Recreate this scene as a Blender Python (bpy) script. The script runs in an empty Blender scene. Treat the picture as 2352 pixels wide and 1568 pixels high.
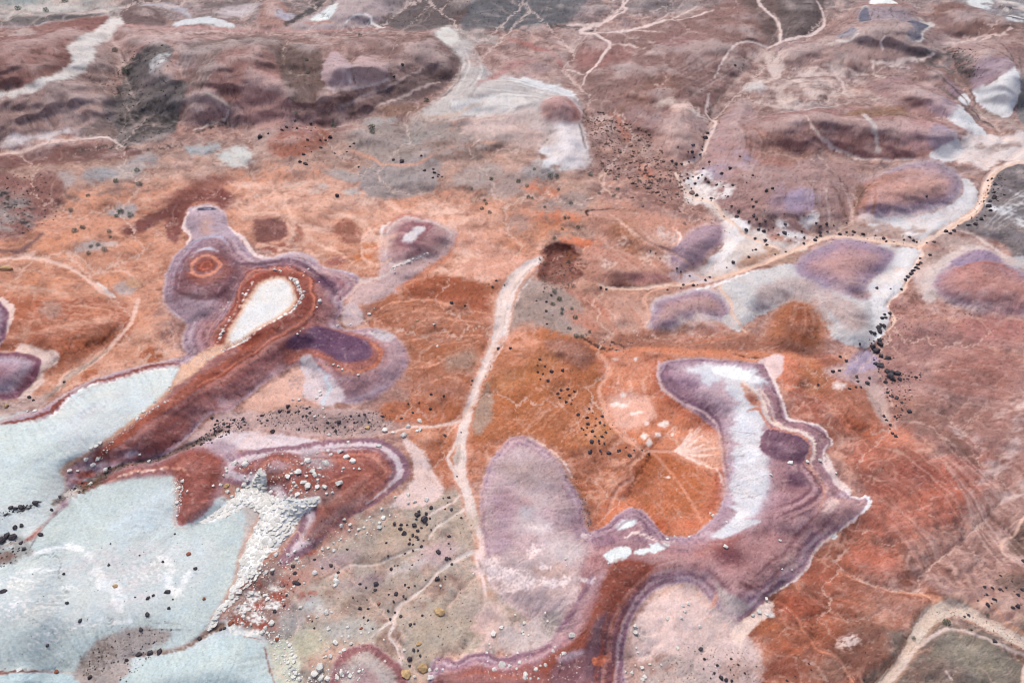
# Painted badlands seen from a drone: banded clay ridges, ash slopes, dry washes and scattered boulders.
import bpy, bmesh, math, random
import numpy as np

scene = bpy.context.scene
col = scene.collection
R = math.radians

# ------------------------------------------------------------------ camera, sky, sun, exposure
CAM_H = 120.0            # drone height above the flats (m)
PITCH = 39.0             # degrees below the horizon
FOC = 1568.0             # focal length in plan-sheet units (sheet is 2352 x 1568)
cam_d = bpy.data.cameras.new('camera')
cam_d.sensor_width = 36.0
cam_d.lens = 24.0
cam_d.clip_start = 1.0
cam_d.clip_end = 60000.0
cam = bpy.data.objects.new('camera', cam_d)
cam.location = (0, 0, CAM_H)
cam.rotation_euler = (R(90 - PITCH), 0, 0)
col.objects.link(cam)
scene.camera = cam

SUN_ELEV, SUN_AZ = 64.0, 335.0      # high, thin overcast; light comes from beyond the hills, a little left
w = bpy.data.worlds.new('World')
scene.world = w
w.use_nodes = True
nt = w.node_tree
sky = nt.nodes.new('ShaderNodeTexSky')
sky.sky_type = 'NISHITA'
sky.sun_disc = False
sky.sun_elevation = R(SUN_ELEV)
sky.sun_rotation = R(SUN_AZ)
sky.dust_density = 4.0
sky.air_density = 0.8
sky.ozone_density = 0.6
bg = nt.nodes['Background']
nt.links.new(sky.outputs[0], bg.inputs[0])
bg.inputs[1].default_value = 0.115
sun_d = bpy.data.lights.new('sun', 'SUN')
sun_d.energy = 1.15
sun_d.angle = R(24)
sun_d.color = (1.0, 0.93, 0.84)
sun = bpy.data.objects.new('sun', sun_d)
sun.rotation_euler = (R(90 - SUN_ELEV), 0, R(180 - SUN_AZ))
col.objects.link(sun)
scene.view_settings.view_transform = 'Standard'
scene.view_settings.look = 'None'
scene.view_settings.gamma = 1.0
scene.view_settings.exposure = 0.42
scene.view_settings.use_curve_mapping = False
scene.cycles.filter_width = 1.1

# ------------------------------------------------------------------ numeric helpers
rng = np.random.default_rng(7)
_perm = rng.permutation(256).astype(np.int32)
_perm = np.concatenate([_perm, _perm])
_ang = rng.random(256) * 2 * np.pi
_gx, _gy = np.cos(_ang).astype(np.float32), np.sin(_ang).astype(np.float32)

def gnoise(x, y, seed=0):
    xi = np.floor(x).astype(np.int32); yi = np.floor(y).astype(np.int32)
    xf = (x - xi).astype(np.float32); yf = (y - yi).astype(np.float32)
    xi = (xi + seed * 37) & 255; yi = (yi + seed * 91) & 255
    x1 = (xi + 1) & 255; y1 = (yi + 1) & 255
    p0 = _perm[xi]; p1 = _perm[x1]
    a = _perm[p0 + yi]; b = _perm[p1 + yi]; c = _perm[p0 + y1]; d = _perm[p1 + y1]
    ux = xf * xf * xf * (xf * (xf * 6 - 15) + 10); uy = yf * yf * yf * (yf * (yf * 6 - 15) + 10)
    na = _gx[a] * xf + _gy[a] * yf
    nb = _gx[b] * (xf - 1) + _gy[b] * yf
    nc = _gx[c] * xf + _gy[c] * (yf - 1)
    nd = _gx[d] * (xf - 1) + _gy[d] * (yf - 1)
    t = na + ux * (nb - na); q = nc + ux * (nd - nc)
    return (t + uy * (q - t)) * 1.5

def fbm(x, y, wave, octs, seed, gain=0.5):
    s = 0; a = 1.0; n = 0
    for o in range(octs):
        s = s + a * gnoise(x / wave + 13.7 * o, y / wave - 7.1 * o, seed + o)
        n += a; a *= gain; wave *= 0.48
    return (s / n * 1.4).astype(np.float32)

def sstep(a, b, x):
    t = np.clip((x - a) / (b - a), 0, 1)
    return t * t * (3 - 2 * t)

def lin(c):
    c = np.asarray(c, np.float32) / 255.0
    return np.where(c <= 0.04045, c / 12.92, ((c + 0.055) / 1.055) ** 2.4).astype(np.float32)

# ------------------------------------------------------------------ survey sheet: samples over the ground
def axis(lo, hi, step, far_lo, far_hi, g):
    a = list(np.arange(lo, hi + step * .5, step))
    s = step; p = lo; left = []
    while p > far_lo:
        s *= g; p -= s; left.append(p)
    s = step; p = a[-1]; right = []
    while p < far_hi:
        s *= g; p += s; right.append(p)
    return np.array(left[::-1] + a + right, np.float32)

XS = axis(-24, 2376, 2.15, -2600, 4900, 1.09)
YS = axis(-16, 1584, 2.15, -470, 2300, 1.075)
YS = np.clip(YS, -472, 2400)
YS = np.unique(YS)
NX, NY = len(XS), len(YS)
GX, GY = np.meshgrid(XS, YS)
GX = GX.astype(np.float32); GY = GY.astype(np.float32)
cp, sp = math.cos(R(PITCH)), math.sin(R(PITCH))

def ray(u, v):
    cx = (u - 1176.0) / FOC; cy = (784.0 - v) / FOC
    return cx, cp + cy * sp, -sp + cy * cp

DX, DY, DZ = ray(GX, GY)
MX = (CAM_H / -DZ * DX).astype(np.float32)
MY = (CAM_H / -DZ * DY).astype(np.float32)
N0 = fbm(MX, MY, 26, 3, 1)
N1 = fbm(MX, MY, 9, 4, 11)
LT = (np.arctan2(MX, MY + 30) * 190).astype(np.float32)              # conformal ground coordinates: grain keeps its angular size
LR = (np.log(np.hypot(MX, MY + 30)) * 190).astype(np.float32)
N2 = fbm(LT, GY * .165, 3.4, 3, 21)
N3 = fbm(LT, GY * .165, 1.1, 2, 31)
N4 = fbm(LT, GY * .165, 0.5, 1, 41)
NN = [N0, N1, N2, N3, N4]
V0 = fbm(MX + 500, MY, 11, 3, 51)                 # ridged veins
VEIN = 1 - np.abs(V0) * 3.0
depthk = np.clip(CAM_H / -DZ / 150.0, 0.7, 3.5)   # metres per sheet unit, relative
WXc = fbm(MX, MY, 8, 2, 61) / depthk; WYc = fbm(MX + 99, MY, 8, 2, 63) / depthk
WXf = fbm(LT, LR, 2.2, 3, 71, .6); WYf = fbm(LT + 55, LR, 2.2, 3, 73, .6)

MPU = (CAM_H / -DZ * np.sqrt(DX * DX + DY * DY + DZ * DZ) / FOC).astype(np.float32)   # metres per sheet unit
C = np.empty((NY, NX, 3), np.float32)
HT = np.zeros((NY, NX), np.float32)
HILL = np.zeros((NY, NX), np.float32)             # hill masses, rounded off later
SEG = np.zeros((NY, NX), np.int16)
segs = [('terrain', None)]
ASP = 1.25                                        # sheet is foreshortened up-down

def spline(p, closed=True, n=6):
    p = np.asarray(p, np.float64)
    if closed: q = np.vstack([p[-1], p, p[0], p[1]])
    else: q = np.vstack([2 * p[0] - p[1], p, 2 * p[-1] - p[-2]])
    out = []
    t = np.linspace(0, 1, n, endpoint=False)[:, None]
    for i in range(1, len(q) - 2):
        a, b, c, d = q[i - 1], q[i], q[i + 1], q[i + 2]
        out.append(0.5 * (2 * b + (c - a) * t + (2 * a - 5 * b + 4 * c - d) * t ** 2 + (3 * b - a - 3 * c + d) * t ** 3))
    out = np.vstack(out)
    if not closed: out = np.vstack([out, p[-1]])
    return out

class Field:
    """signed distance (inside positive) of a traced outline, or distance to a traced line, on a lattice"""
    def __init__(s, pts, closed, margin, step, widths=None):
        pts = np.asarray(pts, np.float64)
        sm = spline(pts, closed)
        if widths is not None:
            wv = np.interp(np.arange(len(sm)) / 6.0, np.arange(len(pts)), widths)
        P = sm * [1, ASP]
        A = P; Bq = np.roll(P, -1, 0)
        if not closed: A = P[:-1]; Bq = P[1:]
        lo = sm.min(0) - margin; hi = sm.max(0) + margin
        s.x0, s.y0, s.st = lo[0], lo[1], step
        lx = np.arange(lo[0], hi[0] + step, step); ly = np.arange(lo[1], hi[1] + step, step)
        gx, gy = np.meshgrid(lx, ly * ASP)
        best = np.full(gx.shape, 1e18); nx = np.zeros(gx.shape); ny = np.zeros(gx.shape)
        wd = np.zeros(gx.shape); par = np.zeros(gx.shape, bool)
        for i in range(len(A)):
            ax, ay = A[i]; bx, by = Bq[i]; ex, ey = bx - ax, by - ay
            L = ex * ex + ey * ey + 1e-9
            t = np.clip(((gx - ax) * ex + (gy - ay) * ey) / L, 0, 1)
            qx = ax + t * ex; qy = ay + t * ey
            d2 = (gx - qx) ** 2 + (gy - qy) ** 2
            if widths is not None:
                wl = wv[i] + (wv[min(i + 1, len(wv) - 1)] - wv[i]) * t
                d2 = np.sqrt(d2) - wl * .5
            m = d2 < best
            best[m] = d2[m]; nx[m] = qx[m]; ny[m] = qy[m]
            if closed and ay != by:
                cr = ((ay > gy) != (by > gy)) & (gx < ex * (gy - ay) / (ey if ey else 1e-9) + ax)
                par ^= cr
        if widths is not None: d = -best
        else:
            d = np.sqrt(best)
            d = np.where(par, d, -d) if closed else -d
        s.d = d.astype(np.float32); s.nx = nx.astype(np.float32); s.ny = ny.astype(np.float32)
        s.lo, s.hi = lo, hi

    def box(s):
        i0 = np.searchsorted(XS, s.lo[0]); i1 = np.searchsorted(XS, s.hi[0])
        j0 = np.searchsorted(YS, s.lo[1]); j1 = np.searchsorted(YS, s.hi[1])
        return slice(j0, j1), slice(i0, i1)

    def sample(s, sl, w, near=False):
        x = GX[sl] + WXc[sl] * w[0] + WXf[sl] * w[1]
        y = GY[sl] + WYc[sl] * w[0] * .7 + WYf[sl] * w[1] * .7
        fx = np.clip((x - s.x0) / s.st, 0, s.d.shape[1] - 1.001); fy = np.clip((y - s.y0) / s.st, 0, s.d.shape[0] - 1.001)
        ix = fx.astype(np.int32); iy = fy.astype(np.int32); fx = fx - ix; fy = fy - iy
        def bl(a):
            return (a[iy, ix] * (1 - fx) + a[iy, ix + 1] * fx) * (1 - fy) + (a[iy + 1, ix] * (1 - fx) + a[iy + 1, ix + 1] * fx) * fy
        if near: return bl(s.d), bl(s.nx), bl(s.ny)
        return bl(s.d)

def new_seg(name, label):
    segs.append((name, label)); return len(segs) - 1

def blend(sl, a, c):
    C[sl] += (c - C[sl]) * a[..., None]

def amod(a, sl, n):
    if n is not None:
        a = a * sstep(n[1], n[2], NN[n[0]][sl])
    return a

def lift(sl, d, h, hw, rill=0.0, st=None):
    p = np.clip(d / hw, 0, 1)
    p = p * (1.3 - .3 * p)
    cap = (.47 if h > 0 else 3) * float(MPU[sl].mean()) * hw                 # clay slopes stand at thirty-odd degrees at most
    if h > 0: HILL[sl] += min(h, cap) * p
    else: HT[sl] -= min(-h, cap) * p
    if rill and st is not None:
        HT[sl] += .25 * rill * st * np.clip(d / 14, 0, 1) * np.clip(1.2 - d / hw, 0, 1)

def streak(nx, ny):
    return gnoise(nx / 14.0, ny / 14.0, 5) * .8 + gnoise(nx / 6.5, ny / 6.5, 9) * .45

def F(pts, c, f=10, a=1.0, w=(5, 2.5), r=2.2, n=None, h=None, hw=40, seg=None, rill=0.0, st=0.0):
    """a patch of ground of one colour, feathered and ragged; optionally raised"""
    fl = Field(pts, True, f + 3 * (w[0] * .6 + w[1] * .6) + r * 2 + 4 + abs(st), 4.0)
    sl = fl.box()
    if GX[sl].size == 0: return
    if st or rill:
        d, nx, ny = fl.sample(sl, w, True); s = streak(nx, ny)
    else:
        d = fl.sample(sl, w); s = None
    dd = d + r * (N2[sl] * .8 + N3[sl] * .5 + N4[sl] * .15)
    if st: dd = dd + st * s
    al = amod(sstep(-f * .5, f * .5, dd) * a, sl, n)
    if c is not None: blend(sl, al, lin(c))
    if h: lift(sl, d, h, hw, rill, s)
    if seg: SEG[sl][d > 0] = new_seg(*seg)

def Bd(pts, stops, f=4, a=1.0, w=(4, 2), r=2, st=3.0, h=None, hw=40, seg=None, rill=0.0, n=None, out=0):
    """strata: colours in order of distance in from the foot of the slope, with rill streaks"""
    fl = Field(pts, True, f + out + 3 * (w[0] * .6 + w[1] * .6) + r * 2 + abs(st) + 4, 4.0)
    sl = fl.box()
    d, nx, ny = fl.sample(sl, w, True)
    s = streak(nx, ny)
    dd = d + .6 * r * (N2[sl] * .7 + N3[sl] * .5)
    e = dd + st * s * np.clip((d + 2) / 10, 0, 1)
    xs = np.array([q[0] for q in stops], np.float32); cs = np.array([lin(q[1]) for q in stops])
    cc = np.stack([np.interp(e, xs, cs[:, k]) for k in range(3)], -1).astype(np.float32)
    al = amod(sstep(-f * .5, f * .5, dd + out) * a, sl, n)
    C[sl] += (cc - C[sl]) * al[..., None]
    if h: lift(sl, d, h, hw, rill, s)
    if seg: SEG[sl][d > 0] = new_seg(*seg)

def S(pts, wd, c, f=4, a=1.0, w=(3, 2), r=1.5, n=None, dh=0.0, seg=None):
    """a line on the ground: dry channel, crust line, crack"""
    if np.isscalar(wd): wd = [wd] * len(pts)
    if len(wd) != len(pts): wd = np.interp(np.linspace(0, 1, len(pts)), np.linspace(0, 1, len(wd)), wd)
    fl = Field(pts, False, max(wd) + f + 3 * (w[0] * .6 + w[1] * .6) + r * 2 + 4, 2.5, np.asarray(wd, float))
    sl = fl.box()
    d = fl.sample(sl, w)
    dd = d + r * (N2[sl] * .5 + N3[sl] * .8)
    al = amod(sstep(-f * .5, f * .5, dd) * a, sl, n)
    if c is not None: blend(sl, al, lin(c))
    if dh: HT[sl] += dh * sstep(-f, max(wd) * .4, d)
    if seg: SEG[sl][d > 0] = new_seg(*seg)

def El(x, y, rx, ry, ang, c, **k):
    f0 = k.get('f', 10)
    k['f'] = f0 * (1.0 if min(rx, ry) < 8 else 1.7); k['r'] = k.get('r', 4) * (1.0 if min(rx, ry) < 8 else 1.6)
    t = np.linspace(0, 2 * np.pi, 12, endpoint=False); ca, sa = math.cos(R(ang)), math.sin(R(ang))
    F([(x + rx * math.cos(q) * ca - ry * math.sin(q) * sa, y + rx * math.cos(q) * sa + ry * math.sin(q) * ca) for q in t], c, **k)

brnd = random.Random(77)
def Bundle(a, b, n, cols, wd=(1, 2.2), al=(.35, .8), f=2.5, cut=True, w=(4, 2), **k):
    """rills and dust streaks lying side by side between two traced lines"""
    a = spline(a, False, 3); b = spline(b, False, 3)
    m = min(len(a), len(b))
    a = a[np.linspace(0, len(a) - 1, m).astype(int)]; b = b[np.linspace(0, len(b) - 1, m).astype(int)]
    for i in range(n):
        t = (i + brnd.random()) / n
        ln = a * (1 - t) + b * t
        if cut and m > 4:
            i0 = brnd.randint(0, m // 3); i1 = m - brnd.randint(0, m // 3)
            ln = ln[i0:max(i1, i0 + 3)]
        ww = brnd.uniform(*wd)
        S([tuple(q) for q in ln], [ww * .5, ww, ww * .5], brnd.choice(cols), f=f, a=brnd.uniform(*al), w=w, r=1.0, **k)

def tile(c, r, zx, zy):
    return c * 587.9 + zx * .2502, r * 392.3 + (-.6 if r == 3 else 0) + zy * .2502
# ------------------------------------------------------------------ ground: broad soil zones
C[:] = lin((162,122,110))
BIG = dict(w=(30,6), r=14)
# far ground
F([(-900,-470),(3300,-470),(3300,60),(1700,50),(1330,60),(1040,70),(600,66),(200,50),(-900,60)],(140,122,118), f=30, **BIG)
F([(-700,-60),(-30,-60),(120,-20),(270,0),(290,30),(180,44),(0,60),(-700,90)],(168,163,152), f=24, **BIG)
F([(820,-60),(1360,-60),(1320,40),(1240,70),(1100,72),(950,70),(890,40)],(104,101,103), f=26, **BIG)
F([(1330,-60),(1620,-60),(1560,40),(1400,80),(1330,60)],(136,116,114), f=26, **BIG)
F([(280,-60),(620,-60),(600,20),(430,50),(300,40)],(146,126,120), f=24, **BIG)
# upper left hills
F([(-700,40),(60,60),(260,60),(1000,72),(1040,120),(1060,170),(1000,230),(880,290),(640,330),(420,330),(200,340),(-700,420)],(156,112,101), f=40, **BIG)
# grey-orange shelf
F([(-300,400),(80,380),(300,350),(600,330),(800,320),(1000,280),(1150,300),(1300,380),(1420,470),(1330,560),(1200,560),(1000,470),(600,440),(300,480),(100,520),(-300,560)],(172,136,118), f=50, **BIG)
# centre left salmon flats
F([(-300,540),(60,500),(300,440),(620,400),(900,440),(1180,470),(1260,560),(1180,640),(1040,640),(900,660),(820,640),(700,590),(560,560),(420,620),(360,720),(330,850),(140,900),(-300,980)],(194,136,107), f=50, **BIG)
F([(620,400),(760,410),(900,470),(1060,470),(1130,520),(1120,600),(1000,560),(900,520),(760,560),(640,560),(560,520),(560,440)],(210,156,130), f=60, a=.85, **BIG)
# orange flats
F([(820,640),(1000,620),(1160,640),(1180,760),(1400,780),(1560,830),(1530,900),(1640,980),(1680,1100),(1640,1220),(1360,1230),(1300,1100),(1210,1010),(1130,1080),(1060,1100),(960,1060),(930,900),(940,800),(850,740)],(176,108,76), f=40, **BIG)
# upper right hills
F([(1340,60),(1700,40),(3300,40),(3300,620),(2200,600),(1700,640),(1400,500),(1340,300)],(157,118,107), f=50, **BIG)
F([(1700,340),(2000,360),(2352,420),(2600,500),(2352,640),(2000,560),(1700,540),(1640,440)],(158,128,122), f=60, **BIG)
# ground between the crater and the pale slopes
F([(1180,640),(1340,640),(1500,670),(1620,660),(1700,760),(1800,800),(1560,830),(1380,800),(1240,760),(1160,770)],(176,130,110), f=40, **BIG)
# right slopes
F([(1900,700),(2100,680),(2352,700),(3300,700),(3300,1300),(2352,1320),(2100,1250),(1950,1150),(1880,950),(1900,800)],(166,122,112), f=60, **BIG)
F([(1780,820),(1900,820),(1990,900),(2080,980),(2150,1080),(2250,1200),(2200,1330),(2000,1330),(1860,1300),(1960,1150),(1900,1020),(1800,930)],(168,100,80), f=50, **BIG)
F([(1700,1340),(1860,1260),(2000,1240),(2120,1330),(2150,1390),(2080,1480),(2000,1600),(1700,1700),(1680,1450)],(160,98,76), f=40, **BIG)
F([(2060,1180),(2200,1160),(2420,1120),(3200,1100),(3200,1420),(2352,1450),(2250,1400),(2150,1360),(2080,1290)],(160,122,112), f=50, **BIG)
F([(2090,1440),(2352,1430),(3200,1440),(3200,2400),(1900,2400),(2000,1560)],(128,112,100), f=40, **BIG)
# lower centre tan flats
F([(700,1200),(860,1170),(960,1110),(1060,1120),(1120,1240),(1200,1400),(1250,1480),(1000,1560),(900,2400),(400,2400),(560,1520),(580,1380),(640,1280)],(172,158,143), f=40, **BIG)
F([(1430,2400),(1420,1560),(1440,1440),(1500,1350),(1600,1340),(1690,1420),(1720,1570),(1800,2400)],(207,180,170), f=30, **BIG)
# lower left ash
F([(-900,990),(120,960),(200,1100),(420,1150),(600,1160),(570,1340),(480,1450),(620,1500),(650,2400),(-900,2400)],(188,200,200), f=30, **BIG)

# broad shape of the land
HT += 1.6 * N0 + 0.6 * N1 * sstep(100,500, GY)
far = sstep(120,-300, GY)
HT += far * (18 * fbm(MX, MY, 420,3,81) + 6)
side = np.clip(np.maximum(-GX, GX - 2352) / 900,0,1) * sstep(-300,100, GY)
HT += side * 8 * fbm(MX, MY, 60,3,85)
HT += 3.0 * sstep(620,200, GY)

# mottling of the flats before the hills are drawn over them
def mott(fi, lo, hi, c, a, sel=1.0):
    al = sstep(lo, hi, NN[fi]) * a * sel
    C[:] += (lin(c) - C) * al[..., None]
mid = sstep(330,460, GY)
notash = 1 - sstep(0,60, GY - 960) * sstep(620,480, GX)
mott(1, .12, .5,(205,150,122), .45, notash)
mott(1,-.12,-.5,(140,88,72), .40, notash)
mott(2, .15, .5,(214,172,150), .32, notash)
mott(2,-.15,-.55,(138,90,74), .30, notash)
vn = sstep(.80, .98, VEIN - .12 * N2) * .28 * notash
C += (lin((222,180,158)) - C) * vn[..., None]

# ------------------------------------------------------------------ top left: red cone with a white bench
F([(-300,70),(40,70),(130,58),(200,50),(262,48),(280,70),(262,95),(285,150),(262,200),(270,250),(240,300),(150,318),(0,345),(-300,380)],(164,126,114), f=10, w=(6,4), r=4, h=11, hw=150, rill=.5, st=6, seg=('badland_hill', 'red cone-shaped hill with a white bench band, in the far left corner'))
F([(-300,80),(40,72),(130,62),(200,52),(252,46),(240,80),(208,106),(182,132),(178,160),(166,188),(132,212),(84,232),(20,242),(-300,260)],(154,94,80), f=8, w=(4,3), r=3, st=5, h=7, hw=150)
F([(287,62),(270,85),(245,102),(235,118),(222,132),(226,152),(214,172),(196,190),(180,205),(140,226),(90,244),(40,254),(-60,258),(-60,248),(0,244),(60,240),(120,220),(166,190),(176,160),(168,140),(190,116),(230,82),(248,52),(262,44),(288,46)],(206,196,184), f=12, w=(5,3), r=4, st=4)
S([(60,320),(30,330),(-30,345)],14,(206,192,188), f=10, r=6, n=(2,-.3, .3))
El(130,330,90,16,-8,(190,165,160), f=16, n=(2,-.3, .3))
El(60,96,28,16,-10,(216,205,190), f=12, r=6)
El(42,108,44,26,-10,(168,118,106), f=14, a=.6, n=(2,-.2, .3))
El(20,100,30,18,0,(205,180,160), f=12, a=.6, n=(3,-.1, .4))
F([(60,66),(130,60),(60,74),(-40,74),(-40,66)],(160,168,172), f=5)
S([(-30,62),(70,62),(120,46),(190,42),(230,40)],[20,22,18,16,5],(110,98,96), f=12, w=(6,4), r=6)
F([(280,30),(330,20),(375,40),(380,62),(330,68),(290,62)],(128,94,88), f=8, w=(6,4), r=6, h=3, hw=30)
S([(330,18),(380,16),(420,28),(440,46)],[8,14,16,6],(166,158,164), f=6)
F([(395,60),(440,48),(480,46),(520,55),(540,68),(480,66),(420,66)],(196,203,200), f=6, w=(5,3), r=4)
El(530,30,40,16,-10,(186,168,168), f=14, n=(2,-.3, .3))
S([(470,10),(560,24),(590,10)],8,(120,102,100), f=10, r=6)
# ridge crest across the upper left
F([(270,66),(420,70),(560,76),(700,80),(860,74),(1000,82),(1040,110),(1060,160),(1010,200),(920,240),(760,290),(640,300),(440,290),(330,250),(290,160),(262,100)], None, h=9, hw=80, w=(10,4), seg=('badland_hill', 'long brown clay ridge with a straight crest below the far grey slope'))
S([(270,66),(420,70),(560,77),(640,80),(720,74),(860,70),(900,72)],[4,6,5,5,5,5,3],(178,118,106), f=5, a=.7, w=(2,2))
F([(270,70),(560,78),(590,92),(470,130),(420,140),(340,132),(290,130)],(186,140,130), f=18, a=.8, n=(2,-.5, .3))
S([(400,105),(440,92),(500,86),(560,84)],[4,8,8,4],(216,188,178), f=6, a=.6, n=(3,-.3, .2))
# pale cones beyond the crest
F([(590,66),(600,40),(610,14),(640,10),(660,34),(672,60),(640,74)],(168,120,104), f=6, h=4, hw=30, w=(3,2))
El(657,45,20,12,20,(166,158,172), f=8)
F([(668,74),(720,40),(770,14),(800,-10),(900,-20),(920,0),(890,40),(860,60),(800,70),(740,72)],(176,150,148), f=8, w=(3,3), r=4, h=6, hw=40, seg=('badland_hill', 'pale cone with a whitish flank beyond the far brown crest'))
F([(714,46),(745,30),(772,16),(770,44),(750,54),(724,52)],(206,213,206), f=8, r=4)
El(728,60,28,7,-5,(176,112,88), f=8, r=5)
S([(612,50),(630,58),(650,68)],3,(206,188,170), f=3)
S([(662,64),(690,46),(720,22),(745,0)],[8,10,14,12],(96,88,86), f=6, r=5)
S([(790,66),(812,52),(828,46),(850,48),(858,58),(880,72)],[3,5,5,4,5,4],(222,214,204), f=4)
El(838,58,20,6,-10,(132,126,142), f=6)
F([(870,60),(900,40),(960,0),(1010,-10),(1060,20),(1010,75),(930,78)],(118,100,98), f=14, w=(6,5), r=8, n=(2,-.7, .1))
S([(880,-20),(900,20)],26,(172,150,146), f=14, r=6)
S([(970,10),(950,40)],14,(156,140,140), f=12, r=6, n=(2,-.3, .2))

# dark cobbled hollow
F([(300,170),(320,150),(350,136),(392,138),(410,150),(400,175),(380,200),(430,215),(440,235),(410,290),(395,320),(350,338),(280,342),(262,325),(240,320),(210,320),(182,326),(200,305),(250,290),(240,255),(270,225),(285,200)],(116,103,100), f=12, w=(8,5), r=8, h=-2.5, hw=50, seg=('gully', 'dark cobble-strewn hollow below the red cone'))
F([(205,308),(240,282),(268,300),(262,326),(190,326)],(132,108,100), f=8, r=4)
for x, y, rx, ry in [(318,165,26,12),(300,210,30,12),(340,240,26,14),(350,300,34,22),(300,260,30,14),(390,270,20,22),(280,240,20,8)]:
    El(x, y, rx, ry, -25,(84,76,74), f=14, n=(3,-.15, .25), w=(4,5), r=8)
El(378,170,26,6,-20,(160,164,160), f=8, n=(3,-.4, .1)); El(370,182,18,5,-15,(190,190,186), f=7, n=(3,-.4, .1))
S([(350,140),(380,132),(410,138),(440,142),(460,132)],[3,4,4,3,2],(178,150,146), f=4)
# brown faceted slopes
F([(420,170),(460,140),(520,112),(580,105),(640,110),(660,140),(650,200),(600,240),(520,250),(450,235),(440,200)],(148,108,96), f=18, w=(8,4), r=6, h=3, hw=50)
F([(480,180),(560,170),(620,190),(640,240),(560,262),(490,250),(455,240)],(160,102,88), f=20, w=(8,4), r=6)
S([(460,245),(510,210),(540,180)],2.5,(120,84,74), f=3); S([(510,246),(530,215),(548,190)],2.5,(124,88,78), f=3)
F([(450,240),(470,235),(520,255),(540,275),(500,285),(460,300),(430,300),(420,285)],(174,132,124), f=8, h=2, hw=25)
S([(455,240),(480,250),(520,262),(535,268)],[2,4,5,3],(206,184,160), f=3); S([(535,265),(520,285),(480,300),(450,312)],[3,4,5,4],(214,190,176), f=4)
S([(480,298),(520,290),(500,302),(455,315)],5,(88,78,74), f=5, r=5, n=(3,-.2, .2))
F([(590,170),(600,140),(650,130),(720,150),(745,190),(760,230),(720,260),(680,262),(650,230),(610,230)],(132,94,82), f=14, w=(8,4), r=6, h=-2, hw=40)
F([(745,215),(750,180),(762,158),(776,152),(795,165),(812,175),(820,165),(840,160),(870,172),(893,195),(895,205),(850,222),(820,228),(770,232)],(186,143,138), f=6, w=(3,2), r=2, h=3, hw=30, st=3, seg=('badland_hill', 'pair of small pink clay faces under the far brown ridge'))
S([(812,174),(814,200),(820,226)],2,(140,98,92), f=3); El(808,218,4,8,-20,(222,214,206), f=4, r=1)
S([(770,240),(830,228),(880,212),(900,206)],[5,5,4,4],(212,176,164), f=4)
S([(780,262),(840,245),(920,220),(985,185)],[5,5,4,3],(196,158,146), f=4, a=.7)
F([(800,262),(900,232),(1000,180),(1040,150),(1055,170),(1010,215),(960,240),(880,262),(830,272)],(140,102,94), f=12, w=(6,4), r=5, h=2, hw=30)
S([(850,272),(900,252),(950,230),(1000,205)],[5,5,4,3],(200,164,150), f=4, a=.7)
F([(590,205),(640,215),(668,245),(665,280),(640,300),(590,300),(560,280),(565,240)],(178,118,104), f=18, w=(8,4), r=6)
El(700,300,60,14,-8,(170,112,96), f=20, n=(2,-.4, .3))
# grey shelf and orange lenses
F([(1030,290),(1120,300),(1180,330),(1100,350),(1000,370),(900,390),(840,370),(800,330),(860,300),(960,288)],(156,138,128), f=24, w=(14,6), r=8)
F([(640,315),(690,300),(740,300),(760,330),(700,370),(640,370),(610,345)],(166,98,74), f=14, w=(8,4), r=6, h=3, hw=40)
F([(820,400),(860,380),(960,370),(1010,380),(1005,430),(960,450),(900,462),(850,460),(835,440)],(150,137,132), f=12, w=(10,5), r=8)
F([(740,395),(800,400),(830,415),(815,425),(760,412)],(160,148,142), f=12, r=8)
S([(810,355),(850,368),(900,385),(960,385),(1020,355),(1080,340),(1150,335)],[5,10,6,6,6,10,4],(212,146,112), f=8, a=.85, w=(5,3))
F([(985,350),(1000,335),(1060,330),(1110,340),(1120,370),(1060,372),(1000,372)],(138,112,100), f=14, w=(8,4), r=8, n=(2,-.6, .2))
for x, y, rx, ry, c in [(545,368,40,22,(196,196,188)),(470,350,40,10,(158,164,164)),(280,400,60,20,(168,154,146)),(230,410,40,16,(150,146,146)),(285,485,34,17,(160,148,144)),(210,570,36,12,(176,158,150)),(255,565,12,6,(196,172,160)),(680,430,26,8,(190,166,150)),(735,440,22,10,(180,162,150)),(808,448,18,8,(176,172,166)),(330,375,40,10,(160,152,150)),(150,420,30,16,(168,152,146)),(1100,410,60,26,(168,148,138)),(1180,430,60,24,(166,142,132)),(1240,400,40,24,(160,148,142)),(1300,470,60,20,(160,136,126)),(1190,520,30,26,(178,140,124)),(960,320,40,12,(158,148,138)),(870,290,40,10,(152,146,138))]:
    El(x, y, rx, ry, -8, c, f=10, w=(8,4), r=7)
for x, y, rx, ry in [(190,460,50,16),(270,440,40,12),(560,425,60,10),(700,405,60,10),(600,400,50,12),(130,560,50,16),(1060,300,30,6),(1290,520,60,20),(1180,560,50,24),(950,470,80,10),(100,640,60,16),(250,640,40,12),(330,560,30,12)]:
    El(x, y, rx, ry, -8,(206,136,98), f=24, a=.7, w=(10,5), r=10, n=(2,-.5, .3))
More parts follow.
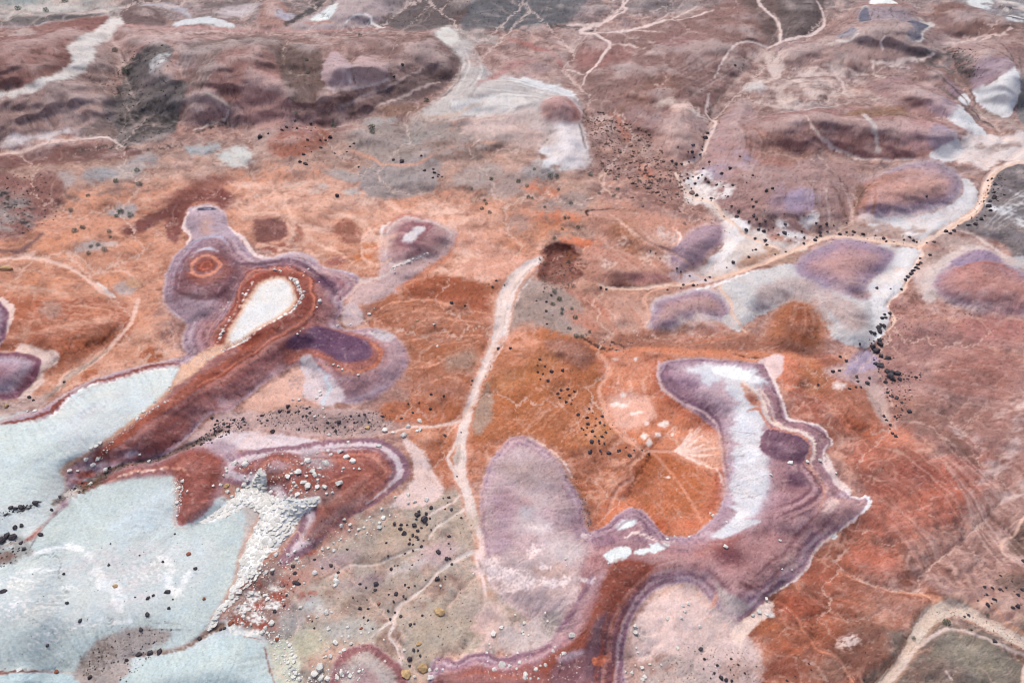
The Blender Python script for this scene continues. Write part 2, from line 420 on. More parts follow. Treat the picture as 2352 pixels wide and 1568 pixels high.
# dark red swales
F([(395,470),(440,440),(500,437),(530,448),(540,470),(520,486),(490,470),(450,476),(425,500),(418,540),(400,560),(380,530)],(138,78,68), f=16, w=(6,4), r=5)
F([(280,530),(330,500),(400,470),(430,450),(480,440),(410,490),(350,520),(300,545)],(128,76,68), f=16, w=(6,4), r=5)
F([(350,480),(420,440),(480,410),(540,415),(500,440),(440,460)],(152,92,78), f=18, r=5, a=.8)
F([(0,560),(60,540),(100,500),(140,470),(150,430),(110,400),(60,420),(0,400),(-200,400),(-200,560)],(146,100,90), f=18, w=(8,5), r=7)
F([(-20,450),(40,450),(75,480),(75,520),(40,535),(-20,525)],(146,138,132), f=34, a=.8, r=10, n=(2,-.6, .3))
for x, y in [(15,455),(62,500),(55,515),(20,475),(70,478)]:
    El(x, y, 14,8,20,(70,64,64), f=10, r=8, n=(3,-.3, .2))
S([(-20,580),(40,580),(70,565),(100,540)],[10,12,10,6],(128,92,88), f=10, r=5)
S([(0,360),(70,348),(150,332),(200,325),(260,325),(320,340)],[9,9,7,10,10,6],(214,180,164), f=6, r=4, seg=('dry_wash', 'thin pale wash at the foot of the red cone'))
F([(-100,385),(60,360),(180,345),(260,345),(330,360),(250,375),(100,385),(0,400)],(136,92,84), f=12, r=7, w=(6,4))
S([(190,355),(260,345),(330,352),(420,345)],8,(104,84,80), f=8, r=6, n=(3,-.2, .3))

# ------------------------------------------------------------------ grey-white broken shelf with the small red cone
F([(1000,88),(1030,72),(1070,80),(1090,120),(1110,160),(1180,185),(1250,200),(1310,222),(1330,250),(1338,330),(1345,395),(1280,392),(1255,345),(1225,305),(1150,282),(1060,282),(950,286),(985,255),(1020,225),(1055,180),(1050,150),(1020,120)],(193,182,173), f=26, w=(8,5), r=9, h=4, hw=60, seg=('rock_shelf', 'broken grey-white shelf running down to the small red cone'))
El(1028,96,26,18,0,(202,199,186), f=8, r=7)
El(1090,90,50,16,5,(166,150,140), f=12, r=8)
F([(1080,130),(1140,120),(1200,140),(1240,180),(1200,190),(1120,180),(1080,160)],(186,138,122), f=20, a=.8, r=8, n=(2,-.5, .2))
S([(1090,220),(1120,200),(1160,170),(1200,150),(1230,150)],[6,14,16,10,6],(180,118,108), f=12, a=.8, r=6, n=(2,-.5, .2))
S([(1170,100),(1220,115),(1270,135),(1300,170)],[10,12,10,4],(172,100,86), f=10, a=.8, r=6)
F([(1170,190),(1250,200),(1310,222),(1328,244),(1260,232),(1190,215)],(207,208,205), f=10, r=8)
F([(1030,255),(1100,245),(1180,235),(1210,260),(1150,275),(1080,275)],(216,210,200), f=12, r=8)
El(1120,300,60,22,-10,(204,172,158), f=18, r=8)
S([(960,282),(1020,280),(1080,262),(1120,248)],[4,6,6,3],(214,168,130), f=8, a=.7)
S([(1265,345),(1300,325),(1330,318)],[4,7,4],(206,160,130), f=6, a=.7)
Bd([(1240,270),(1250,250),(1275,240),(1310,245),(1332,262),(1335,290),(1315,305),(1280,305),(1250,295)],[(0,(198,160,152)),(10,(176,112,102)),(26,(162,88,82)),(40,(158,80,74))], f=10, h=7, hw=40, seg=('badland_hill', 'small red cone on the grey-white shelf'))
F([(1275,295),(1320,300),(1345,340),(1345,390),(1300,390),(1260,370),(1275,335)],(216,206,202), f=36, r=7)
El(1300,280,24,12,0,(190,128,108), f=14, a=.7)
S([(1262,250),(1290,242),(1322,252)],2,(222,200,196), f=3)
F([(1240,345),(1280,340),(1310,372),(1300,395),(1250,395)],(206,206,206), f=16, r=8, n=(2,-.5, .2))

# ------------------------------------------------------------------ top centre: brown fan slopes and their pale rills
F([(1320,90),(1400,90),(1500,70),(1620,30),(1700,0),(1760,20),(1790,60),(1770,120),(1740,150),(1690,190),(1640,240),(1620,300),(1560,360),(1480,330),(1400,260),(1340,200)],(152,106,95), f=24, w=(12,5), r=7, h=6, hw=140, seg=('badland_hill', 'broad brown clay slope between the far pale rills'))
F([(1700,0),(1790,10),(1830,60),(1800,110),(1780,130),(1760,80),(1730,30)],(118,88,80), f=18, w=(6,5), r=6)
F([(1780,-20),(1880,-20),(1890,40),(1870,80),(1800,112),(1785,60),(1772,20)],(122,98,92), f=10, r=5, w=(4,4), h=3, hw=40)
F([(1400,270),(1440,230),(1500,200),(1560,200),(1540,250),(1470,260),(1440,270)],(156,98,74), f=24, r=8, a=.8)
El(1380,140,60,26,-5,(162,92,80), f=30, a=.7); El(1550,110,50,22,-8,(158,98,88), f=30, a=.7)
F([(1500,330),(1540,270),(1570,262),(1610,300),(1640,340),(1600,380),(1550,390),(1510,370)],(182,140,126), f=22, st=5, r=6, h=4, hw=60)
El(1565,262,26,12,0,(214,172,152), f=14, r=7); El(1530,254,26,6,-8,(206,176,156), f=10, r=6); El(1600,272,28,8,20,(204,184,170), f=12, r=7, n=(3,-.4, .2))
RILL = (214,182,168)
for p, wv in [([(1455,-5),(1425,25),(1390,50),(1370,60),(1300,62)],[4,4,4,5,2]),
              ([(1435,0),(1430,18),(1438,28),(1400,48),(1340,70),(1335,80)],[3,6,5,6,7,8]),
              ([(1335,78),(1360,85),(1390,105),(1400,120),(1385,140),(1365,165),(1345,185),(1340,200)],[7,6,7,8,6,6,5,4]),
              ([(1345,80),(1370,84),(1420,74),(1450,74),(1500,62),(1560,52),(1600,44),(1640,30)],[5,5,5,6,5,3,3,2]),
              ([(1450,74),(1490,82),(1530,88)],[4,4,2]),([(1400,118),(1440,115),(1460,124),(1480,128)],[4,4,4,2]),
              ([(1290,160),(1320,170),(1340,182)],[2,4,4]),([(1480,72),(1520,50),(1545,30),(1570,10)],[3,4,4,2]),
              ([(1320,85),(1335,92),(1320,100)],[3,3,2]),([(1600,20),(1560,40),(1540,55)],[3,5,3]),
              ([(1740,-5),(1745,20),(1770,45),(1790,70)],[8,5,4,3]),([(1640,190),(1660,150),(1690,118),(1720,110),(1760,115)],[3,4,5,5,4]),
              ([(1764,116),(1800,104),(1850,92),(1880,75),(1893,55),(1880,25),(1866,0)],[4,4,6,10,5,4,3]),
              ([(1775,40),(1785,70),(1788,108)],[8,6,5]),([(1830,55),(1812,75),(1800,95)],[2,3,2]),
              ([(1626,225),(1622,260),(1643,285),(1630,320),(1605,365),(1570,384)],[4,5,6,5,8,9])]:
    S(p, wv, RILL, f=4, w=(3,2), r=2, dh=-.25)
for x, y, rx, ry in [(1320,110,46,8),(1500,150,40,10),(1720,130,40,20),(1680,170,30,26),(1460,100,40,5),(1740,35,30,8)]:
    El(x, y, rx, ry, 20,(206,172,158), f=18, a=.6, r=9, n=(2,-.1, .4))

# ------------------------------------------------------------------ top right: white-capped hill with slate patches
F([(1760,118),(1830,100),(1890,75),(1930,45),(1985,10),(2060,8),(2110,30),(2150,70),(2165,100),(2160,140),(2100,165),(2020,175),(1930,170),(1800,165)],(162,119,108), f=14, w=(6,4), r=5, h=13, hw=140, rill=.4, st=6, seg=('badland_hill', 'far right hill with a small white cap and slate-blue patches'))
F([(1960,50),(1990,30),(2060,34),(2100,50),(2100,70),(2040,76),(1980,72)],(150,126,134), f=14, r=5, st=4)
F([(1994,24),(2004,10),(2021,2),(2041,6),(2058,22),(2040,28),(2010,29)],(219,226,220), f=4, w=(2,2), r=2, h=2.5, hw=16, st=2)
S([(1992,28),(2026,33),(2062,26)],[4,6,4],(180,118,92), f=4); S([(1990,38),(2030,40),(2070,34)],3,(196,164,158), f=4)
for pts in ([(1968,70),(1970,50),(1982,34),(1988,40),(1990,70),(1978,72)],[(1918,110),(1930,96),(1955,90),(1958,104),(1940,112)],[(2078,78),(2078,66),(2100,62),(2132,66),(2118,82),(2108,96),(2106,110),(2090,118),(2074,112),(2072,104),(2086,96),(2088,86)]):
    F([(x + (x - np.mean([p[0] for p in pts])) * .28 + 2, y + (y - np.mean([p[1] for p in pts])) * .3 + 2) for x, y in pts],(206,198,186), f=7, r=6, a=.9)
    F(pts, (106,105,124), f=4, w=(2,2), r=4)
El(1930,118,36,6,-6,(212,190,176), f=8, r=6); El(1955,80,30,10,-30,(198,170,160), f=12, a=.7, n=(3,-.3, .3))
S([(2010,38),(2010,80),(2018,112)],2,(116,86,82), f=3); S([(2040,38),(2044,80),(2050,92),(2022,115)],2,(116,86,82), f=3)
S([(2022,116),(2014,126),(2020,136)],[4,6,4],(222,190,176), f=3)
S([(2095,52),(2130,62),(2135,70)],[10,12,4],(205,192,180), f=8, r=6, n=(3,-.5, .1))
F([(2130,30),(2220,20),(2300,40),(2330,70),(2310,95),(2240,95),(2180,85)],(144,98,84), f=18, w=(8,5), r=6, h=4, hw=50)
S([(2160,110),(2240,95),(2300,88),(2318,72),(2310,58)],[5,9,9,8,4],(206,172,156), f=8, r=6, n=(3,-.5, .2))
F([(2190,-20),(2500,-20),(2500,80),(2330,60),(2250,34),(2210,20)],(146,142,142), f=16, w=(8,5), r=8)
F([(2216,8),(2260,6),(2280,20),(2250,30),(2225,28)],(206,212,206), f=8, r=5)
for k in range(8):
    S([(2250 + k * 12,18 + k * 7),(2310 + k * 12,24 + k * 8),(2380 + k * 8,44 + k * 9)],[3,6,4],(206,206,202) if k % 2 else (88,82,84), f=5, r=5, n=(2,-.4, .2))
S([(2270,4),(2330,16),(2400,28)],6,(210,196,184), f=5)
F([(2060,125),(2160,130),(2180,145),(2190,200),(2160,170),(2100,160)],(120,102,98), f=16, r=9, n=(2,-.6, .2))
for x, y, rx, ry in [(2195,145,22,14),(2205,165,18,20),(2180,130,14,10),(2215,185,12,16)]:
    El(x, y, rx, ry, 30,(88,82,82), f=12, r=8, n=(3,-.3, .2))
for p in ([(2000,158),(2060,153),(2110,152),(2140,140)],[(2020,165),(2060,160),(2040,160)],[(2000,162),(2010,178),(2030,186)],[(1920,165),(1960,172),(1990,176)],[(1840,190),(1870,168),(1900,180)],[(1900,165),(1930,190),(1940,205),(1935,220)],[(1810,180),(1830,200),(1860,170)]):
    S(p, [3,7,5],(216,184,168), f=5, w=(6,3), r=4)
for x, y, rx, ry in [(1920,170,60,10),(1800,200,60,26),(1850,225,70,14),(1770,150,30,26),(1790,240,40,14),(1960,225,70,10)]:
    El(x, y, rx, ry, 5,(208,178,160), f=26, a=.7, r=12, n=(2,-.35, .35))
F([(1760,130),(1800,150),(1790,185),(1765,175)],(206,178,164), f=10, r=8, st=5)
S([(2018,184),(2035,184),(2044,186)],3,(60,48,46), f=2)
# spurs ending in purple and white clay
def spur(pts, top, wpts, ppts, label):
    F(pts, top, f=8, w=(4,3), r=4, h=7, hw=60, rill=.35, st=5, seg=('badland_hill', label))
    F(ppts, (152,118,130), f=16, r=5, st=4)
    F(wpts, (205,206,204), f=5, w=(2,2), r=4, st=4)
spur([(2180,120),(2260,105),(2320,110),(2352,130),(2400,200),(2352,250),(2315,275),(2250,252),(2228,215),(2190,180)],(160,114,104),
     [(2232,218),(2270,215),(2300,198),(2318,184),(2330,210),(2332,238),(2314,274),(2285,268),(2252,250)],[(2235,165),(2300,160),(2316,186),(2290,205),(2232,220)], 'right-hand spur ending in a purple and white clay nose')
spur([(2100,165),(2160,175),(2200,225),(2225,250),(2222,262),(2190,240),(2150,215),(2110,190)],(152,110,102),
     [(2196,240),(2208,226),(2218,228),(2222,248),(2215,250)],[(2170,200),(2200,215),(2206,230),(2196,240),(2178,228)], 'thin spur between two white-nosed spurs')
spur([(1990,200),(2080,190),(2150,215),(2196,250),(2230,285),(2270,325),(2200,320),(2120,285),(2050,250)],(164,118,112),
     [(2170,288),(2180,272),(2196,252),(2226,282),(2244,305),(2272,324),(2232,322),(2200,308)],[(2120,235),(2180,250),(2194,262),(2176,288),(2130,272)], 'lower spur ending in a white clay nose above the pale delta')
S([(2232,260),(2250,262),(2300,275),(2330,300)],[10,14,16,10],(142,116,104), f=10, r=6)
S([(2150,215),(2200,245),(2230,275),(2280,300)],[5,6,8,6],(120,100,94), f=6, r=5)
S([(2330,150),(2332,190),(2340,240)],[3,4,6],(112,92,88), f=4, r=3)
F([(2335,200),(2400,180),(2400,300),(2340,290),(2330,250)],(128,124,122), f=12, r=8)
# long hill with the two-tone nose
F([(1720,300),(1830,255),(1960,255),(2090,272),(2170,290),(2230,322),(2200,345),(2160,372),(2060,375),(1990,368),(1900,360),(1800,345),(1740,330)],(160,112,104), f=12, w=(6,4), r=5, h=9, hw=70, rill=.35, st=6, seg=('badland_hill', 'long brown hill with an ochre crest above the pale delta'))
F([(1920,275),(1990,262),(2060,260),(2085,275),(2040,285),(1960,285)],(150,102,74), f=12, r=7)
F([(2060,300),(2140,300),(2170,330),(2140,360),(2080,355),(2055,330)],(178,124,118), f=22, r=6)
F([(2140,305),(2190,320),(2175,350),(2140,360),(2120,340)],(152,124,140), f=18, r=5)
F([(2130,368),(2170,345),(2190,335),(2205,350),(2200,372),(2160,380)],(204,200,198), f=8, r=6, st=5)
S([(1978,285),(1990,310),(2005,340),(2015,360)],[14,12,8,5],(186,168,160), f=8, r=6)
S([(2085,270),(2150,300),(2200,325),(2235,335)],[4,6,7,5],(150,106,92), f=5)
# delta of pale wash at far right
F([(2215,325),(2260,320),(2320,318),(2352,310),(2560,320),(2560,420),(2352,380),(2300,372),(2260,395),(2230,385),(2200,380),(2180,360)],(219,203,194), f=14, w=(10,5), r=8, seg=('dry_wash', 'pale braided delta of wash at the right edge'))
for x, y, rx, ry in [(2270,350,18,8),(2300,340,20,6),(2250,345,12,6),(2320,300,30,12),(2330,335,20,6)]:
    El(x, y, rx, ry, 0,(160,132,120), f=10, a=.8, r=7)
S([(2230,330),(2260,325),(2290,330),(2330,322)],4,(232,206,186), f=4)

# ------------------------------------------------------------------ slopes above the upper wash
F([(1600,400),(1620,340),(1650,290),(1680,250),(1720,240),(1740,300),(1800,345),(1830,365),(1900,370),(1960,385),(1970,430),(1950,470),(1960,510),(1900,535),(1820,540),(1760,545),(1700,520),(1660,490),(1610,440)],(163,127,120), f=16, w=(8,5), r=6, h=6, hw=110, rill=.35, st=7, seg=('badland_hill', 'mauve-brown slope dotted with boulders above the upper wash'))
F([(1650,290),(1700,250),(1740,300),(1720,360),(1690,400),(1640,420),(1620,380)],(176,136,132), f=26, r=6, st=6)
F([(1700,300),(1790,330),(1860,360),(1790,390),(1720,370)],(166,114,98), f=26, r=8)
S([(1840,290),(1860,320),(1900,345),(1950,362),(2010,372),(2100,374)],[3,5,5,5,5,4],(206,172,156), f=4, dh=-.3)
F([(1800,460),(1830,440),(1870,450),(1875,480),(1840,495),(1800,490)],(160,140,160), f=22, r=6, st=4)
F([(1760,470),(1800,430),(1790,500),(1760,500)],(156,126,134), f=20, r=5)
El(1860,512,22,14,-30,(220,213,208), f=10, r=8); El(1740,545,30,14,20,(216,206,198), f=12, r=9, n=(2,-.6,0))
for p in ([(1870,460),(1880,490),(1890,520)],[(1900,420),(1925,460),(1945,510)],[(1850,420),(1870,450),(1870,480)]):
    S(p, [3,5,4],(128,98,88), f=5, r=4)
for p in ([(1890,440),(1900,480),(1905,520)],[(1930,430),(1950,470),(1960,520)]):
    S(p, [3,4,5],(196,168,158), f=5, r=4)
El(1700,380,30,16,0,(160,138,152), f=18, n=(2,-.4, .3)); El(1640,400,34,18,0,(168,146,156), f=18, n=(2,-.6, .2))

# elongated dome with a red heart and a white skirt
F([(1985,515),(2030,500),(2120,495),(2180,475),(2210,445),(2208,420),(2230,425),(2248,450),(2240,490),(2190,525),(2120,555),(2060,540),(2010,530)],(214,211,208), f=6, w=(3,2), r=5, st=5)
Bd([(1960,480),(1965,440),(1990,415),(2050,392),(2105,378),(2150,382),(2190,400),(2206,430),(2195,462),(2150,484),(2090,497),(2030,502),(1985,500)],[(0,(186,170,176)),(8,(156,136,150)),(22,(168,136,144)),(36,(184,142,136)),(60,(184,136,122))], f=20, h=6, hw=70, rill=.3, st=4, seg=('badland_hill', 'long purple dome with a red heart and white skirt beside the bend of the upper wash'))
F([(1960,470),(1970,430),(2010,408),(2090,400),(2110,412),(2040,430),(2000,450),(1985,490)],(166,116,98), f=18, a=.9, r=5)
F([(1960,490),(1962,440),(1975,420),(1985,440),(1972,480),(1975,500)],(140,104,92), f=10, r=4)
S([(2010,440),(2006,475),(2000,502)],[4,6,8],(160,108,92), f=5); El(1990,502,18,6,0,(212,194,188), f=6)
El(1990,530,36,8,0,(176,146,132), f=12, r=7); El(2090,540,40,8,-8,(170,140,126), f=10, r=8)
F([(1870,520),(1960,510),(2020,515),(2080,530),(2120,555),(2040,558),(1960,548),(1880,545)],(172,146,134), f=16, r=8, n=(2,-.7, .1))

# dark ground at the right edge
F([(2260,430),(2300,395),(2352,388),(2600,400),(2600,640),(2352,610),(2310,570),(2240,540),(2190,525),(2250,490)],(124,116,116), f=14, w=(8,5), r=7, h=3, hw=70, seg=('badland_hill', 'dark grey slope with whitish streaks at the right edge'))
for k in range(9):
    x = 2262 + k * 9
    S([(x, 470 + (k % 3) * 16 - k * 4),(x + 34,490 + (k % 3) * 15 - k * 4),(x + 80,505 + (k % 3) * 14 - k * 4)],[2,6,3],(203,203,200), f=6, r=6, n=(2,-.25, .3))
F([(2290,390),(2352,384),(2500,400),(2500,450),(2300,440)],(104,98,100), f=16, r=7, n=(2,-.5, .2))
F([(2300,600),(2352,590),(2500,600),(2500,630),(2352,622)],(192,190,188), f=8, r=7)

# ------------------------------------------------------------------ white flats around the upper wash
F([(1590,420),(1640,470),(1690,505),(1760,550),(1830,560),(1850,575),(1790,590),(1720,620),(1650,645),(1600,640),(1570,635),(1600,615),(1640,590),(1660,560),(1665,520),(1620,480),(1570,460)],(211,198,188), f=14, w=(8,5), r=8, n=None)
F([(1640,530),(1680,500),(1720,525),(1700,560),(1660,600),(1620,625),(1640,590),(1660,560)],(226,221,216), f=10, r=7)
for x, y, rx, ry in [(1810,543,34,10),(1790,520,14,14),(1850,550,30,6),(1680,540,26,22),(1660,610,40,16),(2110,545,40,6),(1600,420,34,16),(1640,440,40,14)]:
    El(x, y, rx, ry, 10,(226,218,212), f=14, r=9, n=(2,-.6, .15))
El(1740,600,50,14,-14,(176,140,118), f=12, r=6); El(1800,600,40,10,-20,(172,140,118), f=10, r=6, a=.8); El(1770,576,24,6,10,(178,146,126), f=8, r=5); El(1760,500,26,20,30,(146,116,110), f=14, a=.7, r=7)
El(2060,575,40,10,5,(206,200,192), f=12, r=8)
El(2160,600,50,24,0,(168,142,130), f=20, r=9); El(2130,640,34,40,20,(200,176,166), f=20, r=9); El(2200,560,60,16,12,(176,152,142), f=16, r=9)

# upper wash, sandy pink, from the right edge down past the crater
WSH = (222,190,168)
S([(1551,405),(1560,425),(1580,448),(1610,462),(1640,475),(1662,500),(1690,522),(1720,545),(1760,565),(1800,577)],[7,7,8,8,10,9,8,8,10,8],(226,198,178), f=5, dh=-.4)
S([(2560,372),(2420,372),(2352,376),(2310,384),(2278,402),(2262,436),(2250,472),(2225,498),(2185,520),(2145,543),(2110,562),(2060,560),(1990,552),(1930,545),(1890,549),(1840,568),(1790,590),(1740,610),(1690,628),(1640,642),(1580,652),(1520,658),(1460,663),(1400,662),(1375,655)],[20,20,18,18,22,22,18,20,17,16,15,12,12,11,12,14,15,14,13,13,12,11,11,9,5], WSH, f=5, w=(4,2), dh=-.5, seg=('dry_wash', 'sandy pink upper wash winding past the purple domes to the crater'))
S([(2352,370),(2300,384),(2272,404),(2256,440),(2240,486),(2190,512),(2110,556),(2040,550),(1960,542)],[6,5,5,6,5,6,4,4,3],(236,218,204), f=4, a=.8)
S([(2340,380),(2285,400),(2266,440),(2250,482),(2200,515),(2130,556),(2080,566)],[2,3,2,3,2,3,2],(196,160,136), f=3, a=.8)
S([(1820,584),(1760,604),(1700,628),(1620,648),(1540,655)],[3,4,5,4,3],(204,158,130), f=4, a=.6)
S([(2112,566),(2116,590),(2098,612),(2082,650),(2070,672),(2045,690),(2040,712),(2052,735),(2040,755),(2010,780)],[9,8,7,7,8,7,6,8,6,4], WSH, f=4, w=(4,2), dh=-.4, seg=('dry_wash', 'narrow side wash dropping past the white clay skirt'))
S([(2110,560),(2150,545),(2190,535),(2230,540),(2260,560),(2300,585),(2330,600)],[5,4,4,5,6,6,5],(203,188,178), f=6, r=4)

# purple dome with white skirt
F([(1990,660),(2040,600),(2060,575),(2112,572),(2112,592),(2085,640),(2060,680),(2040,700),(2035,760),(2000,790),(1992,720),(1960,690)],(219,216,212), f=6, w=(3,2), r=6, st=4)
F([(1650,662),(1690,640),(1750,622),(1810,612),(1850,620),(1900,660),(1970,685),(2000,700),(2005,780),(1985,800),(1930,790),(1880,740),(1850,700),(1800,702),(1750,722),(1700,755),(1685,740),(1680,715),(1662,688)],(193,190,187), f=7, w=(4,3), r=4, st=5, h=8, hw=80, rill=.35, seg=('badland_hill', 'pale grey clay hill with an ochre crest under the purple dome'))
Bd([(1824,615),(1840,592),(1880,568),(1925,552),(1965,552),(2010,564),(2050,578),(2056,590),(2035,622),(2000,650),(1985,670),(1960,688),(1910,672),(1860,655),(1830,640)],[(0,(184,170,176)),(8,(158,138,154)),(24,(160,132,146)),(40,(174,138,140)),(60,(182,142,138))], f=22, h=7, hw=60, rill=.2, st=3, seg=('badland_hill', 'round purple clay dome standing inside the bend of the upper wash'))
El(1945,610,50,22,0,(182,140,134), f=26, a=.7, n=(2,-.4, .4)); El(1880,660,30,12,20,(136,122,146), f=16, a=.7)
El(1975,680,24,10,5,(150,114,118), f=10, r=4)
F([(1780,650),(1830,645),(1900,672),(1960,700),(1990,740),(1950,770),(1900,720),(1850,690),(1790,690),(1740,700),(1740,670)],(184,160,154), f=26, a=.8, r=6, st=5)
S([(1770,690),(1810,676),(1860,682),(1890,700)],[6,10,10,6],(204,186,178), f=8, r=6)
F([(1760,775),(1775,730),(1795,702),(1825,690),(1862,700),(1888,730),(1895,770),(1880,800),(1840,815),(1790,810)],(166,104,72), f=44, w=(4,4), r=5, st=8, h=3, hw=50)
F([(1795,770),(1815,720),(1840,705),(1865,730),(1870,775),(1835,805),(1800,800)],(140,76,46), f=44, a=.9, r=5, st=8)
# purple spur and its rivulets
Bd([(1480,745),(1490,715),(1500,695),(1530,682),(1580,668),(1625,664),(1660,682),(1678,710),(1690,750),(1640,740),(1590,740),(1540,760),(1500,775)],[(0,(212,194,188)),(6,(186,170,174)),(16,(154,130,144)),(34,(170,134,132)),(60,(180,142,132))], f=16, h=4, hw=50, rill=.2, st=3, seg=('badland_hill', 'low purple spur edged in white below the upper wash'))
El(1590,735,40,10,-10,(200,180,172), f=16, n=(2,-.4, .3)); El(1620,765,60,10,-14,(192,116,88), f=18, r=8, a=.8)
F([(1655,735),(1680,725),(1705,750),(1698,765),(1675,752)],(203,196,190), f=5, r=3)
S([(1475,762),(1490,735),(1486,708),(1478,690),(1495,672),(1530,664)],[3,6,8,7,5,4],(216,164,138), f=4, dh=-.3); S([(1490,738),(1480,755)],3,(226,214,206), f=3)
S([(1650,655),(1660,675),(1678,700),(1680,725),(1700,748),(1710,768)],[6,5,5,4,4,3],(216,178,152), f=4, dh=-.3)
S([(1600,668),(1640,658),(1690,640),(1730,626)],[5,8,7,4],(224,218,212), f=6, r=4)
# right purple dome
F([(2120,690),(2120,640),(2150,600),(2200,572),(2250,568),(2300,585),(2330,605),(2300,620),(2200,600),(2160,640),(2150,690)],(201,184,175), f=14, r=8)
Bd([(2138,660),(2150,630),(2180,605),(2215,580),(2260,576),(2300,595),(2340,620),(2420,660),(2420,730),(2300,725),(2220,710),(2165,690)],[(0,(186,170,172)),(10,(162,136,146)),(22,(170,130,132)),(40,(174,126,120)),(70,(176,124,114))], f=26, h=8, hw=70, rill=.2, st=4, seg=('badland_hill', 'reddish purple dome at the right edge below the dark grey slope'))
F([(2185,606),(2225,584),(2270,580),(2300,600),(2260,606),(2210,614)],(148,128,148), f=10, r=4)
S([(2190,628),(2230,612),(2290,612),(2330,630)],[4,8,8,6],(176,108,92), f=8, a=.7)

# ------------------------------------------------------------------ small purple hill above the crater and the red slope
F([(1340,500),(1380,480),(1440,475),(1520,500),(1600,510),(1650,520),(1640,580),(1590,625),(1540,630),(1460,600),(1400,560),(1350,520)],(182,132,112), f=18, w=(8,4), r=6, h=5, hw=60, rill=.3, st=6, seg=('badland_hill', 'orange slope with a purple nose above the crater wash'))
F([(1400,530),(1440,510),(1470,540),(1470,590),(1430,570)],(166,112,84), f=20, r=6, st=6)
Bd([(1530,600),(1545,575),(1580,540),(1610,522),(1650,512),(1664,530),(1655,560),(1625,585),(1610,605),(1580,622),(1550,620)],[(0,(196,172,176)),(8,(162,134,146)),(40,(174,144,150))], f=28, h=2, hw=40, st=3)
S([(1545,530),(1558,545),(1560,560),(1540,580)],[8,8,7,3],(218,160,138), f=6, r=4); S([(1550,535),(1562,550),(1555,572)],3,(232,214,204), f=3)
El(1530,545,22,14,30,(212,192,182), f=14, n=(2,-.5, .2)); El(1510,560,24,10,0,(196,158,142), f=16)
F([(1330,590),(1360,570),(1420,580),(1480,600),(1540,625),(1600,640),(1560,652),(1460,656),(1400,656),(1345,640)],(184,132,112), f=12, w=(5,3), r=5, h=4, hw=40, rill=.2, st=5)
F([(1570,625),(1640,645),(1600,652),(1560,650),(1530,630)],(206,190,190), f=12, r=7, n=(2,-.7, .1)); El(1500,640,60,8,-2,(180,122,122), f=12, a=.7)
for x, y in [(1494,590),(1397,612),(1480,605),(1430,560),(1530,600)]:
    El(x, y, 14,9,20,(216,192,178), f=12, r=6, n=(3,-.4, .3))
S([(1395,496),(1415,510),(1460,545),(1480,562),(1520,580),(1555,595),(1580,610),(1600,630),(1640,642)],[3,6,7,5,4,4,5,5,4],(206,164,144), f=5, dh=-.4)
S([(1348,500),(1345,492),(1360,488),(1378,490),(1400,486),(1420,484),(1440,482)],[6,7,6,4,3,2,1.5],(84,52,44), f=3, r=2)  # shaded face of the cut bank, painted as a dark line
S([(1340,466),(1360,462),(1370,460)],[3,3,2],(96,56,46), f=2)
S([(1365,415),(1390,398),(1385,425),(1400,445),(1420,458)],[3,4,4,5,4],(216,176,150), f=4, a=.8)
El(1270,500,60,14,6,(196,118,82), f=20, r=9, n=(2,-.5, .3)); El(1330,560,50,10,0,(206,120,82), f=12, r=6); El(1240,440,40,16,10,(192,120,88), f=22, r=9, n=(2,-.4, .3))

# ------------------------------------------------------------------ crater at the head of the pale central wash
F([(1236,600),(1242,580),(1262,566),(1290,562),(1320,570),(1330,585),(1345,605),(1340,635),(1310,650),(1270,660),(1242,655),(1234,630)],(136,84,72), f=5, w=(5,4), r=4, h=-2.2, hw=26, seg=('sink_crater', 'dark red collapsed hollow at the head of the pale central wash'))
S([(1250,600),(1270,580),(1296,568),(1320,574)],[5,6,5,3],(104,58,50), f=5, a=.8)  # shade under the far rim, painted as a darker band
for p in ([(1310,580),(1298,600),(1292,615)],[(1330,585),(1310,600),(1296,616)]):
    S(p, [6,4,2],(146,96,66), f=4)
F([(1262,620),(1300,610),(1330,632),(1310,652),(1270,660),(1250,650)],(142,96,82), f=10, r=8, n=(2,-.7, .1))
S([(1238,645),(1236,610),(1246,580)],[5,4,5],(150,84,60), f=4)
El(1336,610,14,18,0,(186,140,120), f=10, n=(3,-.5, .2))
# pinkish fan above the crater, left of it
F([(1050,640),(1060,580),(1040,520),(1080,520),(1130,560),(1180,590),(1236,600),(1180,640),(1120,650)],(208,152,128), f=24, w=(10,5), r=9)
for p in ([(1000,500),(1060,520),(1090,560),(1100,600)],[(900,480),(960,492),(1020,500),(1070,520)],[(1100,555),(1150,575),(1220,590)],[(1080,620),(1140,610),(1230,600)],[(1060,500),(1120,520),(1180,555)],[(1190,560),(1240,570),(1190,600)]):
    S(p, [5,14,12,6],(222,174,152), f=12, a=.7, r=6, n=(2,-.6, .2))
F([(1160,660),(1200,640),(1240,650),(1290,665),(1330,700),(1350,770),(1300,785),(1220,740),(1170,760)],(164,142,130), f=20, w=(8,5), r=8)
El(1260,720,40,30,30,(158,138,128), f=20, n=(2,-.5, .2)); El(1340,740,40,16,30,(186,116,92), f=20, r=8, a=.7)
S([(1300,665),(1350,690),(1400,730),(1430,770)],[10,20,24,14],(184,120,98), f=20, a=.7, r=8)
F([(1400,690),(1460,690),(1490,730),(1460,770),(1420,760)],(190,148,130), f=24, r=8)

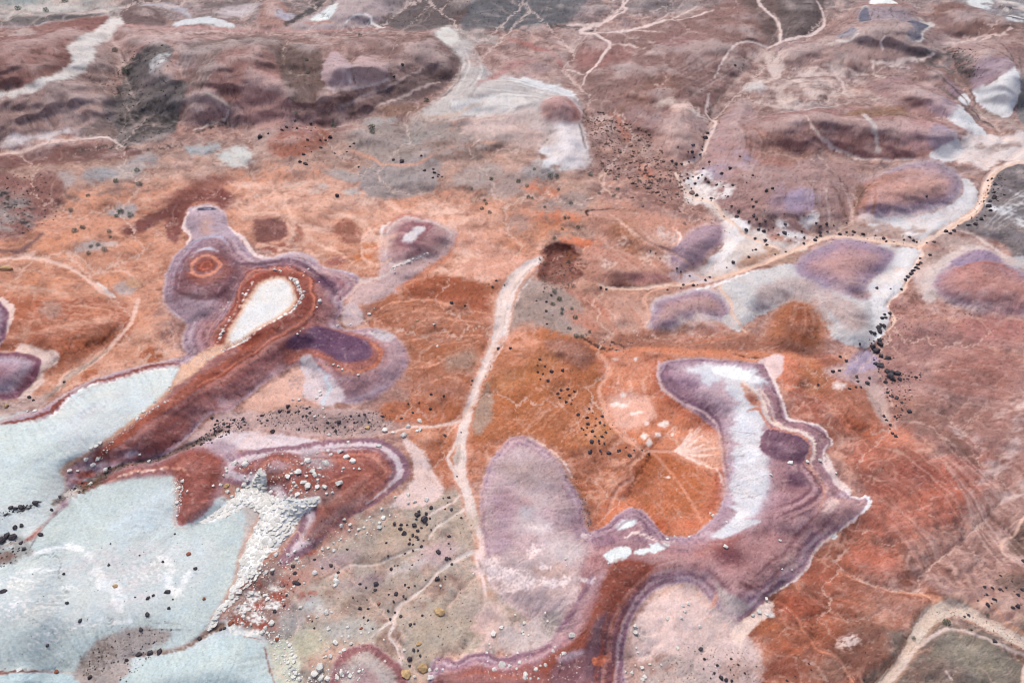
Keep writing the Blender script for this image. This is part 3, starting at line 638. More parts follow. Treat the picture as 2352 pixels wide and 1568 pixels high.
# ------------------------------------------------------------------ left flats: washes, rust fans, domes at the edge
F([(-200,690),(40,680),(130,690),(200,700),(300,720),(300,770),(240,800),(150,840),(100,850),(40,810),(-200,830)],(172,104,76), f=26, w=(10,5), r=8, h=2, hw=60)
for p in ([(140,790),(180,770),(240,760),(300,730)],[(110,840),(160,800),(220,780),(270,770)],[(20,700),(80,700),(140,730)],[(150,700),(210,690),(290,700)]):
    S(p, [10,22,22,10],(158,86,54), f=14, a=.7, r=8, n=(2,-.6, .2))
for x, y, rx, ry in [(140,760,50,8),(60,770,50,10),(230,740,40,8),(90,730,40,12),(360,800,40,16),(330,780,50,20)]:
    El(x, y, rx, ry, -12,(206,156,130), f=18, a=.7, r=9, n=(2,-.4, .3))
S([(40,672),(100,675),(130,690),(100,710),(100,740),(120,750),(150,742),(165,720)],[6,6,5,4,3,4,4,3],(124,92,80), f=6, a=.7, r=6, n=(3,-.3, .3))
El(120,715,26,24,0,(164,132,118), f=14, r=6, a=.7)
WL = (221,182,162)
S([(-60,596),(30,596),(60,590),(110,597),(150,610),(180,626),(205,645),(230,664),(262,682)],[8,10,12,11,9,10,8,12,6], WL, f=6, r=4, dh=-.3, seg=('dry_wash', 'pale wash crossing the orange flats at the left edge'))
S([(200,632),(250,622),(285,622),(310,640)],[5,4,7,6],(214,168,144), f=5)
S([(222,648),(240,662),(262,680)],[6,9,5],(226,214,204), f=4)
El(290,660,26,16,0,(178,158,150), f=10, r=6); El(305,650,20,10,0,(204,156,120), f=10, r=5)
S([(318,690),(308,720),(300,745),(270,775),(240,810),(195,840),(150,862),(132,890)],[10,12,9,9,9,14,16,12], WL, f=6, r=4, dh=-.3, seg=('dry_wash', 'pale grey-centred wash running down to the left purple domes'))
S([(252,800),(220,822),(190,842),(155,862),(140,885)],[3,10,12,14,10],(160,138,122), f=5, r=4)
S([(130,890),(110,905),(85,920)],[10,12,6],(124,112,104), f=8, r=7)
F([(290,840),(350,810),(400,800),(420,815),(330,840),(260,862),(180,890),(170,880),(230,850)],(206,158,134), f=12, r=7)
for x, y in [(355,825),(290,855),(340,812),(205,860)]:
    El(x, y, 22,9,-25,(172,100,66), f=6, r=6)
F([(86,800),(130,810),(130,835),(100,850),(95,880),(70,905),(40,915),(40,800)],(216,190,176), f=8, r=5)
F([(-10,690),(30,700),(34,740),(20,770),(-10,800)],(214,188,176), f=6, r=4)
Bd([(-140,820),(-20,812),(20,812),(75,817),(95,830),(90,850),(78,870),(50,900),(20,915),(-140,930)],[(0,(140,96,112)),(10,(132,84,100)),(26,(168,152,162)),(44,(160,130,142)),(60,(140,100,112))], f=4, h=5, hw=60, seg=('badland_hill', 'purple dome with a grey ring, lower of two at the left edge'))
Bd([(-140,690),(-20,690),(8,700),(22,725),(20,760),(0,790),(-140,800)],[(0,(150,112,126)),(8,(124,84,104)),(26,(160,144,156))], f=4, h=4, hw=40, seg=('badland_hill', 'purple dome, upper of two at the left edge'))
El(40,930,70,16,-10,(178,152,142), f=14, r=8); El(30,925,40,10,-10,(132,112,106), f=12, n=(3,-.2, .3))
# ------------------------------------------------------------------ small eye-shaped hill
F([(870,640),(876,560),(890,525),(910,508),(940,500),(1020,518),(1052,542),(1040,575),(1000,610),(940,650),(880,690),(820,700),(800,690),(830,650)],(193,163,158), f=14, w=(6,4), r=5, h=3, hw=50)
S([(1050,548),(1040,580),(1005,610),(960,640),(915,665)],[6,12,18,16,8],(202,132,102), f=12, r=7)
S([(885,520),(910,506),(940,497),(975,508)],[3,6,6,3],(196,122,102), f=6)
Bd([(888,560),(895,528),(912,512),(940,504),(980,512),(1018,524),(1036,540),(1024,562),(985,590),(940,608),(905,614),(888,600)],[(0,(214,194,186)),(5,(186,156,152)),(18,(172,134,132)),(40,(164,120,122))], f=5, h=5, hw=46, rill=.1, st=2, seg=('badland_hill', 'small mauve hill with a white eye-shaped top'))
F([(910,560),(916,530),(940,514),(968,516),(995,520),(992,536),(972,558),(945,574),(925,578)],(148,98,104), f=12, r=3)
F([(925,560),(935,545),(955,532),(975,530),(974,542),(958,558),(938,566)],(203,196,196), f=10, r=5)
S([(876,555),(880,530),(893,515)],[6,8,4],(226,212,206), f=5, r=4); S([(898,622),(935,606),(980,587)],[5,6,5],(222,206,198), f=5, r=3)
S([(700,560),(740,550),(790,560),(830,590),(800,610)],3,(219,172,150), f=4, a=.7)

# dark knolls on the salmon flats
for pts, c in [([(585,515),(620,502),(650,508),(665,530),(655,552),(620,562),(590,560)],(140,92,84)),([(770,520),(800,505),(825,520),(835,550),(800,562),(775,545)],(158,102,82)),([(830,545),(850,525),(862,540),(845,552)],(152,98,80)),([(675,530),(690,515),(700,535),(690,555),(672,555)],(172,112,90)),([(745,600),(780,590),(800,600),(770,612)],(160,100,88)),([(810,590),(845,560),(870,565),(860,600),(820,605)],(192,118,76)),([(600,565),(660,560),(660,575),(600,580)],(166,96,80))]:
    F(pts, c, f=16, w=(12,5), r=6, h=1.6, hw=20, st=2)
for p in ([(620,420),(640,460),(655,500),(670,540),(660,565),(640,580)],[(655,500),(690,510),(720,550),(780,580),(800,600),(830,620),(870,605)],[(590,570),(640,560),(665,545)],[(700,430),(640,460),(630,480)],[(820,510),(840,530),(828,560)]):
    S(p, [12,12,5,6,5,4],(217,166,140), f=7, a=.85, r=4, w=(6,3))
for x, y, rx, ry in [(725,525,26,4),(720,575,30,8),(850,580,18,6),(870,550,40,18),(1000,480,40,16),(1045,510,40,20),(860,475,60,10),(560,480,30,14),(580,430,50,6),(1060,590,26,24),(1010,620,20,14),(1080,640,40,10)]:
    El(x, y, rx, ry, 8,(226,184,162), f=18, a=.75, r=9, n=(2,-.5, .25))

# ------------------------------------------------------------------ rust flat between ridge and wash
F([(940,660),(1000,640),(1050,640),(1110,660),(1120,715),(1060,705),(1000,690),(950,690)],(164,92,62), f=20, r=7)
F([(860,700),(960,690),(1060,720),(1115,740),(1110,790),(1040,850),(1030,890),(960,900),(940,870),(935,800),(900,750)],(168,108,80), f=26, r=8, a=.8)
for p in ([(860,720),(900,700),(970,690),(1020,700),(1050,715),(1090,718),(1120,720)],[(900,740),(960,715),(1010,720)],[(940,755),(1000,735),(1060,740),(1115,745)],[(930,790),(990,770),(1050,775),(1110,770)],[(935,850),(1000,840),(1060,800),(1100,785)],[(930,830),(980,836),(1040,838)],[(980,890),(1020,870),(1060,880)],[(960,770),(1010,790),(1070,785),(1100,775)]):
    S(p, [2,5,6,5,4,3],(212,150,120), f=4, a=.8, r=3, w=(5,3))
for x, y, rx, ry, c in [(1060,830,46,24,(152,122,104)),(1000,808,60,16,(160,96,62)),(1060,960,40,30,(176,100,60)),(1030,900,40,14,(158,104,84)),(1000,945,60,16,(176,104,66)),(1030,1020,40,30,(174,104,66)),(1000,1060,36,20,(176,104,70)),(1020,1110,26,16,(176,106,76)),(950,880,40,12,(176,120,98))]:
    El(x, y, rx, ry, -5, c, f=20, a=.85, r=8)
F([(925,1010),(950,1020),(985,1060),(1010,1100),(1020,1130),(990,1160),(940,1170),(900,1160),(930,1130),(952,1100),(945,1060)],(218,192,182), f=10, w=(5,3), r=6)

# ------------------------------------------------------------------ pale central wash
CW = [(1238,598),(1212,612),(1180,645),(1160,690),(1152,740),(1140,790),(1115,845),(1095,890),(1080,935),(1068,975),(1062,1010),(1058,1050),(1056,1085),(1066,1112),(1078,1150),(1086,1190),(1104,1222),(1108,1250),(1096,1280)]
CWW = [16,24,36,36,34,28,22,20,20,24,22,24,30,22,22,24,22,17,12]
S(CW, [x + 14 for x in CWW],(212,152,126), f=14, a=.8, w=(4,3), r=5)
S(CW, CWW, (224,206,195), f=5, w=(3,2), r=2, dh=-.8, seg=('dry_wash', 'broad pale sandy wash running from the crater down the middle of the picture'))
for p, c, wv in [([(1226,612),(1190,650),(1168,700),(1158,750),(1146,790)],(188,168,156),[4,7,6,6,3]),([(1200,640),(1172,690),(1158,760),(1130,820),(1090,910)],(234,224,218),[4,5,6,5,4]),([(1060,1000),(1040,1030),(1028,1052),(1040,1075),(1056,1090)],(220,200,188),[6,7,8,8,6])]:
    S(p, wv, c, f=5, a=.9)
F([(1044,1042),(1056,1020),(1060,1040),(1052,1066),(1040,1060)],(196,178,164), f=5, r=3)
S([(1066,962),(1030,972),(990,980),(950,984),(900,996),(860,1004)],[9,8,7,8,6,3],(219,190,176), f=5, dh=-.3)
S([(1064,1170),(1040,1190),(1015,1205),(995,1222),(985,1240)],[8,7,9,8,4],(216,202,190), f=5, dh=-.3)
S([(1056,1135),(1040,1155),(1010,1172),(985,1188)],[5,5,6,3],(219,200,188), f=4)
S([(975,1262),(940,1270),(900,1284),(860,1298),(800,1302),(780,1312),(745,1330)],[4,6,6,5,5,4,3],(213,200,188), f=5, dh=-.25)
S([(1100,1262),(1070,1278),(1030,1300),(1002,1322),(975,1352),(940,1375),(918,1390),(905,1420),(880,1445),(850,1468)],[10,12,12,8,7,8,10,12,7,4],(213,199,188), f=5, dh=-.3)
S([(912,1400),(905,1440),(895,1465),(910,1485),(918,1510),(920,1530)],[7,9,6,6,4,3],(217,200,190), f=4)
S([(1096,1290),(1100,1310),(1110,1335),(1116,1365),(1114,1392)],[9,8,7,8,8],(228,200,190), f=4, dh=-.3)
F([(1080,1310),(1105,1300),(1095,1260),(1105,1240),(1120,1270),(1160,1300),(1200,1330),(1195,1360),(1150,1345),(1120,1330)],(222,196,190), f=8, r=8, n=(2,-.55, .05))
# tan flats and their tints
for x, y, rx, ry, a_, c in [(1060,1210,40,26,0,(186,168,148)),(920,1230,60,24,-15,(182,160,136)),(880,1270,60,14,-15,(172,152,136)),(960,1300,80,10,-22,(206,192,184)),(830,1340,60,20,-10,(160,142,138)),(860,1380,70,26,-10,(158,138,124)),(800,1450,70,30,-5,(176,172,162)),(1030,1440,90,60,-20,(172,158,140)),(1090,1390,50,30,0,(178,160,146)),(720,1390,30,14,0,(196,200,196)),(700,1480,50,40,0,(178,176,152)),(660,1420,40,40,0,(168,164,160)),(1010,1270,40,26,-15,(188,160,158)),(860,1330,10,6,0,(140,118,128)),(760,1290,60,20,-8,(156,136,138)),(1100,1490,60,20,-15,(186,174,156)),(970,1500,30,50,0,(170,156,138)),(680,1330,50,26,-20,(176,132,118)),(650,1340,26,16,0,(162,92,76)),(640,1390,30,20,0,(160,100,88)),(700,1240,50,30,-20,(168,120,106)),(760,1220,60,26,-15,(176,122,106))]:
    El(x, y, rx, ry, a_, c, f=26, a=.85, w=(8,5), r=9)
for x, y, rx, ry in [(720,1190,22,12),(690,1250,14,12),(700,1270,30,10),(640,1300,26,14),(605,1345,20,18),(600,1290,14,20),(708,1370,20,10),(600,1400,26,14)]:
    El(x, y, rx, ry, -20,(164,76,58), f=12, a=.8, r=7, n=(2,-.6, .1))
F([(1080,1440),(1140,1470),(1120,1500),(1050,1510),(1000,1540),(1090,1500),(1130,1420),(1120,1400)],(216,184,172), f=18, r=7)
El(1130,1430,30,40,20,(216,188,178), f=22, r=8, a=.8); El(1125,1490,16,14,0,(152,142,138), f=14, n=(3,-.6, .1))

# ------------------------------------------------------------------ orange flat right of the wash
F([(1150,780),(1230,760),(1300,770),(1380,800),(1400,850),(1380,900),(1400,980),(1370,1020),(1300,1040),(1230,1000),(1150,1010),(1100,1020),(1085,980),(1100,900),(1130,840)],(178,108,68), f=26, w=(10,5), r=8)
F([(1260,785),(1330,785),(1370,815),(1350,850),(1300,840),(1260,820)],(156,100,78), f=18, r=6, st=3, h=2, hw=30)
F([(1150,780),(1200,765),(1240,770),(1220,800),(1150,810)],(208,146,118), f=20, r=9, n=(2,-.6, .2))
F([(1120,880),(1130,910),(1130,960),(1100,1000),(1085,970),(1100,920)],(166,136,116), f=12, r=6)
for k, p in enumerate([[(1290,1000),(1320,960),(1360,930),(1390,915)],[(1310,1010),(1350,980),(1395,960)],[(1330,1030),(1370,1010),(1410,990)],[(1160,960),(1230,900),(1290,860)],[(1130,1000),(1190,960),(1240,930)],[(1370,1060),(1400,1040),(1430,1010),(1460,1000)],[(1300,985),(1340,945),(1370,930)],[(1190,1000),(1240,960),(1300,920)],[(1370,1100),(1410,1070),(1450,1050)],[(1390,1120),(1420,1070),(1440,1060)]]):
    S(p, [3,10,4],(206,142,112) if k % 2 == 0 else (214,160,134), f=8, a=.6, r=5, n=(3,-.6, .3))
for x, y, rx, ry, c in [(1230,850,60,26,(182,116,72)),(1200,930,50,30,(172,102,60)),(1260,970,50,20,(168,100,62)),(1300,880,40,26,(176,106,68)),(1380,1000,40,24,(178,112,62)),(1360,1060,40,26,(172,108,80)),(1200,820,40,14,(200,132,98)),(1160,880,30,26,(190,126,84))]:
    El(x, y, rx, ry, -30, c, f=26, a=.8, r=8)
# amber bowl held by the white-topped ridge
F([(1380,815),(1460,812),(1560,826),(1600,830),(1520,836),(1512,870),(1530,906),(1580,940),(1640,985),(1662,1040),(1668,1110),(1640,1180),(1600,1225),(1560,1230),(1520,1225),(1490,1180),(1450,1165),(1390,1205),(1350,1222),(1380,1160),(1440,1090),(1480,1035),(1420,1000),(1390,950),(1380,880)],(194,118,84), f=14, w=(6,4), r=5, h=-1.5, hw=60)
S([(1500,850),(1510,890),(1540,925),(1590,955),(1625,985),(1642,1030),(1650,1080),(1650,1130),(1625,1170)],[16,22,24,26,26,22,20,22,16],(178,98,70), f=16, a=.85, r=7, n=(2,-1,0))
F([(1390,830),(1460,820),(1490,840),(1490,890),(1440,900),(1400,870)],(204,132,98), f=24, r=8)
F([(1395,920),(1440,900),(1490,920),(1500,960),(1470,985),(1420,980)],(219,158,132), f=24, r=9)
F([(1450,990),(1520,970),(1580,990),(1560,1030),(1480,1020)],(206,128,90), f=22, r=9)
F([(1480,1040),(1560,1050),(1620,1100),(1600,1170),(1540,1190),(1480,1160),(1450,1110)],(182,106,66), f=24, r=8)
for x, y, rx, ry in [(1432,935,14,5),(1430,908,7,4),(1440,925,12,4),(1415,930,10,6),(1470,950,8,3),(1455,951,8,3),(1485,975,6,6),(1512,1000,6,4),(1480,1005,6,6),(1490,1018,8,8),(1535,1095,5,3),(1455,830,4,3),(1415,882,4,3),(1525,975,14,5),(1545,995,4,3),(1412,828,6,3)]:
    El(x, y, rx, ry, -10,(238,214,198), f=5, a=.95, r=4, w=(3,3))
for x2, y2 in [(1608,985),(1618,1004),(1630,1020),(1640,1034),(1636,1052),(1620,1066),(1592,985),(1650,1024),(1600,1000)]:
    S([(1560,1034),((1560 + x2) / 2,(1034 + y2) / 2 + 2),(x2, y2)],[8,8,3],(236,198,178), f=5, a=.85, r=3, w=(3,3))
F([(1560,1040),(1590,1010),(1640,1005),(1660,1040),(1650,1080),(1610,1070)],(218,160,132), f=18, a=.7, r=7)
S([(1645,1080),(1655,1100),(1662,1115)],[3,5,2],(236,212,198), f=4)
RV = (218,158,130)
S([(1380,815),(1395,835),(1398,860),(1380,880),(1376,900),(1388,930),(1396,965),(1415,990),(1440,1010),(1475,1032),(1500,1034),(1560,1034)],[6,12,12,8,9,12,14,10,12,9,8,6], RV, f=6, dh=-.3, seg=('dry_wash', 'pinkish rill crossing the amber bowl'))
S([(1478,1036),(1475,1050),(1455,1066),(1448,1085),(1450,1100),(1425,1120),(1410,1140),(1396,1178)],[9,8,8,7,9,7,7,5], RV, f=5, dh=-.3)
S([(1500,1040),(1530,1070),(1560,1110),(1580,1140),(1600,1180),(1610,1200)],[7,6,7,6,6,8],(216,148,116), f=7, a=.8)
S([(1420,880),(1415,850),(1400,830),(1380,818)],[4,6,6,4],(214,150,120), f=6, a=.7)
El(1505,1205,40,14,0,(182,96,60), f=14, r=6); El(1585,1205,20,14,0,(196,110,74), f=12, r=5)
# orange crest behind the bowl, with the shadow in its break painted dark
F([(1340,790),(1400,800),(1480,790),(1600,780),(1720,790),(1830,815),(1900,850),(1860,850),(1780,822),(1720,832),(1600,822),(1500,815),(1420,812),(1370,805)],(201,126,90), f=14, w=(6,4), r=6)
F([(1420,770),(1520,760),(1640,770),(1760,780),(1860,800),(1880,820),(1780,812),(1640,806),(1500,800),(1420,806)],(158,106,86), f=18, w=(6,4), r=7)
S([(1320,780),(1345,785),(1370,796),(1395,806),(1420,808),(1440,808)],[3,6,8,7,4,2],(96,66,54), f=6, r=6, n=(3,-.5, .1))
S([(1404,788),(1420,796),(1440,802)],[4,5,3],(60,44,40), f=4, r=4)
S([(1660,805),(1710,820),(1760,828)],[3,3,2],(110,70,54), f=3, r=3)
El(1790,800,30,8,5,(140,84,66), f=12, r=7)
# orange apron right of the ridge head
F([(1780,822),(1820,828),(1845,860),(1830,890),(1800,892),(1775,862)],(210,126,92), f=12, r=6, st=4, h=2, hw=30)
F([(1740,838),(1770,820),(1800,822),(1798,845),(1785,870),(1765,880)],(222,196,190), f=8, r=5)

# ------------------------------------------------------------------ right slopes below the boulder gully
F([(1900,830),(1960,850),(1990,900),(2030,960),(2045,1010),(1990,1000),(1940,960),(1890,910)],(168,106,82), f=24, r=9)
for x, y, rx, ry, an, c in [(1990,985,60,18,35,(190,106,72)),(1965,975,30,16,20,(172,88,52)),(2055,1000,40,30,45,(200,122,92)),(1990,1060,40,20,0,(184,104,78)),(2110,1095,60,26,10,(138,68,58)),(2000,1090,44,18,10,(136,76,64)),(2040,1130,60,26,0,(150,84,70)),(2200,1110,60,50,40,(180,96,74)),(2150,1170,60,40,30,(180,98,74)),(2060,1200,80,40,0,(184,108,86)),(2230,1060,50,40,30,(168,104,90)),(2100,950,60,30,20,(158,112,96)),(2240,860,90,60,0,(160,106,94)),(2200,950,90,40,10,(150,106,94)),(2300,1020,60,60,0,(152,108,98)),(2080,850,60,60,40,(176,132,122)),(2130,780,80,40,10,(166,122,114)),(2280,760,90,40,0,(168,112,104)),(1870,870,40,30,30,(170,106,70))]:
    El(x, y, rx, ry, an, c, f=30, a=.85, w=(10,5), r=10)
for p in ([(2230,1130),(2260,1090),(2300,1060),(2330,1020),(2340,960)],[(2190,980),(2220,1010),(2250,1030)],[(2300,1160),(2340,1130),(2400,1100)],[(2290,960),(2340,930),(2360,900)]):
    S(p, [12,34,40,26,16],(208,184,176), f=26, a=.6, r=14, n=(2,-.55, .35))
F([(1900,850),(1960,830),(2000,810),(2020,840),(2010,890),(1960,880),(1920,870)],(178,146,142), f=22, r=8); F([(1960,820),(2000,800),(2018,840),(1990,850),(1940,860)],(168,150,168), f=16, r=5)
F([(2000,880),(2030,900),(2045,950),(2030,975),(1990,920)],(186,156,146), f=14, r=6)
El(1928,890,16,8,0,(222,208,200), f=8, r=6)
S([(2015,850),(2040,900),(2050,950),(2060,990)],[4,5,4,3],(198,160,146), f=4)
F([(2040,940),(2100,950),(2180,1000),(2250,1060),(2220,1060),(2140,1010),(2070,980)],(150,104,90), f=20, r=6, h=3, hw=30)
S([(2060,970),(2130,985),(2160,1010),(2190,1030)],[3,3,2,2],(206,172,158), f=4, a=.7)
F([(2040,780),(2100,770),(2200,780),(2120,830),(2080,880),(2040,870),(2030,820)],(146,104,98), f=20, a=.7, r=10, n=(2,-.4, .2))
# right-hand fan of rills down to the lower wash
for p in ([(2100,1200),(2130,1270),(2180,1330),(2220,1375)],[(2180,1170),(2210,1250),(2250,1320),(2280,1380)],[(2260,1130),(2280,1200),(2310,1250),(2320,1270)],[(2140,1190),(2160,1260),(2200,1320)],[(2020,1180),(2040,1260),(2060,1330)],[(2300,1180),(2330,1230),(2352,1250)]):
    S(p, [6,16,10,4],(132,88,78), f=14, a=.6, r=6)
for p in ([(2230,1260),(2250,1310),(2270,1350),(2295,1375)],[(2180,1280),(2190,1330),(2210,1365)],[(2130,1290),(2135,1310),(2125,1325)],[(2290,1250),(2320,1255),(2310,1262)]):
    S(p, [4,12,10,4],(206,166,150), f=10, a=.6, r=6, n=(3,-.6, .2))
F([(2300,1240),(2352,1200),(2420,1200),(2420,1300),(2340,1290)],(196,160,148), f=20, r=10, n=(2,-.6, .2)); F([(2330,1220),(2352,1200),(2420,1220),(2420,1290),(2352,1280),(2318,1260)],(126,98,86), f=16, r=7)
S([(2400,1180),(2345,1195),(2332,1225),(2308,1240),(2305,1265),(2315,1278)],[8,7,6,6,8,4],(217,178,156), f=5)
OR = (204,140,108)
S([(1850,1268),(1900,1300),(1940,1322),(1975,1336),(2000,1348),(2040,1358),(2090,1366),(2140,1376),(2180,1390)],[2,4,5,5,6,9,12,16,10], OR, f=6, dh=-.3, seg=('dry_wash', 'orange rill feeding the lower right wash'))
S([(1778,1380),(1810,1395),(1835,1425),(1842,1450),(1860,1470),(1875,1492),(1920,1512),(1935,1535),(1955,1568),(1960,1620)],[2,5,7,5,5,7,7,6,6,6],(206,134,102), f=6, dh=-.3)
S([(1764,1508),(1820,1510),(1870,1530),(1895,1568)],[3,5,5,4],(200,164,148), f=6, r=5)
for x, y, rx, ry, an, c in [(1850,1400,60,30,20,(170,86,60)),(1880,1320,60,26,0,(180,100,74)),(1800,1480,50,30,10,(168,90,56)),(1900,1460,50,30,0,(156,84,54)),(1790,1540,60,26,0,(138,70,48)),(1980,1480,60,60,30,(130,86,70)),(1940,1390,60,26,0,(154,88,64)),(2060,1400,50,20,10,(156,108,94)),(1900,1430,30,20,0,(188,112,80)),(2000,1290,60,30,20,(186,106,82)),(1760,1440,40,26,0,(168,98,64)),(2020,1350,40,14,10,(164,118,104)),(1905,1545,40,26,0,(150,110,92))]:
    El(x, y, rx, ry, an, c, f=30, a=.8, w=(10,5), r=10)
El(1945,1480,22,14,-20,(214,188,176), f=10, r=8, n=(3,-.7, .1)); El(1765,1410,14,8,30,(212,208,202), f=6, r=6)
El(2080,1350,50,16,10,(190,150,134), f=18, a=.7, n=(2,-.4, .3))
# lower right wash
LW = [(1990,1640),(2030,1568),(2070,1522),(2098,1478),(2118,1435),(2150,1408),(2195,1398),(2240,1415),(2290,1445),(2352,1478),(2440,1530)]
S(LW, [x + 12 for x in [30,32,32,30,40,50,46,38,36,34,34]],(198,156,128), f=14, a=.7, r=5)
S(LW, [30,32,32,30,40,52,46,36,34,32,32],(205,187,170), f=6, r=4, dh=-.6, seg=('dry_wash', 'wide tan wash curving through the lower right corner'))
S([(2020,1590),(2070,1535),(2105,1490),(2140,1462),(2190,1450),(2240,1466),(2300,1490),(2360,1510)],[8,10,10,12,8,8,10,8],(217,196,184), f=7, a=.8)
F([(2170,1460),(2240,1470),(2300,1500),(2352,1530),(2352,1600),(2150,1600),(2120,1540),(2140,1490)],(130,120,106), f=12, r=6)
El(2240,1520,60,30,20,(140,132,112), f=30, a=.8); El(2150,1550,60,26,10,(124,100,88), f=26, a=.8)
El(2290,1400,50,26,20,(186,152,136), f=22, n=(2,-.6, .2)); S([(2250,1380),(2280,1400),(2310,1430),(2350,1455)],[4,6,5,4],(206,146,112), f=5, a=.7)
S([(2352,1530),(2345,1560),(2340,1600)],[10,8,8],(206,180,164), f=6); S([(2166,1546),(2180,1568)],4,(200,178,166), f=4)
El(2345,1345,60,26,0,(132,104,92), f=20, r=7)

# ------------------------------------------------------------------ the long left ridge with the ring hill
RIDGE = [(432,490),(452,480),(480,474),(505,480),(522,498),(528,525),(548,545),(575,582),(625,592),(663,582),(690,578),(715,588),(745,611),(808,627),(830,645),(808,670),(790,690),(790,712),(776,735),(800,758),(850,752),(900,768),(932,800),(934,840),(908,882),(875,912),(825,930),(785,928),(740,895),(700,842),(658,852),(633,867),(588,899),(550,924),(532,947),(475,957),(430,1005),(362,1057),(300,1067),(225,1084),(180,1110),(160,1145),(150,1300),(60,1700),(-400,1700),(-400,1000),(-60,970),(0,966),(88,943),(112,925),(175,892),(238,864),(300,847),(400,826),(428,812),(416,782),(428,745),(400,727),(378,700),(374,675),(382,630),(400,592),(425,565),(440,542),(424,522)]
Bd(RIDGE, [(0,(192,168,170)),(9,(156,128,142)),(18,(194,170,174)),(28,(150,118,130)),(38,(190,150,150)),(50,(152,102,104)),(62,(184,130,122)),(80,(160,104,96))], f=7, w=(3,2), r=2, st=3.5, h=7.5, hw=75, rill=.22, seg=('banded_ridge', 'long purple and red banded ridge with a ringed knob and a white dome'))
# ring hill at its head
F([(385,690),(390,640),(410,595),(440,566),(480,550),(520,560),(540,590),(560,620),(545,680),(510,740),(440,738),(400,720)],(152,124,134), f=16, a=.8, h=2.5, hw=60, st=3)
F([(395,640),(420,600),(450,580),(500,575),(535,595),(560,640),(540,690),(500,700),(440,690),(405,675)],(138,94,98), f=20, a=.9, r=4)
F([(420,690),(450,680),(500,690),(500,720),(460,738),(425,725)],(172,148,156), f=22, a=.85, st=4)
S([(420,672),(460,690),(510,680),(540,650)],[14,18,16,10],(120,80,86), f=16, a=.7)
S([(428,580),(450,558),(480,549),(508,551),(524,566)],[3,9,10,9,4],(178,172,186), f=8, w=(2,1)); S([(420,590),(445,562),(470,552)],[4,4,2],(104,82,100), f=5, a=.7)  # sky light on the far-facing side, painted as a pale crescent
S([(442,596),(460,584),(485,580),(502,584)],[3,8,9,4],(186,182,194), f=7, w=(2,1)); S([(425,600),(450,574),(490,566),(520,576)],[3,4,4,3],(112,84,104), f=5, a=.7)  # second painted crescent of sky light, lower on the knob
S([(400,640),(410,610),(430,585)],[4,5,3],(170,152,166), f=5, a=.8)
S([(448,610),(480,600),(520,620),(520,640),(470,655),(440,640)],22,(150,84,72), f=18, a=.8)
S([(441,624),(457,603),(480,596),(500,606),(510,618),(497,635),(470,645),(450,640),(441,626)],[7,7,7,8,8,7,8,8,7],(206,132,104), f=5, w=(2,1.5), r=1.5)
F([(452,625),(465,607),(482,604),(498,616),(490,630),(468,637)],(152,76,58), f=5, w=(2,1)); S([(462,625),(472,612),(485,612),(488,624),(472,630),(462,626)],2.5,(186,104,82), f=3, w=(1,1))
# neck
F([(432,495),(452,484),(480,478),(505,484),(520,502),(522,528),(545,555),(510,548),(480,545),(455,550),(440,545),(430,520)],(180,158,166), f=8, r=3)
El(476,525,16,20,10,(188,148,132), f=14, a=.7, n=(2,-.8,0))
El(477,486,24,4,-4,(82,80,104), f=3, w=(1,1), r=1); S([(462,487),(480,485),(496,483)],1.6,(176,176,192), f=2, w=(1, .5)); S([(445,488),(470,479),(500,480),(512,490)],[4,3,3,4],(216,198,190), f=4)
S([(436,492),(426,506),(424,524),(436,540),(434,552),(426,566)],[6,7,8,9,8,3],(228,204,196), f=4, w=(2,2), r=3)
S([(526,524),(540,538),(560,552),(575,575),(592,590),(625,594),(655,586),(678,578)],[4,6,11,10,8,6,8,5],(228,206,200), f=4, w=(2,2), r=3)
S([(530,540),(560,570),(580,598)],[3,6,4],(168,150,164), f=4)
El(608,512,2,2,0,(200,200,200), f=2)
# lobes along the right side
S([(590,605),(640,606),(690,612),(730,625)],[8,12,14,8],(124,88,104), f=10, a=.8); S([(650,600),(690,596),(710,604)],[5,8,4],(178,162,168), f=7, a=.8)
El(700,592,24,8,15,(186,158,156), f=9, a=.8)
S([(560,612),(590,620),(640,618),(700,630),(740,640)],[6,8,10,10,8],(126,76,82), f=10, a=.8)
El(750,660,24,14,40,(112,76,98), f=16, a=.8); S([(735,628),(765,640),(790,660),(775,690)],[6,8,8,5],(156,106,112), f=8, a=.8); S([(740,618),(790,634),(812,648),(800,665)],[5,8,8,5],(176,138,140), f=8, a=.8)
S([(828,646),(870,640),(900,628)],[14,12,6],(216,196,190), f=10, a=.8, r=5); S([(740,612),(780,622),(815,632)],3,(200,188,192), f=3)
S([(788,688),(806,672),(828,650)],[4,6,6],(210,182,172), f=5)
F([(792,700),(815,696),(832,716),(830,742),(802,750),(785,738)],(192,170,168), f=6, w=(2,2), r=2, h=1.5, hw=20)
F([(580,690),(640,640),(700,640),(760,690),(775,720),(740,760),(690,770),(600,800),(500,860),(420,930),(300,1010),(260,1010),(400,880),(520,790)],(154,98,92), f=24, a=.7, r=4)
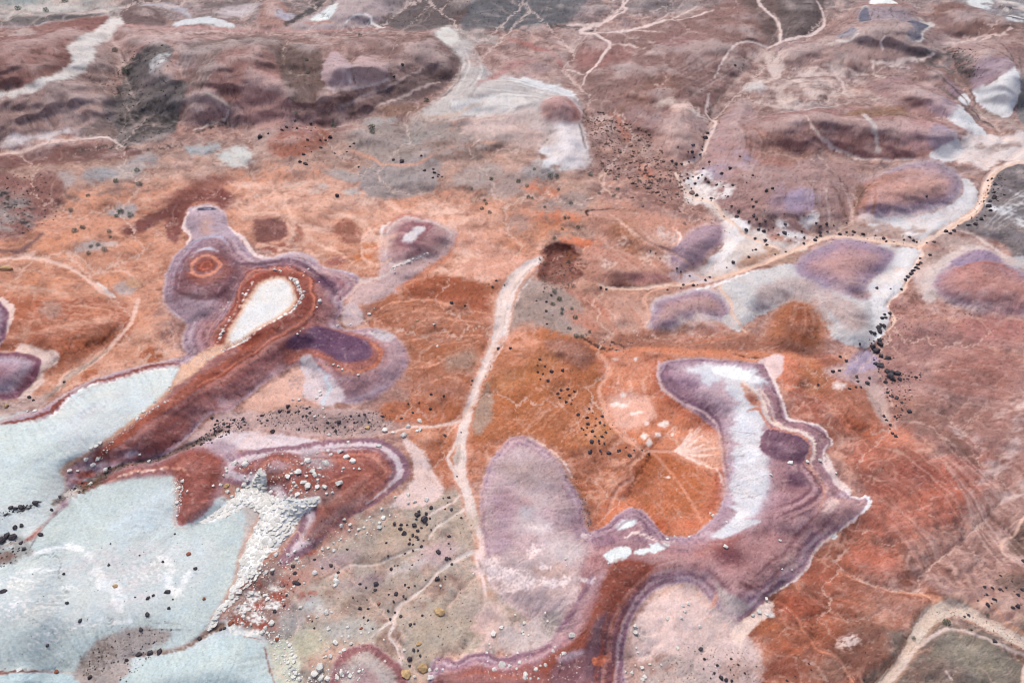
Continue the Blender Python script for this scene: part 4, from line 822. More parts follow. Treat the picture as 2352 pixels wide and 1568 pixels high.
# red moat, ledges and white dome
Bd([(540,800),(500,800),(498,775),(520,735),(540,700),(555,660),(590,632),(640,622),(690,634),(715,655),(725,690),(715,725),(690,745),(640,765),(600,790),(560,815)],[(0,(188,112,88)),(4,(176,98,76)),(9,(150,74,58)),(30,(146,70,54))], f=4, w=(2,1.5), r=2, st=1.5, h=2, hw=40)
F([(600,655),(625,645),(655,643),(674,662),(682,690),(672,717),(640,738),(600,762),(560,788),(530,803),(520,790),(532,755),(550,728),(562,705),(583,675)],(212,176,150), f=8, w=(2,2), r=3)
F([(604,660),(628,650),(652,648),(668,665),(674,690),(664,712),(636,732),(596,756),(560,780),(536,792),(530,782),(542,752),(558,728),(570,705),(590,678)],(222,221,215), f=12, w=(2,2), r=3, h=1.5, hw=40, seg=('ash_dome', 'small white ash dome on the long banded ridge'))
El(640,668,22,5,-12,(200,196,190), f=8, a=.6, n=(3,-.2, .3))
S([(668,646),(684,658),(690,675),(696,690),(686,706),(672,722),(648,736),(610,756),(570,786),(535,806),(505,818),(470,830)],[5,6,4,4,3,4,3,3,3,4,5,4],(238,232,222), f=3, w=(2,2), r=4, n=(3,-.5, .1))
S([(588,652),(570,680),(556,705),(540,728),(524,752),(512,775),(502,798)],[1.5,2,2,3,3,4,4],(238,232,222), f=3, r=3, n=(3,-.2, .3))
# peach saddle and pale tongue
F([(398,892),(412,852),(440,828),(480,806),(525,800),(510,820),(470,845),(430,880)],(216,174,146), f=10, w=(3,3), r=5)
W2 = [(412,850),(360,849),(295,866),(250,881),(200,889),(170,906),(145,933),(122,957),(75,970),(0,978),(-200,1000),(-200,1360),(0,1262),(70,1236),(120,1185),(152,1130),(142,1078),(200,1040),(270,995),(325,955),(390,894)]
F([(x + 8 if i > 15 else x, y + 7 if i > 15 else y) for i, (x, y) in enumerate(W2)],(190,148,122), f=14, a=.95, w=(3,2), r=3)
F(W2,(199,208,204), f=12, w=(3,2), r=4, h=3, hw=110, seg=('ash_slope', 'pale blue-grey ash tongue narrowing up the long banded ridge'))
F([(-200,1000),(100,975),(150,1020),(120,1100),(60,1150),(-200,1200)],(192,206,202), f=60, a=.8)
S([(405,852),(360,850),(295,867),(250,882),(200,890),(170,907),(145,934),(125,955)],[4,4,3,4,4,4,4,4],(228,228,224), f=3, r=5)
for x, y, rx, ry in [(280,905,20,8),(200,950,26,8),(190,960,40,12),(90,1060,12,5),(230,930,40,10),(160,1010,30,8)]:
    El(x, y, rx, ry, -25,(182,184,190), f=14, a=.6, n=(3,-.3, .4))
S([(410,838),(360,840),(295,858),(248,872),(198,881),(164,898),(138,925),(112,948),(60,965),(0,975)],[6,8,8,8,8,9,12,12,10,6],(140,76,68), f=5, w=(2,2), r=3)
S([(420,822),(350,836),(290,850),(240,866),(190,884),(150,906),(110,932),(60,950),(0,968)],[5,5,5,6,6,6,6,8,6],(188,164,162), f=4, w=(2,2), r=2)
# red flank of the lower ridge
S([(640,760),(580,805),(520,850),(460,885),(400,930),(340,972),(280,1015),(225,1055)],[16,24,28,30,26,20,20,22],(164,86,64), f=12, a=.9, r=3)
S([(700,745),(640,785),(580,830),(500,880),(440,925),(360,985)],[4,5,6,6,5,3],(192,118,98), f=5, a=.7)
F([(430,930),(500,890),(580,850),(650,800),(700,790),(690,830),(640,862),(585,896),(545,920),(525,945),(470,955),(420,1000),(360,1040),(330,1030)],(158,104,100), f=16, a=.85, st=5, r=4)
F([(500,920),(545,918),(600,885),(620,860),(655,840),(650,850),(590,893),(548,922),(520,942)],(190,156,158), f=10, a=.8, st=3)
F([(230,1060),(320,1010),(400,960),(440,970),(400,1020),(330,1060)],(156,92,84), f=16, a=.8); El(300,1045,26,10,-20,(130,98,108), f=16, a=.8); El(305,1047,14,6,-20,(186,166,176), f=9, a=.8)
for k in range(14):
    x = 420 + k * 19; y = 948 - k * 9 + (k * 37 % 11)
    S([(x, y - 26),(x + 4, y - 8),(x + 12 + k % 4 * 3, y + 14)],[1,1.6,1],(120,70,68), f=2, a=.7, w=(2,2))
# purple hollow and right lobe
F([(650,800),(700,765),(740,755),(800,762),(860,790),(880,820),(870,850),(830,862),(780,858),(740,830),(700,830),(660,835)],(160,94,82), f=16, r=4, a=.9)
F([(690,792),(715,765),(745,762),(790,770),(835,788),(856,812),(848,832),(815,840),(785,838),(755,820),(730,806),(706,806)],(116,80,106), f=12, w=(3,2), r=3)
S([(855,795),(874,815),(872,838),(850,855),(815,862),(775,855)],[5,8,9,8,6,4],(206,142,108), f=6, a=.8, r=5, n=(3,-.6, .1)); S([(780,850),(740,826),(710,818),(680,830)],[5,5,6,5],(176,104,84), f=6, a=.7, st=0) if False else None
F([(845,770),(900,775),(926,805),(926,845),(900,878),(860,902),(820,918),(780,905),(770,872),(820,870),(868,850),(884,815),(860,785)],(178,146,150), f=10, a=.9, st=5, r=3)
F([(770,885),(830,872),(880,868),(860,895),(815,915),(780,915)],(156,116,122), f=14, a=.7, st=5)
S([(932,800),(934,840),(908,880),(875,910),(825,926)],[8,8,7,6,4],(148,112,122), f=8, a=.8)
F([(845,768),(870,758),(905,772),(900,790),(868,785)],(190,182,184), f=7, a=.9, st=3)
F([(690,828),(706,818),(722,828),(735,842),(720,850),(700,845)],(186,178,180), f=6, r=5); S([(728,848),(745,862),(760,868)],[5,7,5],(190,196,204), f=6, r=4)
F([(690,845),(730,855),(770,880),(790,920),(740,935),(700,915),(690,880)],(207,192,192), f=12, r=7); S([(750,870),(755,900),(740,930)],[6,10,8],(196,204,210), f=8, r=6)
F([(588,905),(640,875),(690,850),(700,890),(690,925),(640,940),(600,945),(560,940)],(217,172,152), f=10, w=(4,3), r=5)
El(680,880,16,18,20,(178,152,144), f=10, n=(3,-.2, .3))
El(640,935,90,12,-3,(208,158,136), f=14, a=.8, r=7)

# ------------------------------------------------------------------ gravelly saddle and the ringed spur below it
F([(430,1010),(500,960),(560,945),(640,945),(760,940),(860,950),(900,970),(880,1000),(800,1010),(700,1005),(600,990),(520,1000),(450,1040)],(190,160,152), f=16, w=(6,4), r=7)
F([(610,945),(700,935),(760,950),(860,955),(900,975),(850,1000),(760,1000),(680,985),(600,970)],(158,134,128), f=22, r=9, n=(2,-.7, .1))
F([(880,930),(960,925),(1030,940),(1020,965),(940,975),(880,960)],(180,108,74), f=18, r=8)
F([(470,1010),(540,992),(620,995),(720,1012),(760,1030),(700,1060),(620,1040),(540,1030),(500,1040)],(216,200,200), f=14, w=(5,3), r=5)
S([(560,1000),(640,996),(720,1008),(760,1012)],[3,4,4,3],(196,160,152), f=5, a=.7)
Bd([(500,1100),(510,1060),(560,1034),(640,1028),(700,1020),(743,1015),(800,1012),(858,1008),(890,1022),(925,1044),(938,1070),(942,1094),(920,1118),(888,1138),(860,1160),(825,1180),(780,1210),(720,1262),(660,1300),(640,1290),(690,1200),(640,1170),(600,1120),(560,1120)],[(0,(150,112,122)),(12,(150,112,122)),(20,(206,190,192)),(30,(200,180,184)),(40,(138,88,94)),(52,(164,98,84)),(62,(180,116,96)),(72,(152,86,74))], f=5, w=(3,2), r=3, st=4, h=5, hw=60, rill=.2, seg=('banded_ridge', 'ringed purple and red spur strewn with white blocks'))
F([(770,1160),(820,1110),(870,1100),(900,1110),(880,1140),(840,1165),(790,1200),(740,1240),(700,1240),(720,1200)],(164,106,92), f=20, a=.8)
S([(740,1120),(800,1100),(840,1096),(850,1110),(830,1140)],[3,5,6,5,3],(192,124,100), f=5, a=.8)
F([(800,1090),(860,1080),(890,1095),(880,1130),(850,1150)],(158,88,72), f=14, a=.6)
Bd([(590,1110),(590,1070),(620,1046),(660,1042),(695,1054),(705,1080),(690,1105),(640,1120)],[(0,(162,116,116)),(8,(150,90,82)),(18,(164,96,80)),(24,(184,116,96)),(30,(150,88,78)),(44,(164,130,132))], f=10, st=2, h=1.5, hw=30)
El(730,1060,40,20,20,(172,156,158), f=16, a=.8); El(720,1150,60,20,-10,(158,130,124), f=22, a=.7)
# red spur toward the ash mesa
Bd([(165,1130),(230,1096),(300,1074),(362,1062),(420,1032),(470,1028),(520,1045),(520,1090),(505,1140),(480,1175),(445,1200),(412,1202),(402,1150),(398,1105),(380,1094),(300,1104),(215,1125)],[(0,(166,130,134)),(14,(154,98,92)),(26,(152,84,72)),(40,(158,92,80))], f=6, r=3, st=4, h=4, hw=50, rill=.15, seg=('banded_ridge', 'short red spur beside the white block ledge'))
F([(470,1020),(520,1010),(545,1035),(530,1060),(500,1050)],(172,148,158), f=16, a=.8)
F([(410,1130),(450,1110),(480,1120),(470,1165),(440,1190),(412,1200)],(154,86,76), f=12, a=.8)
S([(250,1108),(300,1090),(350,1082),(400,1078),(430,1085),(440,1100)],[4,8,6,6,6,3],(204,146,124), f=5, a=.8, r=4); S([(270,1098),(320,1088),(380,1080)],3,(236,216,204), f=3, n=(3,-.3, .2))
S([(125,1160),(165,1130),(215,1105),(260,1085),(300,1068),(362,1055),(400,1040),(440,1022),(480,1005),(510,990)],[10,26,22,10,7,7,8,12,12,8],(112,92,80), f=8, a=.85, r=7, dh=-1.0, seg=('gully', 'stony dark gully between the ash tongue and the red spur'))
El(190,1100,26,14,-20,(158,76,56), f=12, r=8, n=(2,-.6, .1)); El(165,1130,22,12,-20,(206,196,186), f=12, r=8, n=(2,-.5, .1)); El(205,1120,30,14,-20,(104,80,60), f=12, r=8, n=(3,-.5, .1))

# ------------------------------------------------------------------ lower left ash mesa
W3 = [(395,1094),(325,1099),(250,1112),(212,1124),(162,1157),(110,1200),(75,1245),(-20,1260),(-240,1320),(-240,1560),(0,1548),(100,1541),(162,1546),(240,1530),(318,1502),(412,1486),(470,1452),(495,1416),(517,1383),(540,1335),(550,1288),(572,1230),(600,1180),(590,1166),(540,1172),(490,1196),(440,1214),(405,1204),(400,1176),(408,1135),(404,1107)]
F([(x + 4, y + 2) for x, y in W3],(188,154,138), f=10, w=(3,2), r=3)
F([(x + (-5 if x > 380 else 0), y) for x, y in W3],(186,199,195), f=14, w=(3,2), r=3, h=3.5, hw=150, seg=('ash_slope', 'large pale blue-green ash mesa with bare white crusts in the lower left corner'))
F([(80,1290),(240,1250),(420,1230),(500,1250),(460,1350),(300,1420),(100,1440),(-100,1400)],(198,206,203), f=70, a=.8)
F([(250,1210),(370,1120),(400,1130),(390,1210),(330,1230)],(198,212,214), f=40, a=.7)
for p, wv in [([(0,1312),(50,1285),(100,1266),(160,1256),(195,1268),(210,1280),(208,1290)],[4,6,10,15,16,8,4]),([(210,1330),(225,1310),(235,1340),(260,1350),(275,1378),(280,1400)],[10,22,30,32,34,16]),([(362,1278),(380,1290),(395,1310),(390,1335),(402,1362),(420,1340),(440,1310)],[8,16,20,20,18,16,8]),([(60,1318),(90,1312),(120,1308)],[6,16,6]),([(150,1350),(180,1348)],[8,10]),([(30,1390),(60,1392)],[8,8]),([(265,1430),(300,1425)],[8,6]),([(320,1325),(345,1332)],[8,8])]:
    S(p, wv, (230,233,229), f=12, r=8, a=.9, n=(2,-.8, .0))
for x, y, rx, ry in [(60,1400,90,20),(330,1320,50,30),(130,1450,60,10),(40,1340,50,14),(220,1430,40,10),(100,1480,40,8),(50,1370,20,6)]:
    El(x, y, rx, ry, -12,(229,229,225), f=14, a=.7, r=10, n=(3, .05, .35), w=(4,5))
for x, y, rx, ry in [(300,1300,80,40),(310,1370,60,30),(200,1300,50,20)]:
    El(x, y, rx, ry, -15,(202,198,197), f=40, a=.6, r=10, n=(2,-.3, .4))
S([(150,1160),(120,1192),(92,1230),(75,1256),(60,1270)],[2,2,3,5,4],(116,124,128), f=3, a=.8)
S([(0,1190),(45,1178),(80,1162),(95,1155)],[6,8,8,4],(72,72,72), f=6, r=6, n=(3,-.4, .2)); S([(20,1104),(40,1092),(48,1088)],1.5,(96,100,100), f=2)
F([(-60,1240),(40,1236),(78,1258),(60,1285),(10,1300),(-60,1320)],(150,152,148), f=14, r=9, n=(2,-.7, .1)); El(10,1285,24,10,-20,(132,96,82), f=10, r=7, a=.8)
F([(170,1545),(200,1500),(230,1475),(270,1450),(330,1440),(390,1455),(350,1490),(310,1505),(300,1540),(290,1600),(180,1600)],(166,156,150), f=14, w=(6,4), r=8)
F([(185,1530),(200,1500),(240,1480),(270,1500),(250,1545),(200,1560)],(128,116,106), f=14, a=.7, r=9, n=(3,-.4, .2))
S([(350,1430),(400,1432),(430,1440)],[3,5,2],(140,142,142), f=4, n=(3,-.4, .2)); S([(310,1450),(360,1446),(440,1446)],[1.5,6,1.5],(128,128,126), f=3, n=(3,-.4, .2))
S([(300,1508),(360,1500),(412,1492),(450,1470),(480,1452),(510,1440)],[6,6,7,9,14,20],(140,116,104), f=7, r=7, dh=-.6)
F([(290,1600),(320,1530),(360,1508),(412,1496),(450,1488),(520,1464),(580,1464),(606,1490),(612,1530),(650,1600)],(186,202,199), f=8, w=(3,2), r=3, st=3, h=4, hw=90, seg=('ash_slope', 'smooth pale ash dome at the bottom edge left of centre'))
for k in range(12):
    x = 330 + k * 22
    S([(x + 26,1492 + (k * 29 % 13)),(x + 8,1530),(x - 8,1568)],[1,1.5,1],(140,150,152), f=2.5, a=.6, w=(4,2))
S([(606,1488),(614,1520),(632,1568)],[3,4,4],(140,82,66), f=4); S([(560,1462),(600,1470)],3,(160,104,80), f=3)
F([(-120,1580),(0,1556),(60,1548),(110,1546),(165,1556),(185,1600)],(178,198,200), f=8, h=2, hw=40)
S([(0,1550),(30,1546),(60,1545),(100,1542)],[8,10,6,4],(136,100,88), f=6, r=6)
F([(610,1480),(650,1470),(680,1500),(690,1568),(640,1568),(622,1520)],(190,192,172), f=14, r=7)
# white caprock bed
CAP = [(462,1200),(500,1172),(540,1142),(575,1108),(602,1084),(616,1100),(612,1130),(640,1148),(690,1150),(738,1148),(716,1172),(695,1186),(676,1215),(655,1236),(636,1260),(612,1282),(600,1310),(590,1335),(565,1352),(548,1372),(522,1394),(496,1430),(474,1452),(492,1416),(530,1372),(546,1335),(556,1290),(575,1238),(604,1184),(575,1166),(530,1180),(490,1198)]
F(CAP, (232,234,229), f=5, w=(3,3), r=4, h=1.0, hw=12)
F([(556,1172),(582,1166),(604,1180),(590,1210),(575,1235),(560,1285),(548,1300),(552,1250),(566,1200)],(192,160,146), f=12, a=.5)
F([(570,1330),(620,1290),(650,1290),(640,1340),(640,1420),(620,1470),(580,1450),(540,1440),(530,1400)],(150,122,112), f=18, r=9); 
for x, y, rx, ry in [(585,1350,20,12),(600,1395,22,14),(560,1430,24,12),(610,1440,22,12),(640,1370,20,14)]:
    El(x, y, rx, ry, 0,(156,82,66), f=12, r=8, n=(2,-.6, .1))
for x, y, rx, ry in [(580,1370,14,16),(560,1400,18,12),(590,1420,22,10),(540,1445,18,8),(575,1455,40,6),(620,1395,20,10),(630,1350,14,8)]:
    El(x, y, rx, ry, 0,(220,220,214), f=8, r=9, n=(3,-.5, .1))

# ------------------------------------------------------------------ right ridge: white-topped head, purple body, red tail
RR = [(1510,848),(1530,834),(1580,826),(1640,828),(1700,834),(1735,838),(1757,834),(1764,860),(1785,905),(1802,945),(1818,968),(1860,978),(1890,986),(1905,1006),(1896,1036),(1890,1068),(1912,1098),(1935,1128),(1955,1146),(1992,1150),(1984,1174),(1950,1204),(1910,1230),(1876,1256),(1856,1300),(1825,1332),(1780,1358),(1745,1390),(1700,1425),(1668,1450),(1650,1410),(1605,1355),(1570,1343),(1520,1352),(1480,1378),(1452,1420),(1438,1470),(1430,1520),(1420,1640),(1160,1640),(1010,1600),(985,1540),(1010,1508),(1040,1522),(1075,1505),(1110,1500),(1150,1512),(1190,1500),(1240,1475),(1262,1440),(1230,1420),(1190,1400),(1150,1360),(1118,1290),(1108,1230),(1102,1180),(1104,1130),(1118,1082),(1145,1036),(1178,1006),(1215,1008),(1250,1028),(1282,1062),(1312,1108),(1338,1160),(1344,1205),(1356,1222),(1388,1208),(1420,1182),(1450,1165),(1478,1170),(1500,1196),(1520,1226),(1560,1234),(1600,1226),(1640,1185),(1662,1140),(1670,1090),(1662,1040),(1650,1000),(1618,968),(1575,940),(1535,910),(1514,880)]
Bd(RR, [(0,(196,172,176)),(7,(158,126,142)),(15,(194,168,174)),(24,(150,112,128)),(36,(188,154,156)),(48,(152,108,116)),(62,(186,144,142)),(80,(160,114,114))], f=7, w=(3,2), r=2, st=3, h=7.5, hw=75, rill=.18, seg=('banded_ridge', 'branching purple ridge with a white crest and red tail, right of centre'))
# mauve mound at its left end
F([(1118,1130),(1140,1070),(1175,1030),(1215,1030),(1255,1060),(1290,1110),(1318,1170),(1325,1220),(1360,1250),(1340,1310),(1300,1370),(1240,1430),(1180,1380),(1140,1320),(1118,1240),(1112,1180)],(184,160,160), f=34, w=(6,4), r=6, st=4)
F([(1150,1180),(1200,1130),(1260,1150),(1300,1220),(1330,1270),(1290,1330),(1220,1340),(1160,1290)],(195,176,174), f=40, a=.8, r=9)
for x, y, rx, ry, c in [(1210,1090,60,30,(160,140,136)),(1270,1090,30,30,(170,146,144)),(1200,1165,26,14,(150,104,108)),(1220,1185,26,14,(178,176,176)),(1160,1170,30,40,(166,132,144)),(1260,1200,40,30,(176,148,156)),(1290,1270,40,20,(206,190,186)),(1280,1330,60,26,(192,160,148)),(1200,1250,50,30,(190,160,160)),(1240,1215,26,12,(219,208,204)),(1330,1215,20,26,(150,118,128)),(1150,1240,26,40,(172,142,152))]:
    El(x, y, rx, ry, 10, c, f=24, a=.75, w=(8,5), r=9)
F([(1110,1290),(1140,1280),(1180,1310),(1230,1330),(1290,1340),(1330,1330),(1320,1390),(1270,1430),(1220,1420),(1170,1390),(1130,1350)],(200,176,172), f=22, w=(6,5), r=9)
for x, y, rx, ry in [(1160,1320,34,14),(1200,1340,34,16),(1250,1310,14,8),(1170,1350,24,10),(1350,1342,14,8),(1300,1345,12,8),(1230,1270,12,16),(1348,1235,14,6),(1130,1310,14,22),(1260,1345,24,10)]:
    El(x, y, rx, ry, 10,(231,212,207), f=6, r=10, w=(4,5), n=(3,-.55,0))
F([(1230,1420),(1280,1400),(1290,1430),(1260,1480),(1200,1500),(1150,1495),(1150,1450),(1200,1430)],(190,174,168), f=18, r=9); El(1270,1440,24,26,0,(146,138,134), f=18, a=.8, n=(3,-.6, .2))
S([(1250,1375),(1290,1368),(1310,1350),(1340,1330)],[1.5,2,2,1.5],(206,168,160), f=2)
S([(1300,1095),(1325,1130),(1345,1170),(1355,1205)],[5,8,10,10],(120,100,100), f=8, r=7, n=(3,-.3, .2)); S([(1215,1006),(1255,1028),(1290,1062),(1316,1100)],[4,4,4,3],(224,200,190), f=4, r=3)
# head
F([(1522,862),(1532,842),(1570,834),(1620,834),(1600,860),(1640,900),(1680,960),(1685,1040),(1680,1100),(1668,1090),(1660,1030),(1640,990),(1600,955),(1550,922),(1526,890)],(138,104,120), f=12, a=.85, st=3)
F([(1725,845),(1755,840),(1765,862),(1785,905),(1770,900),(1750,870),(1730,862)],(138,100,112), f=7)
F([(1545,850),(1600,838),(1680,836),(1760,872),(1760,960),(1772,1060),(1780,1130),(1740,1215),(1650,1245),(1620,1240),(1650,1180),(1664,1090),(1660,1010),(1640,940),(1590,900)],(190,168,176), f=40, a=.8, st=5)
F([(1578,850),(1600,848),(1638,841),(1680,842),(1725,853),(1758,876),(1762,890),(1735,895),(1742,930),(1752,950),(1752,990),(1745,1030),(1760,1060),(1768,1110),(1752,1160),(1722,1194),(1690,1214),(1650,1236),(1632,1236),(1645,1212),(1672,1185),(1682,1150),(1676,1115),(1690,1085),(1684,1055),(1694,1018),(1678,1000),(1690,960),(1692,930),(1668,905),(1655,880),(1625,892),(1612,872),(1590,868)],(206,205,207), f=16, w=(3,3), r=4, st=10)
F([(1630,850),(1680,846),(1740,866),(1756,884),(1700,878),(1650,868)],(232,233,232), f=9, r=4)
for x, y, rx, ry in [(1700,960,20,16),(1720,1050,24,20),(1715,1110,22,14),(1700,1185,20,12)]:
    El(x, y, rx, ry, 0,(228,229,230), f=18, a=.7, r=6)
F([(1700,886),(1716,890),(1738,915),(1746,935),(1726,938),(1712,915)],(206,160,142), f=7, r=5); El(1728,925,12,10,30,(170,104,84), f=8); S([(1700,905),(1690,930),(1680,945)],[6,12,8],(202,190,180), f=8, st=0) if False else None
S([(1715,952),(1735,946),(1748,958)],[4,8,6],(186,122,98), f=5, r=4)
for p in ([(1670,1010),(1700,1022),(1745,1016)],[(1672,1050),(1710,1052),(1750,1042)],[(1680,1110),(1720,1098),(1760,1085)],[(1684,1122),(1730,1108),(1762,1100)],[(1690,1150),(1730,1144),(1760,1138)],[(1660,990),(1700,998),(1730,1002)]):
    S(p, [1,1.8,1.2],(120,96,116), f=2.5, a=.7, w=(4,2))
F([(1660,1170),(1690,1180),(1670,1205),(1640,1225),(1630,1215),(1648,1190)],(156,122,132), f=8, r=4, a=.8)
# pale stripe and outer purple arm
F([(1752,880),(1790,930),(1812,970),(1860,985),(1898,1000),(1892,1035),(1886,1070),(1905,1100),(1930,1130),(1900,1150),(1870,1110),(1862,1060),(1868,1022),(1830,1000),(1795,985),(1775,955),(1755,915)],(158,118,122), f=10, a=.9)
S([(1745,900),(1765,928),(1775,955),(1790,976),(1820,990),(1850,1002),(1868,1016),(1870,1040),(1862,1066),(1868,1090),(1884,1115),(1892,1135)],[6,8,9,9,9,9,9,7,8,10,8,4],(226,198,184), f=5, w=(3,2), r=4)
S([(1748,912),(1768,960),(1790,990),(1830,1002),(1856,1018),(1858,1046),(1850,1068),(1866,1100),(1884,1130),(1896,1160)],[4,5,5,5,5,6,7,6,6,6],(192,122,96), f=5, a=.8, r=3)
F([(1750,1005),(1790,996),(1830,1006),(1856,1022),(1850,1045),(1836,1072),(1800,1068),(1755,1052),(1746,1030)],(126,92,108), f=8, w=(2,2), r=3)
El(1790,1032,30,14,20,(156,118,128), f=20, a=.7); 
F([(1765,1060),(1800,1070),(1845,1075),(1868,1110),(1885,1150),(1870,1200),(1820,1230),(1770,1230),(1740,1215),(1760,1160),(1772,1110)],(164,126,132), f=26, a=.7, r=5)
El(1825,1115,22,20,30,(112,76,92), f=20, a=.8); El(1835,1150,30,20,40,(164,118,120), f=20, a=.6); S([(1800,1200),(1850,1180),(1875,1140),(1865,1110)],[8,10,10,6],(124,82,94), f=10, a=.6)
F([(1885,1160),(1930,1150),(1980,1155),(1970,1180),(1920,1210),(1880,1225),(1860,1200)],(176,134,132), f=12, a=.9, r=5); El(1905,1170,20,12,-30,(224,190,178), f=10, r=5, n=(2,-.7, .1))
S([(1757,838),(1776,880),(1798,928),(1812,962),(1850,975),(1885,983),(1904,1004),(1908,1018),(1892,1040),(1892,1066),(1912,1096),(1938,1128),(1958,1146),(1990,1150),(1984,1176),(1944,1210),(1904,1236),(1874,1262),(1856,1302),(1820,1338),(1770,1366)],[4,6,6,8,8,6,4,8,4,6,10,10,6,8,5,5,4,4,5,6,5],(230,212,206), f=4, w=(2,2), r=3)
F([(1895,1045),(1905,1050),(1915,1085),(1950,1130),(1930,1125),(1905,1095)],(214,194,188), f=6, r=4)
S([(1990,1150),(1994,1162),(1980,1180)],8,(226,226,224), f=4, r=4); El(2020,1232,14,10,0,(190,176,162), f=10, r=5) if False else None
El(1914,1232,10,6,0,(216,224,220), f=4)
# body
F([(1500,1250),(1560,1250),(1620,1240),(1700,1220),(1760,1235),(1800,1260),(1790,1310),(1740,1340),(1680,1330),(1620,1320),(1560,1320),(1500,1300),(1460,1280)],(172,128,126), f=34, a=.6, r=5)
El(1668,1278,40,24,20,(124,74,80), f=26, a=.9); El(1650,1260,60,12,-20,(164,96,88), f=20, a=.6)
S([(1640,1330),(1690,1345),(1740,1340),(1790,1310),(1830,1260),(1850,1220)],[8,14,16,14,12,8],(166,124,122), f=14, a=.7)
S([(1700,1345),(1720,1352),(1750,1350)],[10,16,10],(136,84,90), f=10, a=.8); S([(1760,1365),(1775,1345),(1790,1320)],[8,10,6],(186,124,98), f=10, a=.7)
F([(1640,1340),(1680,1370),(1720,1390),(1745,1380),(1720,1400),(1690,1420),(1660,1400)],(190,174,168), f=12, a=.9, st=3); El(1815,1300,22,20,0,(186,158,150), f=16, a=.7, st=3)
S([(1820,1330),(1780,1350),(1745,1385),(1710,1415),(1680,1440)],[12,14,14,12,8],(138,106,120), f=10, a=.8)
S([(1390,1215),(1430,1195),(1460,1185),(1490,1210),(1515,1235)],[10,14,16,14,10],(132,100,120), f=12, a=.8); El(1430,1245,60,24,10,(158,122,130), f=24, a=.7); El(1380,1245,40,14,0,(142,108,124), f=18, a=.7)
for pts in ([(1412,1212),(1430,1200),(1458,1196),(1460,1208),(1440,1220),(1420,1222)],[(1388,1282),(1410,1264),(1436,1262),(1450,1270),(1436,1290),(1410,1300)],[(1455,1272),(1480,1264),(1500,1268),(1480,1278),(1460,1280)],[(1490,1262),(1488,1250),(1500,1254),(1520,1242),(1536,1248),(1530,1262),(1510,1276),(1495,1276)]):
    F([(x - 76 if False else x, y) for x, y in pts],(214,222,220), f=5, w=(3,3), r=4)
S([(1440,1240),(1465,1228),(1490,1236),(1520,1248),(1550,1245)],[5,8,9,8,4],(232,206,196), f=5, r=6, n=(3,-.5, .1))
F([(1638,1238),(1650,1218),(1680,1210),(1720,1198),(1745,1205),(1700,1225),(1670,1240),(1650,1242)],(203,203,206), f=6, r=3)
# tail
F([(1395,1315),(1420,1292),(1470,1292),(1500,1310),(1480,1350),(1450,1390),(1430,1440),(1412,1500),(1400,1640),(1180,1640),(1240,1530),(1300,1490),(1345,1440),(1370,1380)],(148,80,64), f=16, w=(4,3), r=5)
F([(1350,1470),(1370,1430),(1400,1410),(1405,1450),(1400,1500),(1390,1568),(1350,1568),(1340,1510)],(112,78,90), f=20, a=.9)
F([(1280,1530),(1330,1500),(1370,1500),(1370,1540),(1340,1580),(1260,1580)],(122,88,98), f=20, a=.8); El(1310,1515,30,8,-20,(170,156,166), f=12, a=.7)
F([(1362,1520),(1390,1505),(1400,1500),(1398,1515),(1384,1534),(1364,1534)],(196,110,78), f=5, r=4)
S([(1520,1340),(1470,1362),(1436,1400),(1420,1450),(1410,1510),(1400,1590)],[10,12,14,14,14,14],(182,146,150), f=10, a=.6, st=0) if False else None
S([(1545,1330),(1490,1352),(1450,1392),(1434,1440),(1425,1500),(1415,1590)],[10,14,15,14,14,14],(138,100,112), f=10, a=.85); S([(1460,1360),(1425,1410),(1410,1460),(1400,1520)],[5,7,8,8],(178,130,130), f=8, a=.6)
S([(1390,1320),(1350,1370),(1325,1420),(1295,1465),(1250,1495),(1190,1520)],[12,18,22,22,18,12],(176,142,144), f=14, a=.8); S([(1360,1330),(1330,1380),(1310,1420),(1280,1455)],[6,9,10,8],(140,104,122), f=8, a=.8)
S([(1000,1530),(1020,1512),(1050,1528),(1080,1510),(1120,1506),(1150,1520),(1200,1510),(1260,1490)],[8,12,10,12,14,14,16,16],(132,94,110), f=10, a=.85); F([(1000,1560),(1050,1545),(1100,1535),(1160,1545),(1220,1530),(1260,1600),(1000,1620)],(150,92,86), f=18, a=.85); S([(1060,1560),(1100,1548),(1150,1558),(1200,1560)],[6,10,8,6],(168,92,68), f=10, a=.8)
# left lobe at the bottom edge
Bd([(760,1560),(775,1515),(800,1492),(835,1480),(862,1488),(890,1505),(915,1525),(935,1560),(940,1640),(740,1640)],[(0,(186,150,148)),(6,(150,100,102)),(20,(152,104,104)),(30,(176,160,152)),(50,(184,172,164)),(70,(168,140,138))], f=5, st=4, h=3, hw=50, rill=.15, seg=('banded_ridge', 'low purple-rimmed lobe at the bottom edge beside two big white blocks'))
El(800,1545,40,18,0,(150,128,130), f=16, a=.8, n=(2,-.5, .2))
S([(905,1470),(925,1500),(915,1520)],[3,5,3],(212,186,180), f=6)
